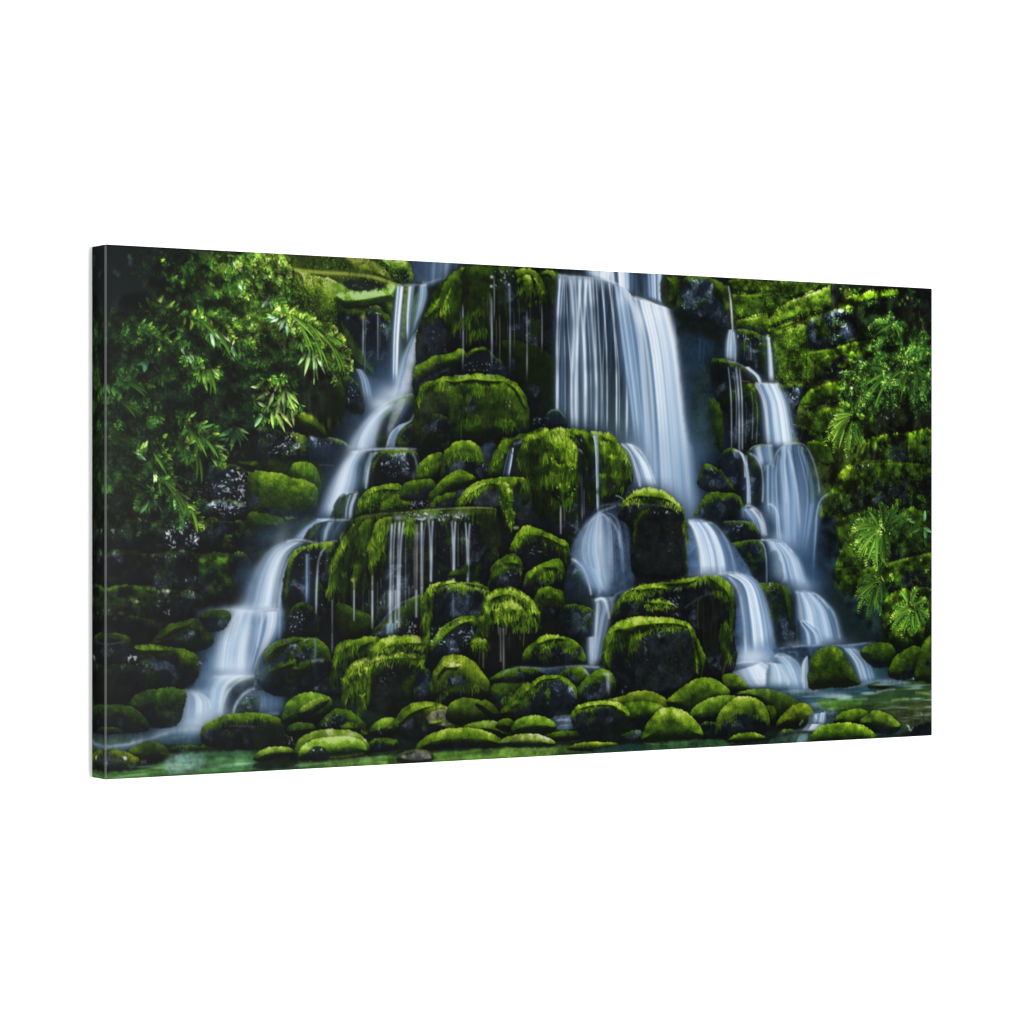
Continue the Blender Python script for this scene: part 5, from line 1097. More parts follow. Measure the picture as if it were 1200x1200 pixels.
for (x, y, rx, ry, al_) in [(284, 714, 26, 5, .6), (312, 716, 16, 5, .4), (270, 792, 24, 5, .6), (228, 811, 16, 4, .5), (240, 848, 30, 8, .5), (276, 780, 18, 10, .4)]:
    dab(x, y, rx, ry, (196, 212, 230), al_)
for (x, y, rx, ry, al_) in [(292, 680, 12, 30, .35), (240, 770, 12, 26, .4), (206, 835, 12, 18, .4), (306, 780, 10, 16, .4), (236, 800, 16, 14, .35)]:
    dab(x, y, rx, ry, (72, 102, 138), al_)
# left bank stones
rock([(100, 762), (112, 747), (124, 741), (140, 742), (153, 750), (150, 776), (124, 780), (104, 776)], 5, 0.25, 8, 1.6, .1, dim=.9)
strand([(112, 749), (124, 742), (140, 743), (152, 750)], .8, .5, (110, 110, 60)); strand([(116, 753), (130, 754), (144, 751)], .8, .5, (130, 136, 140))
rock([(100, 810), (108, 784), (130, 778), (160, 780), (166, 800), (150, 822), (110, 824)], 4, 0.19, 12, 2, .3, dim=.8)
rock([(177, 758), (184, 742), (198, 731), (216, 726), (229, 724), (240, 734), (251, 745), (246, 758), (224, 764), (196, 760)], 18, 0.34, 12, 1.8, .5, fall=26)
mossy([(182, 746), (200, 731), (218, 726), (228, 725), (222, 736), (204, 744), (190, 752)], 0.36, R=8, sh=0)
rock([(233, 722), (240, 716), (252, 714), (266, 716), (270, 724), (262, 738), (246, 740), (238, 732)], 9, 0.31, 9, 1.6, .4, tint=(4, 12, 18))
rock([(156, 760), (164, 756), (186, 756), (212, 760), (230, 767), (234, 784), (226, 802), (198, 807), (168, 804), (158, 788), (164, 774)], 12, 0.37, 14, 2, .35, fall=20, glint=.3)
mossy([(158, 759), (170, 756), (190, 757), (204, 761), (190, 766), (172, 768), (164, 766)], 0.49, R=7, sh=0)
glints([(152, 766), (166, 766), (164, 778), (154, 778)], 12, .8, 160, 1.2, -40, (180, 190, 190)); glints([(230, 770), (240, 770), (238, 782), (230, 780)], 6, .5, 161, 1.4)
rock([(150, 828), (158, 815), (170, 808), (190, 806), (208, 806), (219, 812), (215, 832), (206, 850), (182, 852), (160, 842)], 11, 0.31, 14, 1.6, .3, hue=(.95, 1, 1.4), tint=(2, 6, 8))
rock([(100, 856), (106, 834), (122, 826), (148, 826), (164, 834), (175, 852), (160, 858), (120, 858)], 10, 0.25, 12, 1.6, .3, tint=(6, 12, 10), hue=(.95, 1, 1.5))
rock([(112, 857), (120, 852), (134, 851), (145, 857), (134, 860), (118, 860)], 5, 0.41, 5, 1, .4)
rock([(149, 882), (158, 874), (172, 868), (184, 869), (196, 876), (207, 886), (196, 891), (170, 893), (152, 890)], 16, 0.41, 10, 1.6, .4, fall=20)
rock([(196, 877), (212, 872.5), (236, 874), (242, 880), (222, 884), (204, 883)], 3, 0.30, 5, 1.2, .2, glint=.8); rock([(234, 874), (248, 871), (261, 878), (246, 882), (236, 881)], 8, 0.37, 5, 1.2, .5)
rock([(100, 894), (112, 882), (124, 877.5), (138, 878), (152, 883), (164, 890), (160, 900), (136, 908), (104, 906)], 9, 0.37, 9, 1.3, .15, hue=(1.1, .95, 1))
glints([(140, 887), (159, 886), (158, 892), (142, 893)], 16, .95, 162, 1.3, 0, (200, 204, 214)); glints([(144, 898), (153, 898), (152, 901), (146, 901)], 4, .5, 163, 1.2, 0)
# pool surface bottom left
area([(122, 906), (160, 902), (200, 892), (300, 884), (350, 890), (470, 884), (700, 872), (700, 900), (300, 912), (122, 925)], (62, 102, 46), .92, 4, .2)
area([(360, 890), (470, 884), (600, 876), (660, 874), (660, 884), (520, 892), (400, 900)], (92, 132, 44), .6, 4, .5)
area([(200, 884), (300, 880), (300, 900), (240, 904)], (74, 132, 82), .6, 5, .3)
area([(198, 886), (236, 884), (234, 902), (196, 906)], (118, 152, 154), .6, 7, .3)
for (x0, y0, x1, y1, c, a) in [(236, 892, 300, 888, (96, 146, 96), .5), (236, 898, 300, 894, (150, 186, 168), .5), (250, 902, 296, 899, (34, 64, 36), .5), (164, 892, 172, 891, (150, 150, 140), .6), (204, 886, 214, 885, (170, 176, 180), .6), (236, 884, 300, 878, (60, 110, 60), .6), (345, 902, 395, 897, (20, 50, 30), .6), (380, 893, 432, 886, (130, 160, 110), .55), (400, 897, 460, 888, (28, 60, 26), .5), (430, 884, 470, 880, (60, 110, 50), .6), (500, 884, 590, 880, (70, 120, 34), .7), (510, 890, 580, 886, (110, 146, 50), .7), (590, 880, 640, 879, (130, 160, 70), .7), (640, 884, 690, 882, (20, 36, 34), .7), (150, 900, 160, 893, (150, 160, 150), .4)]:
    strand([(x0, y0), ((x0 + x1) / 2, (y0 + y1) / 2 + .6), (x1, y1)], 2.2, a, c, .2)
area([(300, 890), (345, 886), (345, 906), (300, 910)], (16, 36, 26), .6, 3)

ripples([(122, 900), (160, 898), (236, 882), (350, 888), (480, 880), (700, 868), (860, 866), (940, 862), (940, 880), (700, 895), (400, 908), (122, 925)], .5, (150, 186, 150))
# ---------------------------------------------------------------- pool on the right
area([(912, 770), (1010, 760), (1092, 798), (1100, 870), (1000, 870), (940, 846), (900, 812)], (40, 72, 86), .9, 5, .1)
area([(960, 822), (1020, 812), (1092, 796), (1100, 866), (1040, 850), (990, 838)], (40, 66, 28), .85, 7, .15)
area([(1010, 836), (1060, 824), (1092, 820), (1092, 842), (1060, 850), (1030, 844)], (52, 58, 34), .7, 5, .4)
area([(958, 820), (1000, 818), (1008, 826), (980, 832), (962, 830)], (70, 110, 36), .7, 4, .4)
strand([(924, 812), (946, 811), (970, 813), (1000, 817)], 3.2, .8, (170, 196, 216), .05); strand([(922, 808), (940, 807), (960, 808)], 3, .6, (190, 208, 226), .1)
strand([(985, 806), (1005, 803), (1020, 799), (1046, 798), (1070, 801)], 2.6, .8, (190, 208, 226), .1); strand([(1024, 797), (1046, 800), (1068, 806)], 2.6, .6, (120, 152, 186), .1)
strand([(1000, 819), (1018, 818)], 2, .6, (150, 176, 190)); strand([(1026, 811), (1040, 808), (1050, 807)], 1.4, .8, (206, 214, 220), .1)
strand([(1072, 811), (1082, 812), (1092, 813.5)], 1.8, .8, (170, 200, 80), .05); strand([(1043, 821), (1056, 819), (1066, 819)], 1.8, .75, (170, 194, 110), .1); strand([(1022, 829), (1034, 824), (1048, 821)], 1.6, .6, (120, 140, 80), .1); strand([(1060, 830), (1092, 828)], 1.6, .5, (84, 110, 40), .1); strand([(1054, 826), (1076, 824)], 1.4, .4, (30, 44, 20), .1)
dab(955, 826, 8, 2.5, (190, 204, 210), .6)
glints([(1074, 836), (1092, 834), (1092, 846), (1070, 850)], 30, .5, 181, 1.3, 0, (110, 116, 130))
rock([(1054, 862), (1062, 854), (1076, 849), (1094, 844), (1094, 868), (1060, 868)], 1, .3, 6, 1.3, 0, tint=(0, 0, 2)); glints([(1052, 854), (1074, 849), (1070, 856), (1056, 860)], 16, .8, 182, 1.2, -20)
rock([(1016, 803), (1022, 800), (1028, 798), (1036, 802), (1046, 804.5), (1034, 807), (1020, 807)], 5, .32, 4, 1.2, .3)
ripples([(912, 806), (1010, 802), (1092, 798), (1096, 850), (1000, 836), (940, 830)], .55, (160, 190, 190))
# far rim and boulder with side falls
area([(906, 760), (940, 757), (1000, 754), (1026, 752), (1020, 760), (980, 764), (920, 768)], (40, 64, 92), .85, 2, .2)
strand([(910, 761), (936, 757), (960, 756), (990, 756), (1010, 754), (1024, 752)], 1.6, .75, (160, 186, 216), .08)
area([(912, 762), (946, 760), (950, 790), (940, 806), (926, 782)], (24, 36, 50), .8, 3, .4)
fall([(902, 776), (902, 790), (900, 806)], [(922, 778), (938, 790), (944, 806)], .95, .56, .3, 5, 183, .14, 2, 6)
fall([(905, 767), (915, 780), (930, 806)], [(926, 768), (938, 782), (940, 806)], .9, .55, .3, 5, 184, .16, 2, 6)
strand([(906, 770), (914, 766), (926, 770), (936, 780), (939, 800)], 1.7, .75, (190, 208, 230), .06); strand([(897, 778), (906, 777), (918, 788), (924, 804)], 1.8, .7, (206, 220, 236), .06)
fall([(942, 772), (938, 782), (939, 808)], [(946, 768), (947, 782), (947, 808)], .9, .6, .3, 2, 185, .2, 1, 3)
strand([(946, 768), (941, 778), (940, 800)], 1.5, .75, (200, 216, 234), .06); strand([(922, 764), (932, 764), (934, 770)], 1.6, .5, (140, 168, 200), .1)
fall([(986, 758), (1000, 775), (1008, 801)], [(1004, 761), (1018, 776), (1025, 798)], .95, .56, .28, 4, 186, .18, 2, 5)
strand([(984, 757), (1000, 760), (1012, 768), (1020, 782), (1024, 796)], 1.8, .65, (176, 200, 230), .06); strand([(990, 760), (1002, 774), (1010, 798)], 1.8, .6, (196, 214, 236), .06)
rock([(947, 806), (947, 784), (952, 768), (962, 759), (976, 757), (986, 762), (996, 778), (1004, 794), (1007, 801), (990, 805), (964, 807)], 60, .46, 16, 1.8, .5, fall=60, tex=1.1)
rock([(1008, 764), (1018, 754), (1032, 752), (1046, 757), (1050, 768), (1042, 780), (1024, 782), (1014, 774)], 18, .36, 12, 1.6, .4, hue=(.95, 1, 1.1))
rock([(1040, 788), (1046, 772), (1058, 762), (1074, 756), (1080, 766), (1074, 786), (1062, 796), (1046, 795)], 30, .46, 12, 1.5, .6, fall=40)
rock([(1070, 796), (1074, 775), (1080, 757), (1092, 743), (1096, 760), (1096, 798), (1080, 798)], 60, .5, 12, 1.5, .7, fall=60)
spark(1070, 795, 1.2, .7)
strand([(905, 813), (940, 808)], 2, .5, (160, 184, 206))
# ---------------------------------------------------------------- boulders in the foreground, back to front
def pebble(pts, b=.7, **k):
    k.setdefault('R', 14); k.setdefault('rough', 1.2); k.setdefault('fall', 24); k.setdefault('cap', 26); k.setdefault('tex', .8); k.setdefault('glint', .25); k.setdefault('capv', .5)
    g = np.random.default_rng(int(pts[0][0] * 7 + pts[0][1] * 3))
    k.setdefault('hue', (g.uniform(.94, 1.12), g.uniform(.96, 1.02), g.uniform(.8, 1.7))); b *= g.uniform(.82, 1.08); k['cap'] = k.get('cap', 26) * g.uniform(.8, 1.1)
    rock(pts, bright=b, **k)
rock([(234, 866), (236, 852), (246, 844), (264, 837), (292, 834.5), (318, 837), (331, 845), (333, 860), (324, 872), (292, 878), (262, 878), (240, 873)], 10, .52, 12, 1.5, .22, fall=16, glint=.4)
strand([(262, 850), (284, 850), (300, 851), (320, 848)], 1.2, .5, (110, 124, 90), .2)
pebble([(572, 806), (582, 800), (606, 798), (622, 800), (620, 816), (604, 832), (586, 830), (574, 820)], .52, cap=14)
rock([(572, 799), (580, 790), (596, 783), (616, 781), (634, 784), (628, 796), (604, 800)], 7, .45, 8, 1.5, .3, glint=.6)
strand([(586, 792), (596, 784), (612, 781), (640, 783), (660, 781), (684, 780), (704, 782)], 1.5, .7, (150, 176, 200), .06)
area([(634, 783), (700, 780), (704, 788), (656, 792), (640, 790)], (60, 82, 104), .7, 2, .4)
strand([(660, 781.5), (680, 780.5), (704, 782)], 1.5, .85, (214, 226, 238), .1)
rock([(654, 794), (662, 784), (674, 781), (686, 784), (690, 796), (684, 804), (668, 802)], 10, .5, 8, 1.5, .4)
strand([(683, 783), (689, 790), (692, 798), (690, 806)], 1.6, .8, (170, 192, 214)); strand([(676, 803), (679, 810), (679, 824)], 1.6, .8, (176, 196, 218)); strand([(688, 800), (684, 808), (683, 826)], 1.8, .8, (180, 200, 222)); strand([(684, 810), (685, 826)], 1.2, .6, (150, 180, 210))
rock([(584, 838), (594, 822), (604, 808), (618, 800), (630, 806), (634, 824), (624, 836), (604, 842)], 16, .55, 10, 2.2, .5, drape=4)
mossy([(606, 812), (616, 802), (626, 804), (624, 814), (612, 820), (604, 822)], .62, R=7, sh=.1); mossy([(596, 826), (606, 816), (608, 826), (600, 832)], .55, R=5, sh=.1)
rock([(620, 812), (624, 798), (638, 791), (656, 791), (668, 798), (678, 810), (684, 824), (672, 836), (650, 841), (632, 837), (624, 826)], 7, .66, 14, 1.4, .12, glint=.45, tint=(3, 7, 10))
mossy([(622, 804), (628, 795), (640, 791), (656, 792), (650, 797), (636, 800), (626, 808)], .68, R=7, sh=0); glints([(636, 798), (664, 798), (660, 808), (640, 808)], 10, .35, 164, 1.3)
area([(648, 840), (676, 838), (684, 848), (660, 856), (646, 850)], (80, 104, 130), .8, 3, .5)
strand([(650, 844), (664, 843), (678, 846)], 1.4, .7, (196, 206, 216)); strand([(654, 850), (668, 849), (680, 851)], 1.2, .6, (170, 184, 200)); strand([(650, 848), (662, 847), (672, 849)], .8, .5, (40, 50, 60))
rock([(503, 816), (505, 798), (510, 782), (518, 771), (530, 767), (544, 768), (556, 776), (566, 788), (573, 800), (572, 814), (556, 822), (520, 824)], 36, .62, 18, 2, .5, fall=34, hue=(1.1, 1, 1.1), tex=1.1, drape=6)
mossy([(506, 796), (512, 781), (522, 772), (540, 771), (536, 780), (524, 786), (514, 798), (510, 812)], .72, R=9, sh=0, hue=(1.1, 1, 1.2))
mossy([(520, 780), (530, 775), (542, 778), (536, 786), (524, 786)], .86, R=6, sh=0, hue=(1.08, 1, 1.5))
pebble([(329, 844), (333, 829), (343, 817), (358, 811), (374, 812), (388, 819), (388, 832), (376, 845), (350, 849), (334, 848)], .72, cap=22)
pebble([(350, 832), (362, 822), (376, 816), (386, 820), (376, 830), (362, 838), (350, 838)], .72, sh=.2, R=8, cap=14)
rock([(372, 848), (388, 832), (404, 830), (420, 840), (430, 852), (420, 862), (390, 862), (376, 856)], 14, .46, 10, 1.8, .5, glint=.5); glints([(376, 838), (396, 832), (392, 850), (376, 852)], 12, .6, 165, 1.2)
mossy([(398, 850), (410, 846), (420, 852), (412, 858), (400, 858)], .5, R=6, sh=.1); mossy([(418, 858), (428, 854), (434, 860), (426, 866)], .5, R=6, sh=.1)
pebble([(335, 857), (341, 848), (352, 845.5), (365, 847), (370, 854), (362, 861), (344, 864)], .48, cap=14)
rock([(322, 860), (330, 852), (336, 860), (344, 868), (340, 876), (326, 876)], 2, .3, 6, 1.6, 0, glint=.7); glints([(322, 862), (342, 862), (340, 874), (324, 874)], 12, .6, 166, 1.1)
area([(300, 850), (330, 848), (332, 872), (300, 876)], (16, 24, 18), .6, 4, .3)
pebble([(296, 888), (304, 880), (318, 874.5), (334, 874.5), (346, 879), (344, 885), (326, 888), (304, 893)], .74, cap=12, R=9)
area([(300, 893), (344, 886), (344, 897), (304, 901)], (12, 18, 14), .7, 2)
pebble([(431, 858), (437, 848), (450, 841), (462, 842), (464, 856), (456, 863), (440, 864)], .56, cap=14); glints([(442, 852), (458, 852), (456, 858), (444, 860)], 6, .5, 167, 1.1)
rock([(430, 872), (440, 865), (454, 864), (466, 868), (464, 878), (444, 881), (432, 879)], 5, .5, 7, 1.3, .2, glint=.4)
pebble([(344, 884), (347, 870), (358, 860), (374, 855), (396, 854), (416, 857), (428, 866), (434, 878), (424, 886), (396, 889), (366, 891), (350, 890)], .74, cap=30, R=14)
pebble([(349, 886), (354, 874), (368, 866), (390, 863), (412, 863), (426, 870), (431, 880), (418, 887), (392, 889), (366, 891), (352, 890)], .92, cap=20, R=12, sh=.35, fall=16)
area([(360, 884), (364, 877), (372, 874), (382, 878), (386, 888), (370, 891)], (14, 18, 18), .85, 2, .4); glints([(362, 875), (380, 875), (378, 880), (364, 880)], 8, .8, 168, 1.2, 10)
strand([(384, 887), (404, 886), (428, 882)], 1.8, .6, (120, 140, 40), .1)
pebble([(461, 850), (465, 838), (474, 828), (488, 822.5), (506, 822), (524, 828), (537, 838), (541, 851), (530, 862), (498, 868), (474, 867), (464, 860)], .72, cap=16, R=16, fall=18, tint=(10, 11, 6))
mossy([(464, 848), (470, 834), (484, 825), (502, 823), (512, 827), (498, 834), (484, 842), (472, 850)], .66, R=10, sh=0, tex=.8)
rock([(498, 843), (504, 834), (516, 829), (528, 832), (537, 840), (534, 848), (518, 850), (504, 848)], 0, .4, 12, 1, 0, tint=(66, 64, 44), sh=0, glint=0)
area([(500, 842), (507, 834), (518, 830), (530, 833), (537, 841), (530, 848), (512, 849)], (134, 134, 100), .8, 2, .6)
area([(520, 846), (530, 840), (538, 842), (538, 852), (526, 856)], (70, 84, 34), .7, 3, .5)
mossy([(502, 849), (512, 842), (520, 843), (516, 850)], .6, R=5, sh=0)
pebble([(522, 838), (527, 825), (540, 818), (556, 818), (572, 825), (584, 834), (582, 844), (564, 849), (538, 850), (526, 846)], .56, cap=30)
pebble([(556, 824), (570, 820), (582, 830), (584, 840), (574, 842), (562, 832)], .42, cap=16, sh=.2)
pebble([(538, 853), (552, 847), (574, 844), (590, 849), (601, 860), (594, 866), (570, 862), (548, 858)], .66, cap=20)
pebble([(580, 852), (588, 842), (600, 843), (604, 852), (596, 858)], .5, cap=12)
pebble([(598, 856), (602, 846), (614, 839.5), (632, 838), (644, 842), (653, 852), (644, 858), (620, 861), (602, 861)], .70, cap=20)
rock([(634, 866), (646, 859), (664, 856), (678, 857), (678, 866), (654, 869)], 8, .4, 7, 1.4, .3)
pebble([(486, 879), (492, 868), (508, 858), (532, 853), (556, 853), (576, 859), (589, 869), (580, 876), (546, 876), (508, 878), (490, 882)], .86, cap=20, R=12, fall=20)
pebble([(584, 872), (590, 865), (606, 860), (626, 859.5), (642, 864), (651, 872), (640, 876), (606, 876)], .76, cap=14, R=9, hue=(1.1, 1, 2))
area([(588, 877), (648, 876), (644, 884), (596, 888)], (92, 124, 44), .6, 2, .4)
rock([(464, 889), (471, 881), (484, 877.5), (499, 878.5), (508, 886), (502, 893), (474, 895)], 0, .4, 9, 1, .02, tint=(60, 62, 52), glint=0); area([(470, 887), (478, 881), (490, 879), (502, 882), (504, 888), (488, 890)], (104, 106, 92), .7, 2, .6); mossy([(468, 886), (476, 880), (486, 878.5), (478, 884)], .5, R=4, sh=0)
# right of centre
rock([(676, 812), (684, 796), (700, 784), (718, 790), (720, 812), (704, 826), (684, 828)], 10, .48, 10, 2, .35, glint=.5); fall([(709, 790), (711, 818)], [(716, 788), (715, 818)], .5, .5, .4, 3, 171, .4, 1, 8, halo=0); strand([(706, 790), (714, 788.5)], 1.6, .8, (200, 212, 226))
glints([(728, 806), (736, 806), (735, 814), (728, 814)], 8, .6, 172, 1.3)
pebble([(702, 822), (726, 816), (748, 809), (766, 811), (780, 819), (786, 832), (776, 844), (750, 852), (732, 846), (720, 830)], .62, cap=22)
pebble([(720, 828), (740, 822), (760, 822), (778, 828), (780, 840), (760, 850), (738, 850), (730, 840)], .56, cap=16, sh=.25)
rock([(670, 848), (670, 834), (680, 825), (700, 821), (722, 822), (735, 830), (738, 842), (724, 850), (706, 864), (684, 862)], 8, .72, 12, 1.3, .12, glint=.2, tint=(8, 14, 12), fall=16)
mossy([(672, 834), (682, 826), (702, 821), (722, 822), (735, 831), (734, 840), (722, 836), (716, 831), (698, 829), (684, 831)], .82, R=7, sh=0, tex=.9)
area([(676, 852), (720, 846), (750, 850), (752, 862), (730, 870), (690, 868)], (12, 17, 16), .85, 4, .3)
pebble([(780, 824), (790, 812), (804, 802), (816, 795), (828, 793), (842, 798), (855, 810), (852, 822), (834, 832), (816, 846), (796, 836)], .60, cap=34, R=16)
pebble([(806, 838), (816, 826), (834, 817), (852, 814), (866, 818), (856, 832), (844, 846), (824, 848), (812, 846)], .62, cap=22, sh=.3)
pebble([(862, 814), (878, 808), (900, 807), (922, 814), (938, 824), (930, 838), (910, 852), (898, 836), (884, 822)], .60, cap=26, R=14)
pebble([(894, 830), (904, 826), (910, 836), (906, 850), (898, 846)], .46, cap=18)
rock([(820, 850), (828, 845), (840, 848), (840, 864), (826, 866), (816, 858)], 3, .5, 6, 1.3, .3, glint=.8)
pebble([(749, 868), (754, 856), (762, 841), (773, 831), (787, 828.5), (804, 834), (816, 845), (824, 859), (820, 866), (796, 870), (766, 871)], .82, cap=40, R=16, fall=34)
strand([(752, 870), (772, 872), (800, 870), (818, 866)], 1.0, .6, (150, 156, 130), .1)
pebble([(837, 862), (839, 844), (847, 829), (860, 818), (876, 815.5), (890, 820), (899, 832), (902, 852), (890, 862), (862, 865), (844, 866)], .80, cap=22, R=16, fall=28)
pebble([(909, 852), (914, 840), (926, 828), (941, 823.5), (951, 830), (954, 841), (944, 851), (924, 854)], .62, cap=26)
strand([(936, 850), (941, 843)], 1.4, .7, (150, 170, 90))
pebble([(853, 867), (862, 860.5), (878, 857.5), (892, 861), (898, 866), (880, 869.5), (860, 870)], .70, cap=9, R=6)
rock([(726, 862), (740, 856), (752, 856), (750, 866), (734, 868)], 3, .35, 5, 1.2, .2, glint=.7)
area([(752, 872), (830, 866), (852, 870), (850, 880), (750, 884)], (42, 76, 40), .7, 3, .4)
pebble([(664, 878), (676, 871), (694, 869), (714, 870), (724, 872), (712, 877), (690, 880)], .66, cap=8, R=5)
area([(700, 876), (750, 872), (752, 884), (700, 886)], (22, 48, 44), .8, 3, .3)

# little cascade between boulders
area([(950, 836), (978, 832), (978, 846), (962, 852), (940, 856), (946, 848)], (60, 76, 90), .9, 2, .5)
fall([(954, 836), (952, 846)], [(968, 834), (966, 848)], .9, .6, .4, 4, 191, .15, 1, 2, halo=0); glints([(952, 834), (978, 833), (976, 846), (956, 846)], 16, .6, 192, 1.2, 85)
fall([(948, 848), (942, 856)], [(964, 848), (960, 856)], .95, .7, .3, 4, 193, .2, 1, 2, halo=0)
strand([(926, 858), (940, 855), (958, 854)], 1.6, .8, (190, 206, 220), .1)
rock([(908, 864), (920, 854), (940, 857), (936, 866), (914, 868)], 2, .4, 6, 1.2, .1, tint=(30, 36, 36))
area([(905, 866), (950, 858), (950, 874), (905, 874)], (52, 82, 66), .6, 3, .3)
area([(936, 862), (946, 860), (944, 872), (934, 872)], (130, 166, 186), .5, 3)
rock([(976, 846), (980, 838), (992, 832), (1010, 831), (1020, 838), (1010, 848), (1000, 852), (984, 850)], 16, .56, 10, 1.6, .5)
pebble([(1007, 848), (1014, 838), (1026, 832), (1040, 836), (1050, 844), (1056, 852), (1046, 860), (1024, 858)], .62, cap=18)
pebble([(946, 872), (949, 862), (958, 853), (972, 847.5), (994, 846.5), (1012, 850), (1024, 859), (1029, 868), (1010, 873), (970, 874)], .72, cap=24, R=12, tex=1)
area([(1026, 862), (1052, 860), (1052, 868), (1030, 870)], (18, 24, 20), .8, 2)

area([(340, 424), (384, 430), (402, 446), (404, 480), (390, 502), (370, 492), (346, 462)], (32, 44, 16), .85, 5, .9, vert=True)
mossy([(384, 436), (400, 444), (404, 470), (398, 490), (390, 500), (386, 470)], .36, R=6, sh=.1, drape=8)
for k, (pts, L, b) in enumerate([
        ([(612, 520), (630, 516), (650, 508), (672, 508)], 10, .75), ([(606, 540), (630, 536), (650, 530), (676, 530)], 14, .62), ([(612, 566), (640, 560), (660, 560), (680, 556)], 14, .46), ([(646, 584), (660, 590), (676, 580)], 10, .42), ([(576, 548), (584, 532), (598, 524)], 8, .55),
        ([(706, 520), (722, 524), (736, 540)], 10, .66), ([(704, 548), (720, 552), (738, 556)], 11, .5), ([(700, 574), (716, 574), (730, 570)], 9, .42),
        ([(536, 590), (552, 580), (570, 570), (586, 572)], 7, .75), ([(586, 576), (592, 596), (598, 612)], 9, .72), ([(590, 590), (600, 606)], 10, .6),
        ([(386, 668), (394, 650), (406, 630), (418, 620)], 12, .62), ([(384, 694), (392, 676), (404, 656)], 14, .5), ([(412, 660), (420, 636), (432, 620)], 14, .56), ([(432, 640), (440, 626), (456, 612)], 13, .70), ([(434, 660), (444, 644), (454, 630)], 12, .55), ([(474, 618), (486, 614)], 14, .5),
        ([(602, 640), (618, 630), (640, 634), (662, 646)], 7, .66), ([(618, 682), (636, 674), (658, 674)], 8, .56), ([(628, 708), (646, 704), (662, 706)], 8, .5), ([(576, 668), (594, 662), (610, 668)], 7, .5),
        ([(494, 704), (504, 692), (520, 686)], 8, .74), ([(494, 726), (504, 716)], 13, .55), ([(496, 750), (504, 742)], 12, .46),
        ([(566, 714), (582, 704), (604, 700), (626, 714)], 9, .85), ([(570, 732), (586, 722), (610, 722), (630, 730)], 11, .72), ([(560, 738), (572, 740)], 10, .5), ([(552, 756), (572, 758)], 8, .6), ([(600, 738), (622, 734)], 8, .5),
        ([(390, 776), (400, 764), (420, 756)], 12, .6), ([(388, 800), (396, 786)], 12, .5), ([(404, 796), (416, 784), (438, 776), (470, 770), (496, 776)], 8, .82), ([(402, 820), (412, 804), (430, 796)], 13, .6), ([(418, 836), (428, 820)], 11, .5), ([(432, 772), (446, 762), (470, 758), (496, 760)], 7, .74),
        ([(714, 748), (730, 746), (752, 744)], 8, .7), ([(708, 766), (720, 756), (738, 752)], 12, .55), ([(754, 742), (780, 736), (806, 735)], 5, .7), ([(812, 746), (816, 770), (817, 786)], 8, .58), ([(736, 762), (748, 752)], 10, .5),
        ([(728, 702), (746, 698), (770, 692)], 6, .66), ([(756, 712), (784, 712)], 5, .62), ([(836, 694), (850, 700), (858, 716)], 10, .55), ([(850, 730), (858, 744)], 12, .5), ([(852, 760), (856, 774)], 10, .45),
        ([(742, 612), (750, 602), (760, 597)], 8, .55), ([(728, 592), (750, 588), (780, 590), (800, 598)], 5, .72), ([(800, 614), (806, 634)], 10, .46),
        ([(516, 366), (526, 350), (540, 338)], 11, .6), ([(530, 384), (548, 370), (570, 362)], 14, .36), ([(550, 392), (570, 386)], 14, .32), ([(606, 342), (618, 336), (634, 342)], 9, .72), ([(612, 358), (622, 354)], 9, .55), ([(632, 352), (640, 348)], 9, .62), ([(500, 376), (514, 368)], 8, .55),
        ([(490, 470), (500, 456), (524, 450)], 9, .5), ([(540, 458), (570, 456), (600, 464)], 12, .48), ([(596, 484), (618, 486)], 12, .44), ([(530, 486), (570, 490), (600, 500)], 12, .40), ([(520, 540), (540, 532), (566, 538)], 7, .62), ([(492, 552), (506, 544)], 7, .5),
        ([(420, 590), (440, 580), (470, 584)], 7, .55), ([(508, 826), (530, 806), (560, 806)], 8, .5), ([(586, 822), (606, 814), (628, 812)], 7, .5), ([(622, 766), (650, 756), (680, 768)], 6, .5), ([(310, 776), (330, 764), (356, 760)], 6, .36)]):
    fringe(pts, L, b * .74, 1.6, k, 7)
# ---------------------------------------------------------------- foliage on the left
scatter([(122, 372), (160, 360), (200, 340), (230, 300), (330, 298), (350, 360), (400, 420), (396, 450), (340, 480), (300, 520), (250, 560), (235, 606), (122, 606)], 900, 8, .15, .07, 70, 150, 4, 0, 201, .24)
scatter([(190, 296), (330, 298), (340, 340), (330, 360), (290, 350), (240, 345), (200, 330)], 170, 7, .32, .14, 80, 170, 5, .35, 202, .26)
area([(232, 338), (262, 342), (268, 352), (240, 356), (226, 348)], (20, 25, 18), .8, 4, .3)
area([(226, 330), (232, 318), (244, 310), (240, 330)], (18, 22, 16), .6, 4, .3)
area([(200, 460), (240, 455), (262, 470), (236, 500), (205, 486)], (16, 20, 18), .7, 6, .3)
area([(122, 408), (160, 412), (158, 424), (124, 426)], (16, 19, 18), .6, 5, .3)
area([(340, 424), (366, 426), (390, 440), (396, 480), (376, 490), (344, 470)], (16, 20, 16), .8, 5, .3)
area([(310, 400), (340, 396), (352, 420), (322, 436), (300, 424)], (22, 28, 18), .6, 5, .4)
area([(284, 500), (340, 480), (346, 500), (300, 540), (270, 540)], (17, 20, 19), .6, 6, .3)
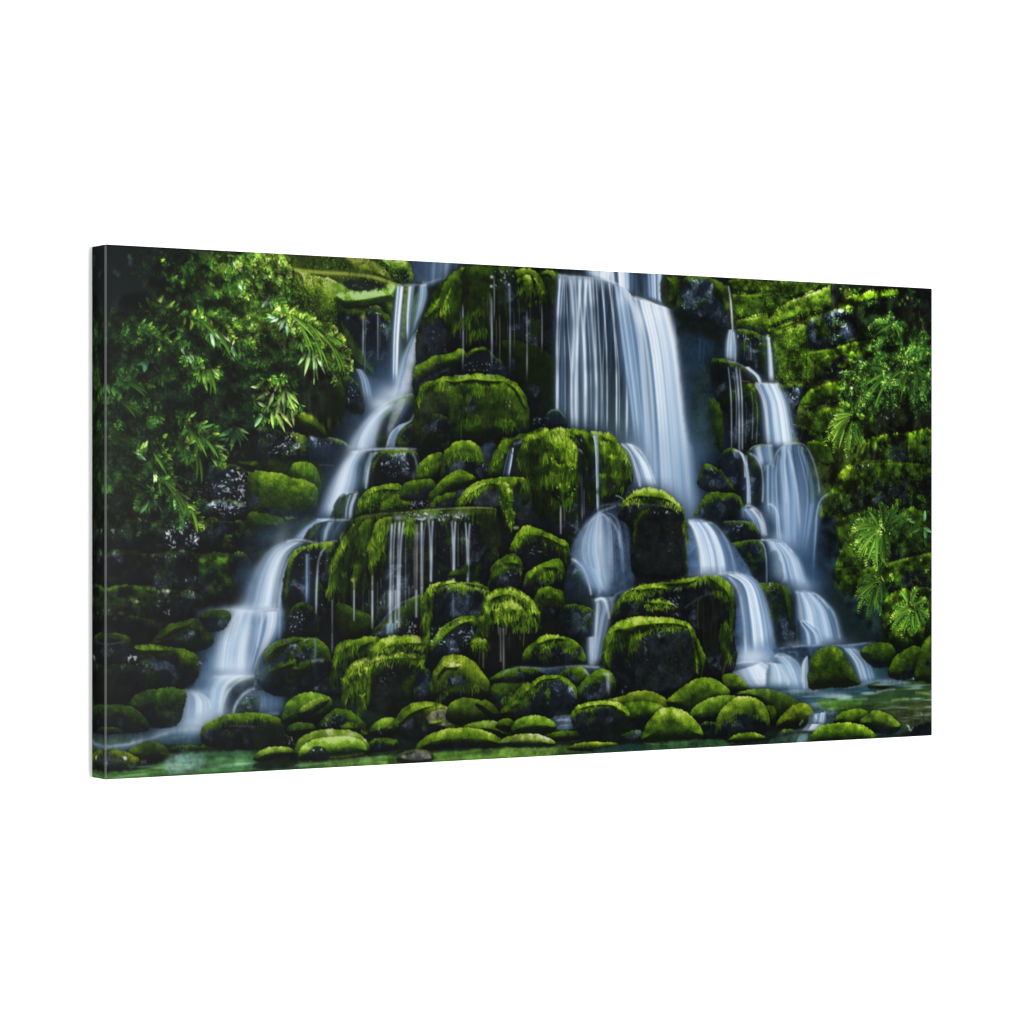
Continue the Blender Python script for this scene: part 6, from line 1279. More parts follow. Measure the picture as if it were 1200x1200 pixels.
for i, (x, y, rx, ry, c, a) in enumerate([(268, 310, 26, 14, (96, 128, 34), .55), (250, 330, 20, 12, (60, 88, 24), .5), (312, 306, 18, 10, (140, 178, 50), .6), (284, 345, 20, 14, (80, 112, 30), .5), (258, 360, 16, 10, (70, 104, 30), .4), (290, 382, 22, 14, (116, 158, 44), .5), (356, 384, 26, 18, (130, 172, 40), .5), (380, 408, 16, 14, (128, 170, 40), .5), (236, 374, 20, 8, (92, 134, 40), .4), (300, 330, 20, 12, (80, 116, 34), .45), (340, 345, 14, 12, (90, 120, 36), .4), (150, 510, 24, 20, (28, 52, 28), .5), (140, 555, 20, 8, (52, 96, 44), .45), (320, 420, 20, 16, (40, 58, 24), .4)]):
    dab(x, y, rx, ry, c, a, .8)
LSPOT = [(x, y, r, min(1, b * 1.18)) for (x, y, r, b) in [(268, 308, 26, .60), (290, 320, 24, .66), (315, 304, 22, .95), (250, 330, 16, .40), (284, 345, 20, .55), (300, 330, 20, .55), (330, 330, 16, .6), (290, 384, 26, .80), (278, 372, 16, .7), (350, 378, 26, .85), (380, 402, 24, .86), (400, 424, 14, .7), (236, 372, 20, .66), (256, 384, 16, .78), (200, 362, 18, .46), (176, 358, 12, .42), (206, 374, 14, .50), (185, 385, 16, .52), (196, 402, 16, .58), (220, 412, 14, .56), (226, 424, 12, .55), (244, 434, 14, .72), (140, 384, 18, .32), (160, 402, 14, .34), (150, 444, 22, .34), (166, 452, 14, .44), (220, 446, 16, .36), (140, 472, 20, .34), (176, 480, 14, .5), (134, 506, 22, .36), (146, 556, 26, .36), (240, 512, 20, .52), (210, 518, 16, .62), (256, 530, 14, .55), (228, 536, 14, .46), (180, 528, 18, .60), (192, 540, 12, .55), (194, 564, 18, .60), (180, 576, 14, .5), (216, 584, 18, .55), (238, 610, 10, .7), (322, 452, 24, .62), (332, 474, 20, .66), (312, 484, 14, .6), (316, 348, 16, .55), (300, 420, 20, .34), (330, 420, 16, .32), (160, 300, 30, .22), (212, 318, 18, .36)]]
leafmass([(122, 372), (150, 366), (170, 340), (196, 300), (330, 297), (345, 345), (380, 375), (410, 430), (392, 446), (350, 430), (346, 490), (300, 500), (262, 536), (232, 560), (240, 612), (180, 600), (122, 570)], 2100, LSPOT, 6.5, .13, 5, 60, 1, .24, .3)
leafmass([(150, 290), (200, 294), (210, 330), (190, 350), (160, 330)], 90, [(200, 310, 16, .3)], 6, .14, 5, 70, 2)
def hands(rows, warm=0., wd=.17, k=6, spread=115):
    g = np.random.default_rng(len(rows) * 7)
    for i, (x, y, ang, L, b) in enumerate(rows):
        for j in range(2):
            fan(x + g.normal(0, 4.5) * (j > 0), y + g.normal(0, 3.5) * (j > 0), ang + g.normal(0, 25) * (j > 0), L * (1 - .25 * j), k, spread, b * (.80 - .2 * j) * min(1, .80 + max(0, x - 122) / 900), wd, warm, i + 50 * j)
# drooping dark tips, top left
hands([(216, 312, 60, 22, .40), (222, 322, 75, 24, .44), (212, 308, 80, 18, .36), (196, 316, 70, 14, .26), (220, 296, 70, 16, .40), (230, 300, 60, 16, .36), (150, 296, 60, 8, .3), (168, 306, 70, 10, .26), (188, 320, 60, 12, .24), (200, 336, 60, 8, .3), (206, 346, 30, 14, .34), (216, 348, 20, 12, .4)], .35)
dab(196, 338, 2.4, 2, (130, 140, 40), .7); dab(190, 348, 3, 4, (100, 110, 80), .5)
for (x, y, a) in [(151, 300, .3), (152, 308, .25), (138, 321, .25), (134, 318, .2), (169, 333, .15), (153, 303, .2)]: dab(x, y, 2, 2.6, (120, 136, 156), a)
# bright upper hands
hands([(250, 300, 70, 16, .55), (268, 300, 80, 18, .60), (286, 302, 60, 20, .72), (300, 300, 60, 20, .85), (314, 300, 70, 22, .92), (326, 302, 60, 20, .95), (278, 316, 70, 18, .66), (292, 322, 80, 16, .62), (306, 318, 70, 18, .78), (320, 316, 60, 16, .82), (262, 330, 80, 18, .5), (246, 316, 80, 16, .44), (254, 338, 85, 16, .5), (270, 336, 70, 14, .72), (282, 330, 70, 16, .8), (300, 338, 70, 16, .55), (314, 334, 70, 16, .62), (330, 330, 60, 18, .62), (334, 346, 60, 18, .58)], .25, .2)
for (x, y) in [(273, 306), (285, 313), (283, 328), (279, 332), (304, 312), (310, 322), (298, 326), (312, 348), (318, 350)]: bleaf(*P([(x, y)])[0], 50, 12, 3.2, (176, 206, 170), .1, .8)
# branch of broad leaves in the middle
spray([(160, 366), (178, 356), (196, 360), (216, 368), (238, 374), (258, 384), (272, 396)], 12, 14, .50, .24, 25)
spray([(198, 364), (220, 372), (244, 380), (266, 392), (276, 398)], 11, 13, .66, .2, 25, .3)
spray([(222, 366), (238, 368), (252, 376), (268, 388)], 8, 12, .80, .2, 30, .5)
hands([(184, 354, 150, 18, .38), (172, 358, 160, 16, .36), (200, 362, 60, 16, .44), (208, 372, 80, 16, .42), (232, 356, 20, 18, .48), (240, 362, 40, 16, .55), (246, 390, 80, 20, .62), (252, 396, 60, 22, .74), (262, 390, 30, 18, .82), (272, 408, 90, 18, .52), (266, 408, 140, 14, .5), (280, 410, 50, 14, .56), (224, 394, 60, 18, .36), (240, 404, 90, 16, .26)], 0, .2)
bleaf(*P([(247, 390)])[0], 72, 22, 4, (160, 206, 160), .08); bleaf(*P([(272, 405)])[0], 75, 18, 4, (120, 170, 120), .05); bleaf(*P([(256, 388)])[0], 35, 26, 2.2, (206, 220, 176), .05); bleaf(*P([(252, 390)])[0], 40, 20, 2, (200, 214, 170), .05)
# second branch
spray([(124, 378), (146, 378), (166, 384), (184, 392), (198, 400), (206, 410)], 11, 13, .42, .26, 25)
spray([(160, 378), (178, 384), (196, 392), (210, 402), (222, 414)], 9, 12, .52, .24, 25)
hands([(140, 382, 140, 20, .34), (134, 386, 150, 18, .3), (156, 398, 120, 18, .36), (150, 402, 160, 14, .34), (180, 386, 80, 18, .55), (188, 394, 60, 18, .56), (178, 402, 110, 18, .46), (196, 404, 100, 16, .56), (206, 404, 60, 16, .50), (210, 400, 30, 16, .44), (222, 400, 40, 16, .4)], .1, .24)
for (x, y, an) in [(200, 405, 60), (212, 408, 50), (222, 412, 50), (216, 416, 20), (222, 418, 70), (226, 419, 30), (236, 426, 50), (202, 406, 100)]: bleaf(*P([(x, y)])[0], an, 12, 3, (150, 190, 140), .1, .85)
bleaf(*P([(171, 420)])[0], 100, 22, 6.5, (72, 122, 82), .0); bleaf(*P([(172, 422)])[0], 150, 18, 4, (46, 82, 50), .1); bleaf(*P([(174, 421)])[0], 35, 26, 4.5, (50, 78, 52), .2); bleaf(*P([(170, 418)])[0], 200, 18, 3, (44, 78, 46), .1)
hands([(168, 416, 190, 18, .34), (178, 420, 40, 20, .3)], 0, .24)
# lit hand of long leaves
hands([(238, 432, 75, 26, .72), (242, 432, 60, 28, .70), (232, 434, 120, 20, .58), (236, 424, 80, 14, .6), (226, 424, 60, 16, .5), (214, 440, 90, 24, .38), (222, 442, 80, 22, .40), (208, 428, 90, 18, .34), (250, 432, 20, 14, .72), (256, 434, 30, 10, .76)], .2, .2, 5)
bleaf(*P([(238, 433)])[0], 82, 36, 4.6, (104, 150, 52), -.06); bleaf(*P([(243, 433)])[0], 62, 38, 4.8, (100, 148, 50), .1); bleaf(*P([(248, 432)])[0], 35, 18, 3, (150, 176, 96), .1)
# lower dark layers
spray([(122, 442), (144, 440), (164, 446), (176, 456)], 10, 15, .34, .26, 20); spray([(124, 452), (146, 452), (160, 460)], 8, 14, .32, .26, 20)
spray([(160, 446), (170, 456), (166, 472), (160, 488)], 8, 10, .40, .3, 20); spray([(124, 470), (148, 470), (164, 478), (190, 482)], 9, 14, .40, .24, 20)
hands([(134, 440, 120, 18, .3), (150, 446, 100, 20, .38), (158, 446, 70, 18, .42), (170, 450, 60, 14, .52), (186, 440, 60, 14, .3), (194, 452, 60, 14, .24), (144, 470, 60, 24, .36), (128, 474, 100, 16, .32), (168, 478, 70, 18, .46), (176, 480, 80, 18, .50), (186, 482, 40, 16, .40)], .05, .22)
hands([(170, 484, 80, 26, .46), (176, 486, 60, 22, .48), (166, 486, 120, 16, .40), (182, 486, 30, 18, .5), (200, 486, 60, 18, .36), (210, 490, 40, 18, .38), (220, 500, 110, 18, .46)], .1, .22)
# tiers of hands lower down
spray([(212, 488), (228, 492), (242, 502), (254, 516), (264, 534)], 11, 14, .58, .2, 30, .1); spray([(186, 512), (202, 514), (216, 518), (228, 524), (240, 536)], 10, 13, .60, .24, 30, .2)
hands([(204, 516, 60, 18, .66), (210, 518, 90, 18, .60), (214, 520, 70, 16, .68), (222, 505, 80, 18, .58), (234, 512, 60, 20, .54), (240, 514, 40, 20, .60), (230, 522, 90, 22, .56), (246, 524, 70, 22, .52), (252, 530, 60, 16, .6), (218, 534, 110, 20, .46), (230, 536, 80, 24, .46), (232, 540, 60, 18, .42), (206, 540, 110, 18, .26)], .15, .19)
bleaf(*P([(250, 524)])[0], 35, 28, 3, (140, 170, 120), .0); bleaf(*P([(252, 520)])[0], 25, 22, 2.6, (130, 150, 110), .0); bleaf(*P([(236, 500)])[0], 40, 22, 2.6, (150, 180, 130), .1); bleaf(*P([(248, 532)])[0], 65, 22, 3.6, (120, 164, 80), .0)
spray([(156, 528), (172, 524), (186, 526), (198, 536)], 9, 13, .62, .22, 28, .0); spray([(176, 532), (188, 540), (198, 548)], 6, 12, .60, .2, 25)
hands([(166, 530, 150, 14, .56), (176, 526, 60, 16, .66), (184, 524, 40, 18, .66), (190, 532, 50, 20, .58), (180, 540, 90, 18, .50), (192, 540, 60, 18, .48), (174, 536, 110, 14, .46)], .1, .18)
for (x, y, an) in [(158, 530, 10), (162, 526, 60), (172, 530, 50), (180, 530, 100), (165, 534, 30)]: bleaf(*P([(x, y)])[0], an, 11, 2.4, (150, 186, 140), .1, .8)
hands([(132, 500, 100, 20, .30), (146, 504, 60, 22, .34), (130, 520, 90, 20, .28), (150, 522, 60, 16, .34), (136, 534, 60, 20, .26), (140, 552, 20, 26, .36), (126, 556, 30, 26, .40), (156, 556, 60, 22, .38), (146, 560, 80, 22, .36), (162, 552, 80, 18, .40), (170, 545, 80, 14, .36)], 0, .24)
# lowest hand with a drooping yellow tip
spray([(178, 556), (190, 562), (202, 570), (214, 582), (226, 598), (240, 612)], 12, 14, .60, .22, 30, .15)
hands([(166, 576, 150, 20, .52), (176, 572, 170, 16, .56), (186, 562, 60, 18, .64), (194, 566, 80, 18, .60), (198, 560, 30, 20, .58), (206, 570, 30, 22, .56), (172, 584, 110, 26, .44), (180, 586, 60, 18, .48), (206, 586, 80, 26, .50), (212, 588, 40, 24, .56), (220, 590, 30, 16, .64), (232, 606, 70, 14, .72), (238, 612, 70, 12, .74), (146, 594, 90, 14, .28), (226, 606, 110, 12, .6)], .15, .19)
bleaf(*P([(174, 584)])[0], 118, 32, 5, (82, 130, 78), .1); bleaf(*P([(204, 584)])[0], 72, 34, 5.5, (96, 148, 74), -.05); bleaf(*P([(180, 585)])[0], 42, 22, 3.4, (80, 124, 84), .2); bleaf(*P([(206, 574)])[0], 28, 32, 2.6, (158, 176, 120), .05); bleaf(*P([(204, 564)])[0], 30, 20, 2.4, (140, 164, 96), .2); bleaf(*P([(178, 578)])[0], 165, 26, 4.4, (90, 140, 96), -.2); bleaf(*P([(212, 588)])[0], 20, 30, 3, (140, 164, 70), .15); bleaf(*P([(180, 556)])[0], 60, 12, 2.4, (180, 204, 170), .1)
# single dark hand against the rock
for an, L, w, b in [(70, 36, 6, (70, 118, 62)), (100, 44, 7.5, (66, 116, 60)), (150, 40, 7, (50, 92, 52)), (40, 34, 4.5, (96, 140, 74)), (20, 30, 3.6, (110, 150, 84)), (125, 34, 5, (38, 70, 42)), (55, 30, 4, (80, 124, 60))]:
    bleaf(*P([(276, 500)])[0], an, L * .9, w * .8, b, .06)
# right-hand side of the left foliage: sunlit fern and pale hands
area([(326, 364), (350, 366), (376, 382), (396, 402), (412, 428), (404, 432), (388, 416), (364, 402), (340, 388)], (104, 140, 34), .75, 5, .7)
leafmass([(318, 358), (346, 362), (378, 384), (398, 386), (404, 404), (416, 434), (404, 436), (386, 420), (360, 404), (332, 386)], 420, [(360, 380, 30, .80), (392, 408, 24, .82), (340, 372, 20, .86), (408, 426, 14, .7)], 4.6, .4, 5, 35, 5, .2, .35)
area([(300, 296), (330, 297), (338, 314), (316, 318), (300, 310)], (120, 156, 44), .6, 4, .6)
leafmass([(270, 296), (332, 297), (338, 316), (300, 330), (270, 326)], 160, [(316, 304, 22, .95), (290, 310, 20, .8)], 5, .4, 5, 70, 6, .22, .35)
spray([(318, 362), (340, 368), (360, 378), (380, 392), (398, 410), (410, 428)], 20, 13, .82, .22, 30, .5)
spray([(330, 360), (352, 372), (370, 386), (388, 404), (404, 426)], 18, 12, .86, .2, 30, .6); spray([(326, 372), (346, 378), (362, 386), (380, 400)], 14, 12, .78, .2, 30, .4)
spray([(376, 388), (390, 390), (398, 392)], 7, 9, .84, .22, 20, .4); spray([(386, 400), (398, 404), (404, 410)], 7, 9, .78, .22, 20, .3); spray([(360, 376), (372, 378), (380, 382)], 6, 9, .9, .22, 20, .5)
hands([(318, 370, 160, 14, .68), (326, 372, 140, 16, .62), (334, 374, 110, 18, .72), (336, 382, 80, 18, .70), (346, 396, 60, 16, .62), (352, 402, 80, 16, .66), (344, 410, 120, 14, .5), (358, 392, 50, 16, .6), (310, 346, 110, 16, .7), (314, 352, 60, 14, .66), (384, 408, 60, 18, .8), (392, 420, 60, 18, .74), (400, 428, 60, 14, .7), (378, 414, 70, 16, .66)], -.05, .2)
for (x, y, an, L, w, c) in [(322, 371, 175, 14, 2.8, (176, 206, 176)), (326, 372, 150, 16, 3, (160, 196, 160)), (332, 374, 110, 20, 3.6, (166, 200, 170)), (336, 378, 85, 22, 3.6, (150, 190, 150)), (312, 348, 190, 14, 3, (160, 196, 166)), (312, 350, 120, 16, 3.4, (150, 190, 160)), (316, 352, 70, 14, 3, (150, 190, 150)),
        (362, 412, 100, 40, 4, (146, 182, 110)), (366, 412, 75, 46, 3.6, (140, 178, 110)), (370, 414, 60, 38, 3.4, (150, 184, 120)), (358, 412, 120, 26, 3.4, (128, 168, 90)), (368, 413, 88, 52, 3, (110, 150, 86))]:
    bleaf(*P([(x, y)])[0], an, L, w, c, .05)
strand([(366, 412), (376, 422), (386, 432), (394, 444), (396, 450)], 1.2, .8, (150, 156, 110), .1); spray([(384, 430), (392, 442), (396, 460)], 7, 6, .5, .3, 20, .3)
hands([(308, 448, 140, 16, .70), (316, 446, 90, 16, .74), (326, 448, 70, 18, .78), (334, 452, 60, 20, .74), (340, 458, 45, 22, .70), (330, 462, 90, 22, .66), (318, 462, 100, 22, .70), (308, 460, 130, 18, .62), (326, 470, 100, 22, .74), (338, 468, 60, 22, .66), (314, 474, 110, 18, .70), (330, 440, 80, 12, .5), (304, 432, 100, 14, .5), (302, 424, 110, 14, .44), (322, 484, 90, 18, .66), (334, 480, 70, 22, .72), (308, 486, 110, 18, .6), (344, 478, 60, 16, .7)], .15, .17)
for (x, y, an, L, w, c) in [(334, 456, 40, 36, 3.2, (150, 186, 90)), (336, 460, 60, 34, 3.2, (140, 178, 90)), (332, 460, 85, 34, 3.6, (150, 184, 110)), (320, 460, 110, 30, 3.4, (168, 196, 130)), (312, 458, 140, 26, 3.2, (160, 190, 120)), (326, 466, 95, 34, 3.2, (160, 190, 120)), (304, 452, 170, 16, 3, (150, 184, 110)), (324, 484, 60, 34, 4, (150, 190, 80)), (328, 482, 45, 34, 3.2, (190, 206, 120)), (318, 484, 80, 26, 3.6, (140, 184, 80)), (342, 480, 80, 26, 3, (176, 196, 110)), (306, 484, 115, 26, 5, (120, 176, 110)), (312, 476, 200, 20, 3.4, (150, 190, 120))]:
    bleaf(*P([(x, y)])[0], an, L, w, c, .06)
mossy([(398, 440), (404, 452), (402, 478), (396, 488), (392, 470), (392, 452)], .34, R=6, sh=.1, rough=3.5)

# ---------------------------------------------------------------- foliage on the right
scatter([(1000, 344), (1092, 342), (1092, 500), (1010, 520), (986, 480), (1000, 430)], 190, 6, .20, .10, 90, 160, 4, .1, 301, .24)
area([(1056, 350), (1082, 360), (1084, 396), (1066, 398), (1056, 372)], (17, 17, 13), .7, 4, .4, vert=True)
area([(1040, 392), (1058, 396), (1056, 414), (1038, 412)], (10, 12, 9), .7, 4, .3)
strand([(1076, 362), (1080, 380), (1084, 392)], 1.4, .5, (90, 86, 60), .1); strand([(1070, 366), (1072, 396)], 1.4, .4, (70, 70, 46), .1)
hands([(1060, 345, 110, 10, .55), (1056, 350, 110, 10, .6), (1068, 348, 80, 8, .46), (1072, 354, 80, 9, .4), (1066, 340, 60, 8, .4), (996, 360, 80, 8, .44), (1006, 358, 80, 8, .46), (1018, 354, 80, 9, .44), (1024, 362, 80, 8, .36), (1012, 364, 90, 8, .36), (1038, 352, 80, 8, .34), (1078, 372, 80, 8, .34), (1086, 366, 90, 9, .36)], .1, .24, 5, 150)
for (x, y) in [(1057, 352), (1054, 356), (1060, 356), (1047, 371), (1063, 349)]: dab(x, y, 1.4, 2, (160, 190, 130), .7)
spray([(1050, 384), (1040, 376), (1028, 378), (1018, 386)], 9, 8, .60, .26, 30, .1); spray([(1046, 376), (1054, 384), (1060, 394)], 7, 8, .5, .26, 30); spray([(1036, 366), (1042, 376), (1048, 388)], 7, 8, .56, .26, 30, .1); spray([(1038, 388), (1030, 396), (1024, 408)], 6, 8, .5, .26, 30, .2); spray([(1042, 386), (1048, 396), (1050, 404)], 5, 9, .52, .26, 20, .2)
hands([(1042, 374, 60, 14, .58), (1036, 382, 100, 12, .5), (1022, 380, 140, 10, .62), (1052, 378, 40, 14, .46), (1046, 390, 80, 14, .5), (1034, 398, 110, 12, .54), (1020, 406, 120, 10, .5), (1028, 402, 100, 10, .42), (1060, 394, 130, 10, .36)], .1, .22)
dab(1070, 410, 12, 20, (92, 132, 34), .45, .8); dab(1056, 420, 12, 8, (106, 146, 40), .5, .8); dab(1046, 428, 14, 10, (70, 108, 40), .4, .8)
scatter([(1060, 398), (1092, 384), (1092, 440), (1060, 440), (1050, 424)], 60, 6, .42, .14, 90, 150, 5, .2, 302, .24)
scatter([(1000, 430), (1024, 416), (1060, 420), (1092, 420), (1092, 478), (1060, 470), (1030, 476), (1004, 484), (984, 460)], 130, 7, .44, .15, 90, 160, 5, -.05, 303, .24)
spray([(1050, 420), (1032, 420), (1014, 426), (1004, 424)], 11, 10, .56, .26, 30); spray([(1044, 428), (1022, 434), (1004, 440), (988, 452)], 13, 11, .60, .26, 30); spray([(1040, 438), (1020, 446), (1002, 456), (990, 468)], 12, 11, .58, .26, 30); spray([(1036, 440), (1024, 454), (1012, 468), (1002, 482)], 10, 11, .52, .26, 25)
spray([(1060, 424), (1074, 422), (1086, 428)], 8, 11, .58, .26, 30); spray([(1056, 432), (1046, 444), (1036, 450)], 8, 10, .62, .26, 30); spray([(1062, 436), (1070, 450), (1058, 466)], 9, 10, .52, .28, 30); spray([(1080, 432), (1066, 444), (1052, 462)], 10, 10, .5, .28, 30); spray([(1092, 440), (1080, 452), (1070, 466)], 8, 10, .46, .28, 30); spray([(1052, 410), (1064, 416), (1058, 428)], 7, 9, .6, .26, 20, .4)
hands([(1004, 424, 140, 12, .62), (992, 434, 130, 12, .60), (986, 446, 120, 12, .62), (992, 456, 110, 14, .56), (1006, 452, 100, 14, .66), (1014, 446, 80, 14, .58), (1024, 452, 90, 14, .6), (1038, 444, 60, 12, .68), (1056, 446, 80, 14, .54), (1070, 440, 80, 14, .6), (1084, 432, 90, 14, .5), (1086, 446, 90, 14, .5), (1076, 458, 100, 12, .4), (1040, 462, 90, 12, .44), (1030, 430, 40, 14, .6), (1048, 430, 60, 14, .62), (1060, 426, 60, 12, .66), (1010, 438, 150, 14, .62), (1056, 466, 100, 12, .46), (1090, 404, 100, 14, .44), (1086, 392, 100, 14, .40), (1090, 470, 90, 12, .36)], -.05, .22)
for (x, y, an) in [(1006, 422, 20), (988, 434, 150), (1062, 426, 160), (1070, 448, 130), (1058, 444, 110), (1040, 440, 60), (1086, 446, 120), (1004, 448, 100), (996, 446, 120), (1078, 424, 150), (1050, 438, 40), (1008, 462, 100)]: bleaf(*P([(x, y)])[0], an, 12, 2.8, (146, 188, 140), .1, .8)
leafmass([(1000, 424), (1030, 416), (1050, 408), (1064, 398), (1092, 386), (1092, 478), (1064, 474), (1036, 478), (1010, 488), (990, 480), (984, 456), (990, 436)], 700, [(1010, 436, 20, .60), (1000, 452, 18, .62), (1036, 432, 16, .55), (1060, 424, 18, .58), (1070, 444, 18, .58), (1050, 446, 14, .6), (1020, 452, 18, .55), (1086, 436, 14, .5), (1066, 408, 12, .5), (1006, 476, 14, .5), (1086, 400, 14, .40)], 6, .26, 5, 80, 7, .24, -.1)
leafmass([(1016, 384), (1030, 372), (1046, 364), (1060, 384), (1058, 400), (1040, 404), (1024, 410), (1014, 404)], 130, [(1036, 378, 14, .6), (1046, 388, 12, .55), (1022, 400, 10, .55)], 5.5, .25, 5, 80, 8, .24)
# hanging yellow fern
spray([(1000, 484), (990, 486), (978, 496), (970, 510), (968, 522)], 12, 9, .68, .2, 30, .4); spray([(1000, 486), (988, 494), (978, 508), (976, 526)], 11, 8, .62, .2, 30, .4)
for (x, y, an, L, w, c) in [(990, 498, 112, 46, 3.2, (120, 158, 60)), (998, 496, 100, 44, 3, (104, 146, 54)), (1000, 498, 80, 36, 3, (96, 140, 50)), (986, 498, 130, 40, 3, (130, 160, 60)), (1000, 494, 55, 24, 3.2, (110, 156, 56)), (982, 492, 150, 30, 2.6, (140, 170, 70)), (1008, 484, 30, 12, 3, (110, 150, 50)), (986, 487, 185, 20, 2.2, (170, 184, 110)), (996, 502, 95, 40, 2.6, (120, 156, 60)), (992, 490, 160, 22, 3, (150, 180, 70))]:
    bleaf(*P([(x, y)])[0], an, L, w, c, -.06)
hands([(992, 488, 120, 16, .66), (1000, 494, 80, 16, .6), (988, 480, 60, 12, .7), (996, 478, 100, 12, .6)], .4, .2)
# ferns lower right
leafmass([(996, 610), (1010, 596), (1040, 594), (1052, 606), (1040, 640), (1020, 658), (998, 650)], 150, [(1020, 614, 20, .55), (1036, 606, 12, .6), (1014, 632, 14, .5)], 5.5, .22, 5, 90, 9, .2, .2)
def fern(x, y, fronds, b, warm=.2, L=6):
    for i, (dx, dy) in enumerate(fronds):
        mx, my = x + dx * .5, y + dy * .5 - abs(dx) * .22
        spray([(x, y), (mx, my), (x + dx, y + dy)], max(7, int(math.hypot(dx, dy) / 2.1)), L, b * (.85 + .3 * ((i * 37) % 10) / 10), .2, 15, warm, i, True, 50, False)
fern(1028, 618, [(-34, 2), (-32, 24), (-24, 34), (-16, 38), (-8, 40), (-2, 38), (6, 34), (10, 26), (-36, 12), (-28, -10), (-10, -18), (2, -20), (12, -22), (16, -10), (18, 6)], .60, .2, 6)
for (x, y, an, L, w, c) in [(1018, 622, 140, 34, 2.4, (140, 166, 70)), (1016, 626, 128, 40, 2.4, (120, 160, 64)), (1020, 628, 115, 40, 2.6, (110, 150, 60)), (1026, 628, 100, 38, 2.6, (104, 150, 60)), (1032, 626, 80, 36, 2.8, (90, 140, 56)), (1034, 624, 72, 34, 2.4, (80, 130, 50)), (1010, 614, 165, 28, 2.2, (150, 176, 90)), (1012, 608, 180, 18, 2, (170, 190, 120))]:
    bleaf(*P([(x, y)])[0], an, L, w, c, -.05)
hands([(1050, 606, 80, 14, .44), (1046, 614, 60, 12, .46), (1056, 618, 60, 12, .42), (1050, 624, 100, 12, .38), (1066, 612, 40, 12, .44), (1064, 606, 160, 12, .46)], .1, .26)
for (x, y, an, L, w, c) in [(1078, 618, 150, 22, 4, (72, 118, 62)), (1082, 618, 20, 22, 4.5, (84, 130, 76)), (1083, 610, 270, 20, 4.5, (80, 126, 80)), (1084, 620, 85, 22, 5, (60, 106, 60)), (1084, 630, 80, 18, 4.5, (40, 78, 38)), (1072, 612, 190, 16, 2.6, (100, 134, 70)), (1068, 608, 180, 14, 2, (120, 150, 90))]:
    bleaf(*P([(x, y)])[0], an, L, w, c, .08)
fern(1026, 676, [(-24, 24), (-20, 34), (-12, 32), (-4, 30), (2, 26), (-14, 2), (6, 8), (-22, 12)], .50, .1, 5)
for (x, y, an, L, w, c) in [(1024, 680, 140, 40, 2.4, (96, 140, 70)), (1022, 684, 122, 44, 2.6, (86, 132, 60)), (1026, 686, 100, 38, 3, (84, 130, 62)), (1030, 684, 88, 32, 2, (60, 96, 44)), (1018, 678, 168, 14, 2, (130, 160, 90)), (1032, 674, 60, 14, 2, (110, 130, 60))]:
    bleaf(*P([(x, y)])[0], an, L, w, c, -.05)
fern(1068, 712, [(-26, 18), (-24, 26), (-16, 26), (-8, 24), (4, 24), (14, 12), (18, 2), (6, -16), (0, -18), (-12, -8), (-18, 2), (12, -8), (-6, 14)], .60, .3, 5)
hands([(1070, 704, 80, 10, .66), (1062, 710, 110, 10, .62), (1078, 706, 60, 10, .56), (1056, 720, 110, 10, .6), (1048, 730, 100, 8, .5)], .2, .22)
for (x, y, r, b) in [(1046, 674, 6, .5), (1044, 672, 4, .6), (1074, 676, 4, .4), (1086, 668, 6, .4), (1090, 548, 6, .42), (1078, 580, 8, .4), (1052, 586, 8, .34), (1030, 576, 6, .3), (1066, 600, 6, .34)]:
    fan(x, y, 90, r * 1.5, 6, 200, b, .4, .5)
spark(1079, 656, 1.4, .8, (170, 176, 180))

# arching fern fronds, right-hand bank
for (x, y, an, L, b) in [(1030, 620, 215, 26, .5), (1026, 616, 195, 30, .6), (1024, 618, 178, 32, .66), (1026, 622, 160, 34, .62), (1026, 624, 142, 36, .68), (1028, 626, 125, 38, .64), (1030, 626, 108, 38, .66), (1034, 626, 92, 34, .6), (1036, 624, 74, 32, .5), (1030, 614, 240, 22, .5), (1036, 612, 268, 22, .5), (1040, 612, 295, 22, .48), (1046, 614, 325, 22, .44), (1048, 618, 10, 24, .42)]:
    frond(x, y, an, L, b, 5.5, .28, .15, 13)
for (x, y, an, L, b) in [(1026, 678, 190, 20, .44), (1024, 682, 160, 30, .56), (1024, 686, 138, 36, .56), (1026, 688, 118, 34, .5), (1030, 688, 96, 30, .46), (1032, 682, 60, 18, .34), (1030, 674, 280, 14, .34)]:
    frond(x, y, an, L, b, 4.6, .25, .1, 12)
for (x, y, an, L, b) in [(1066, 712, 195, 24, .66), (1064, 714, 170, 26, .7), (1064, 716, 148, 30, .64), (1066, 718, 126, 28, .6), (1068, 718, 104, 24, .58), (1072, 718, 80, 22, .52), (1074, 716, 52, 22, .5), (1074, 712, 20, 20, .54), (1072, 708, 330, 16, .6), (1068, 706, 280, 18, .7), (1064, 706, 240, 16, .66)]:
    frond(x, y, an, L, b, 4.6, .3, .25, 11)
for (x, y, an, L, b) in [(998, 486, 195, 28, .66), (996, 488, 172, 30, .72), (994, 490, 150, 34, .70), (994, 492, 132, 40, .66), (998, 494, 112, 38, .62), (1002, 494, 90, 34, .56), (1004, 492, 66, 26, .5), (1000, 482, 215, 20, .6)]:
    frond(x, y, an, L, b, 4.4, .26, .4, 13)
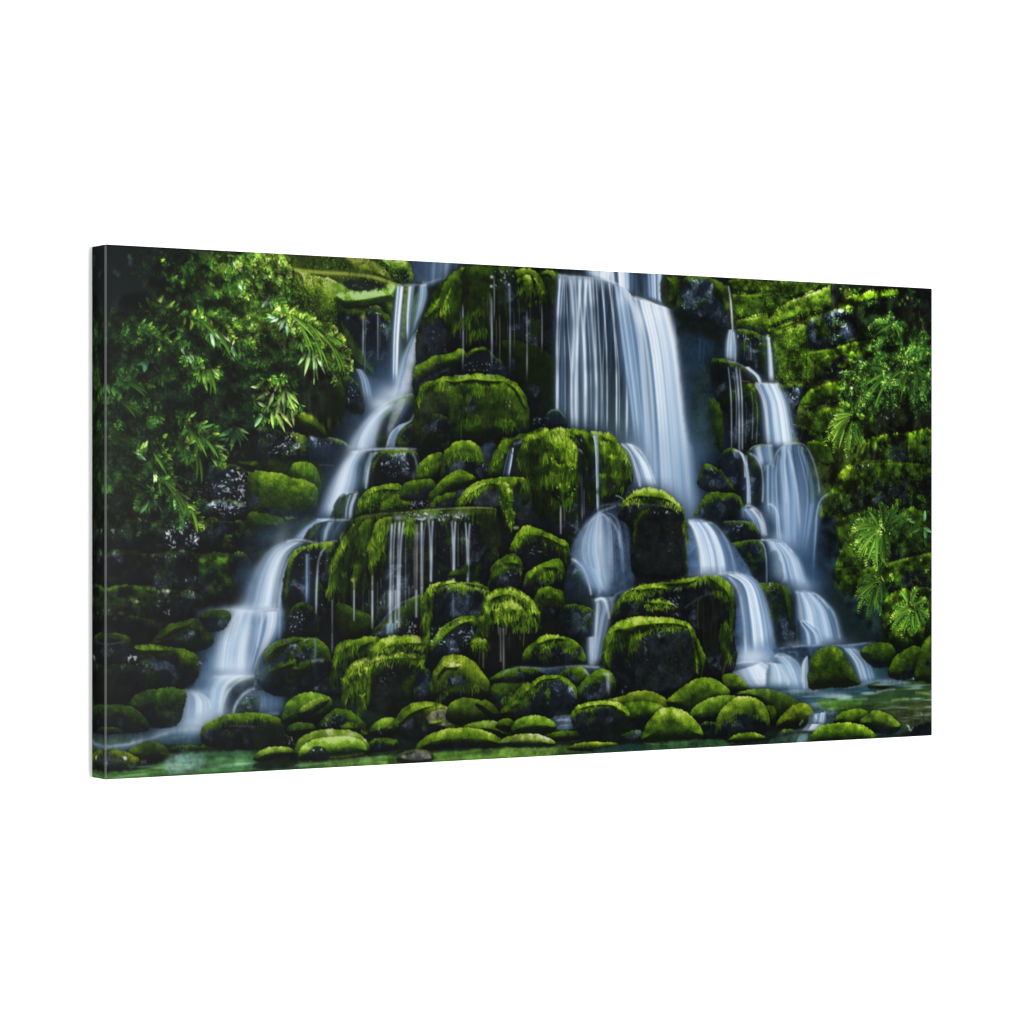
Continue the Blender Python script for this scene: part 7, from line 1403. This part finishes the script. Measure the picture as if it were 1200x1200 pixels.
# cooler broad fern sprays above them
for (x, y, an, L, b) in [(1040, 430, 190, 36, .56), (1036, 436, 172, 44, .62), (1034, 442, 156, 46, .62), (1034, 446, 140, 44, .58), (1032, 450, 122, 38, .5), (1050, 424, 205, 30, .5), (1056, 430, 150, 32, .58), (1062, 434, 128, 34, .56), (1070, 436, 100, 32, .5), (1074, 432, 60, 26, .52), (1072, 426, 20, 22, .56), (1064, 418, 330, 22, .5), (1090, 430, 150, 28, .5), (1092, 440, 128, 30, .5), (1046, 384, 200, 26, .5), (1042, 378, 175, 26, .56), (1044, 380, 140, 24, .5), (1050, 382, 60, 20, .48), (1052, 378, 20, 14, .44), (1064, 404, 240, 22, .46), (1068, 402, 280, 18, .44), (1082, 404, 110, 26, .42), (1090, 396, 130, 26, .42)]:
    frond(x, y, an, L, b, 5.6, .24, -.05, 13)
# sunlit fern on the left bank
for (x, y, an, L, b) in [(330, 362, 20, 44, .70), (346, 366, 28, 44, .78), (362, 376, 36, 42, .82), (376, 390, 44, 36, .78), (388, 404, 52, 30, .72), (340, 372, 44, 36, .66), (356, 384, 56, 30, .62), (372, 398, 62, 30, .6), (384, 392, 12, 18, .8), (396, 408, 18, 14, .74), (372, 380, 8, 20, .84)]:
    frond(x, y, an, L, b, 5.4, .12, .3, 13)
for (x, y, an, L, b) in [(300, 300, 70, 26, .74), (316, 302, 60, 26, .86), (286, 306, 80, 24, .6), (328, 302, 50, 20, .9), (272, 318, 80, 22, .5), (296, 324, 60, 24, .56), (310, 330, 50, 24, .6), (320, 342, 45, 24, .56), (282, 376, 40, 28, .7), (276, 386, 30, 26, .72), (262, 372, 30, 24, .6), (236, 366, 15, 26, .58), (248, 372, 30, 28, .7), (222, 370, 20, 26, .5)]:
    frond(x, y, an, L, b, 5.2, .2, .2, 12)
for (x, y, an, L, b) in [(176, 362, 15, 26, .46), (192, 366, 30, 24, .48), (150, 380, 10, 28, .36), (172, 388, 25, 28, .46), (190, 400, 40, 24, .5), (136, 444, 10, 28, .34), (152, 452, 30, 22, .38), (132, 474, 5, 28, .34), (160, 482, 30, 22, .42), (128, 510, 10, 26, .30), (132, 540, 5, 30, .32), (214, 494, 20, 30, .52), (232, 504, 35, 30, .56), (246, 520, 50, 26, .54), (192, 514, 15, 26, .6), (210, 524, 40, 26, .54), (160, 528, 5, 24, .56), (178, 536, 30, 24, .54), (184, 562, 30, 28, .56), (200, 576, 40, 30, .56), (218, 594, 50, 26, .62), (176, 576, 140, 22, .46), (208, 588, 80, 24, .44)]:
    frond(x, y, an, L, b, 5.8, .16, .05, 12)

# clumps of light and shade through the leaves
weather([(122, 372), (170, 340), (196, 296), (330, 297), (345, 345), (400, 390), (412, 430), (392, 446), (346, 490), (262, 536), (240, 616), (122, 606)], .42, 1.38, 6)
weather([(984, 350), (1092, 342), (1092, 500), (1010, 520), (986, 480)], .5, 1.35, 6)
# broad blades over the fern fronds, lit from above
def blades(rows, w=4.2, k=.84):
    g = np.random.default_rng(len(rows))
    for (x, y, an, L, b) in rows:
        for j in range(2):
            q = P([(x + g.normal(0, 1.2), y + g.normal(0, 1.2))])[0]
            dn = 1 if math.cos(math.radians(an)) > 0 else -1
            bleaf(q[0], q[1], an + g.normal(0, 7), L * SC * g.uniform(.75, 1.05), w * g.uniform(.7, 1.1), leafcol(min(1, b * k * g.uniform(.75, 1.15)), .25, g), .22 * dn)
blades([(1030, 620, 215, 24, .55), (1026, 617, 196, 29, .66), (1025, 618, 180, 32, .72), (1026, 621, 163, 34, .7), (1026, 623, 147, 36, .72), (1028, 625, 130, 38, .70), (1030, 626, 114, 38, .66), (1033, 626, 98, 36, .6), (1035, 624, 80, 32, .54), (1030, 615, 238, 22, .55), (1035, 613, 262, 22, .52), (1039, 612, 290, 21, .5), (1044, 614, 318, 20, .46), (1036, 620, 60, 24, .46)], 3.6)
blades([(1026, 679, 192, 20, .5), (1025, 681, 168, 28, .6), (1024, 684, 148, 34, .6), (1026, 687, 126, 34, .54), (1029, 688, 104, 30, .5), (1031, 684, 78, 22, .4)], 3.4)
blades([(1066, 712, 196, 22, .7), (1064, 714, 172, 24, .74), (1064, 716, 150, 28, .68), (1066, 718, 130, 26, .64), (1068, 718, 106, 22, .6), (1072, 718, 82, 20, .54), (1074, 716, 54, 20, .54), (1074, 712, 22, 18, .58), (1072, 708, 332, 15, .64), (1068, 706, 284, 16, .72), (1064, 706, 244, 15, .68)], 3.0)
blades([(998, 486, 196, 26, .7), (996, 488, 174, 28, .76), (994, 490, 154, 32, .74), (994, 492, 136, 38, .7), (998, 494, 116, 36, .64), (1002, 494, 94, 32, .58), (1004, 492, 70, 24, .52)], 3.2)
blades([(1040, 432, 185, 30, .58), (1036, 438, 165, 36, .62), (1034, 444, 148, 36, .6), (1036, 450, 128, 30, .52), (1056, 432, 150, 28, .58), (1064, 438, 122, 28, .54), (1072, 436, 80, 24, .52), (1072, 428, 25, 20, .56), (1046, 384, 195, 20, .54), (1042, 380, 165, 22, .58), (1050, 382, 60, 16, .5), (1088, 432, 140, 24, .5)], 2.8)
blades([(340, 368, 30, 40, .78), (360, 378, 38, 40, .84), (378, 394, 46, 34, .8), (392, 408, 54, 28, .72), (350, 380, 52, 34, .62), (370, 398, 62, 28, .6), (384, 394, 20, 20, .8)], 2.8)
blades([(206, 516, 40, 22, .6), (224, 504, 40, 26, .58), (240, 514, 50, 24, .56), (232, 534, 80, 24, .48), (180, 530, 40, 22, .6), (192, 562, 40, 24, .6), (206, 576, 40, 28, .58), (222, 596, 55, 22, .64), (236, 374, 30, 24, .66), (254, 386, 40, 26, .74), (246, 432, 65, 26, .66), (150, 446, 30, 24, .38), (144, 472, 20, 24, .36), (136, 510, 20, 24, .34), (144, 556, 10, 26, .36)], 3.4)

# ---------------------------------------------------------------- last pass over the whole print
def blur(A, r):
    k = np.exp(-(np.arange(-int(3 * r), int(3 * r) + 1) / r) ** 2 / 2).astype(f4); k /= k.sum()
    n = len(k) // 2
    for ax in (0, 1):
        p = [(0, 0)] * A.ndim; p[ax] = (n, n)
        B = np.pad(A, p, 'edge'); A = sum(k[i] * (B[i:i + AH] if ax == 0 else B[:, i:i + AW]) for i in range(len(k)))
    return A
def bloom(r, gain):
    lum = img.mean(2, keepdims=True)
    wet = np.clip((img[..., 2:3] - .85 * img[..., 1:2]) / 40, 0, 1) * np.clip(lum / 170, 0, 1)
    return blur(img * wet, r) * gain
img[:] = img + bloom(5., .15) * (1 - img / 255) + bloom(16., .24) * (1 - img / 255)
soft = blur(img, 1.0)
img[:] = soft + 1.2 * (img - soft)
img[:] = 255 * (np.clip(img, 0, 255) / 255) ** .90
img += ((NX - .5) * 4 + (NF - .5) * 3)[..., None] * np.clip(img.mean(2, keepdims=True) / 60, .2, 1) * np.clip(1.5 - img.mean(2, keepdims=True) / 120, .15, 1)
np.clip(img, 0, 255, out=img)
img[:] = np.clip((img - 8.) * (255. / 247.), 0, 255)

# =====================================================================
# PART 2 - the canvas, the wall it hangs on, the lamp and the camera
# =====================================================================
CW, CH, CD = 1.016, 0.508, 0.0302        # a 40 x 20 inch wrapped canvas, 30 mm deep
RB = 0.0013                              # rounding of the folded edges
ZC = 1.5                                 # height of its middle on the wall
F_PX, YAW = 3344.0, math.radians(31.8)   # focal length in pixels of a 1200 px frame
INK_GAIN = 0.40                          # printed white reflects this much

sc = bpy.context.scene
col = sc.collection

def srgb2lin(c):
    c = np.clip(c / 255.0, 0, 1)
    return np.where(c <= .04045, c / 12.92, ((c + .055) / 1.055) ** 2.4)

INK = (srgb2lin(img) * INK_GAIN).astype(np.float32)

def ink_at(px, pz):
    """ink colour for a place on the front (metres from the middle), bilinear; past an edge the print is mirrored"""
    u = (px / CW + .5); v = (.5 - pz / CH)
    u = np.where(u < 0, -u, np.where(u > 1, 2 - u, u)); v = np.where(v < 0, -v, np.where(v > 1, 2 - v, v))
    u = np.clip(u * AW - .5, 0, AW - 1.001); v = np.clip(v * AH - .5, 0, AH - 1.001)
    ui = u.astype(int); vi = v.astype(int); fu = (u - ui)[..., None]; fv = (v - vi)[..., None]
    return (INK[vi, ui] * (1 - fu) + INK[vi, ui + 1] * fu) * (1 - fv) + (INK[vi + 1, ui] * (1 - fu) + INK[vi + 1, ui + 1] * fu) * fv

def quad_mesh(name, co, colr, closed_u=False):
    """a sheet of quads from a (rows, columns, 3) block of points, with an ink colour per point"""
    R, C = co.shape[:2]
    idx = np.arange(R * C).reshape(R, C)
    if closed_u:
        nx = np.roll(idx, -1, 1)
        f = np.stack([idx[:-1], nx[:-1], nx[1:], idx[1:]], -1).reshape(-1, 4)
    else:
        f = np.stack([idx[:-1, :-1], idx[:-1, 1:], idx[1:, 1:], idx[1:, :-1]], -1).reshape(-1, 4)
    me = bpy.data.meshes.new(name)
    n = R * C
    me.vertices.add(n); me.vertices.foreach_set('co', co.reshape(-1).astype(np.float32))
    me.loops.add(f.size); me.loops.foreach_set('vertex_index', f.reshape(-1).astype(np.int32))
    me.polygons.add(len(f)); me.polygons.foreach_set('loop_start', np.arange(0, f.size, 4, dtype=np.int32))
    me.polygons.foreach_set('use_smooth', np.ones(len(f), dtype=bool))
    me.update(calc_edges=True)
    at = me.color_attributes.new('ink', 'FLOAT_COLOR', 'POINT')
    at.data.foreach_set('color', np.concatenate([colr.reshape(-1, 3), np.ones((n, 1), np.float32)], 1).astype(np.float32).reshape(-1))
    me.validate()
    ob = bpy.data.objects.new(name, me); col.objects.link(ob)
    return ob

def ink_material(name, rough, spec):
    m = bpy.data.materials.new(name); m.use_nodes = True
    nt = m.node_tree; b = nt.nodes['Principled BSDF']
    a = nt.nodes.new('ShaderNodeVertexColor'); a.layer_name = 'ink'
    tc = nt.nodes.new('ShaderNodeTexCoord')
    nz = nt.nodes.new('ShaderNodeTexNoise'); nz.inputs['Scale'].default_value = 900; nz.inputs['Detail'].default_value = 1
    mr = nt.nodes.new('ShaderNodeMapRange'); mr.inputs['To Min'].default_value = .95; mr.inputs['To Max'].default_value = 1.05
    mx = nt.nodes.new('ShaderNodeVectorMath'); mx.operation = 'SCALE'
    nt.links.new(tc.outputs['Object'], nz.inputs['Vector']); nt.links.new(nz.outputs['Fac'], mr.inputs['Value'])
    nt.links.new(a.outputs['Color'], mx.inputs[0]); nt.links.new(mr.outputs['Result'], mx.inputs['Scale'])
    nt.links.new(mx.outputs['Vector'], b.inputs['Base Color'])
    b.inputs['Roughness'].default_value = rough
    b.inputs['Specular IOR Level'].default_value = spec
    return m

# front: one sheet, its rim rounded over on all four sides
arc = np.sin(np.linspace(0, math.pi / 2, 7))[1:] * RB
def axis(half, n):
    inner = np.linspace(-half + RB, half - RB, n)
    return np.concatenate([(-half + RB - arc)[::-1], inner, half - RB + arc])
xs = axis(CW / 2, 1480); zs = axis(CH / 2, 740)[::-1]
GX, GZ = np.meshgrid(xs, zs)
ox = np.sign(GX) * np.maximum(np.abs(GX) - (CW / 2 - RB), 0); oz = np.sign(GZ) * np.maximum(np.abs(GZ) - (CH / 2 - RB), 0)
rr = np.hypot(ox, oz); k = np.where(rr > RB, RB / np.maximum(rr, 1e-9), 1.0)
FX = GX - ox + ox * k; FZ = GZ - oz + oz * k
FY = RB - np.sqrt(np.maximum(RB * RB - np.minimum(rr, RB) ** 2, 0))
inkf = ink_at(GX, GZ)
# edge highlight on the left fold, painted into the ink as a paler strip
fold_shine = np.clip((-GX - (CW / 2 - RB * 1.25)) / (RB * .25), 0, 1)[..., None] * .30
inkf = inkf * (1 - fold_shine) + .16 * fold_shine

root = bpy.data.objects.new('canvas_print', None); col.objects.link(root)
root.location = (0, 0, ZC - CH / 2)
root['label'] = 'wide canvas print of a waterfall over mossy boulders, hanging on a plain white wall'
root['category'] = 'canvas print'

def to_part(ob):
    ob.parent = root; ob.location = (0, 0, CH / 2)

front = quad_mesh('front_panel', np.stack([FX, FY, FZ], -1), inkf)
front.data.materials.append(ink_material('printed_canvas', .33, .023))
to_part(front)

# sides: the same canvas carried on round the stretcher, the picture mirrored at the fold
loop = [(0, j) for j in range(len(xs))] + [(i, len(xs) - 1) for i in range(1, len(zs))] + \
       [(len(zs) - 1, j) for j in range(len(xs) - 2, -1, -1)] + [(i, 0) for i in range(len(zs) - 2, 0, -1)]
li = np.array(loop)[::2]
lx, lz = FX[li[:, 0], li[:, 1]], FZ[li[:, 0], li[:, 1]]
depth = np.linspace(RB, CD, 26)
nxv = np.where(np.abs(lx) > CW / 2 - 1e-6, np.sign(lx), 0.0); nzv = np.where((np.abs(lz) > CH / 2 - 1e-6) & (nxv == 0), np.sign(lz), 0.0)
SX = np.repeat(lx[None], len(depth), 0); SZ = np.repeat(lz[None], len(depth), 0); SY = np.repeat(depth[:, None], len(lx), 1)
inks = ink_at(SX + nxv[None] * SY, SZ + nzv[None] * SY)
wrap = quad_mesh('edge_wrap', np.stack([SX, SY, SZ], -1)[::-1], inks[::-1], closed_u=True)
wrap.data.materials.append(ink_material('wrapped_canvas', .6, .01))
wrap['label'] = 'side of the canvas with the picture mirrored round the fold'
to_part(wrap)

# wall behind
def sheet(name, x0, x1, z0, z1, y):
    me = bpy.data.meshes.new(name)
    me.from_pydata([(x0, y, z0), (x1, y, z0), (x1, y, z1), (x0, y, z1)], [], [(0, 1, 2, 3)])
    ob = bpy.data.objects.new(name, me); col.objects.link(ob); return ob
wall = sheet('backdrop', -6, 6, -3.0, 6.0, CD + .0005)
wall['kind'] = 'structure'
wall['label'] = 'plain white wall behind the canvas'
wm = bpy.data.materials.new('white_wall'); wm.use_nodes = True
b = wm.node_tree.nodes['Principled BSDF']
b.inputs['Base Color'].default_value = (.86, .86, .86, 1); b.inputs['Roughness'].default_value = .9; b.inputs['Specular IOR Level'].default_value = 0.0
wall.data.materials.append(wm)

# light: an even white studio and one softbox a little to the right of square-on
w = bpy.data.worlds.new('World'); sc.world = w; w.use_nodes = True
bg = w.node_tree.nodes['Background']
bg.inputs['Color'].default_value = (1, 1, 1, 1); bg.inputs['Strength'].default_value = 1.2
ld = bpy.data.lights.new('softbox', 'AREA'); ld.shape = 'RECTANGLE'
DIST, ANG = 6.0, math.radians(7.0)
ld.size = 2 * DIST * math.tan(math.radians(8.0)); ld.size_y = .8
ld.energy = 505
lo = bpy.data.objects.new('softbox', ld); col.objects.link(lo)
lo.location = (math.sin(ANG) * DIST, -math.cos(ANG) * DIST, ZC)
lo.rotation_euler = (math.radians(90), 0, ANG)

# camera
cam = bpy.data.cameras.new('camera'); co = bpy.data.objects.new('camera', cam); col.objects.link(co)
cam.sensor_width = 36.0; cam.lens = F_PX / 1200 * 36.0; cam.clip_end = 100
d1 = F_PX * CH / 627.8
x1 = (123.0 - 600.0) / F_PX * d1
rx, ry = math.cos(YAW), -math.sin(YAW); fx, fy = math.sin(YAW), math.cos(YAW)
co.location = (-CW / 2 - x1 * rx - d1 * fx, -x1 * ry - d1 * fy, ZC)
co.rotation_euler = (math.radians(90), 0, -YAW)
sc.camera = co

sc.render.engine = 'CYCLES'
vs = sc.view_settings
vs.view_transform = 'Standard'; vs.look = 'None'; vs.exposure = 0; vs.gamma = 1; vs.use_curve_mapping = False
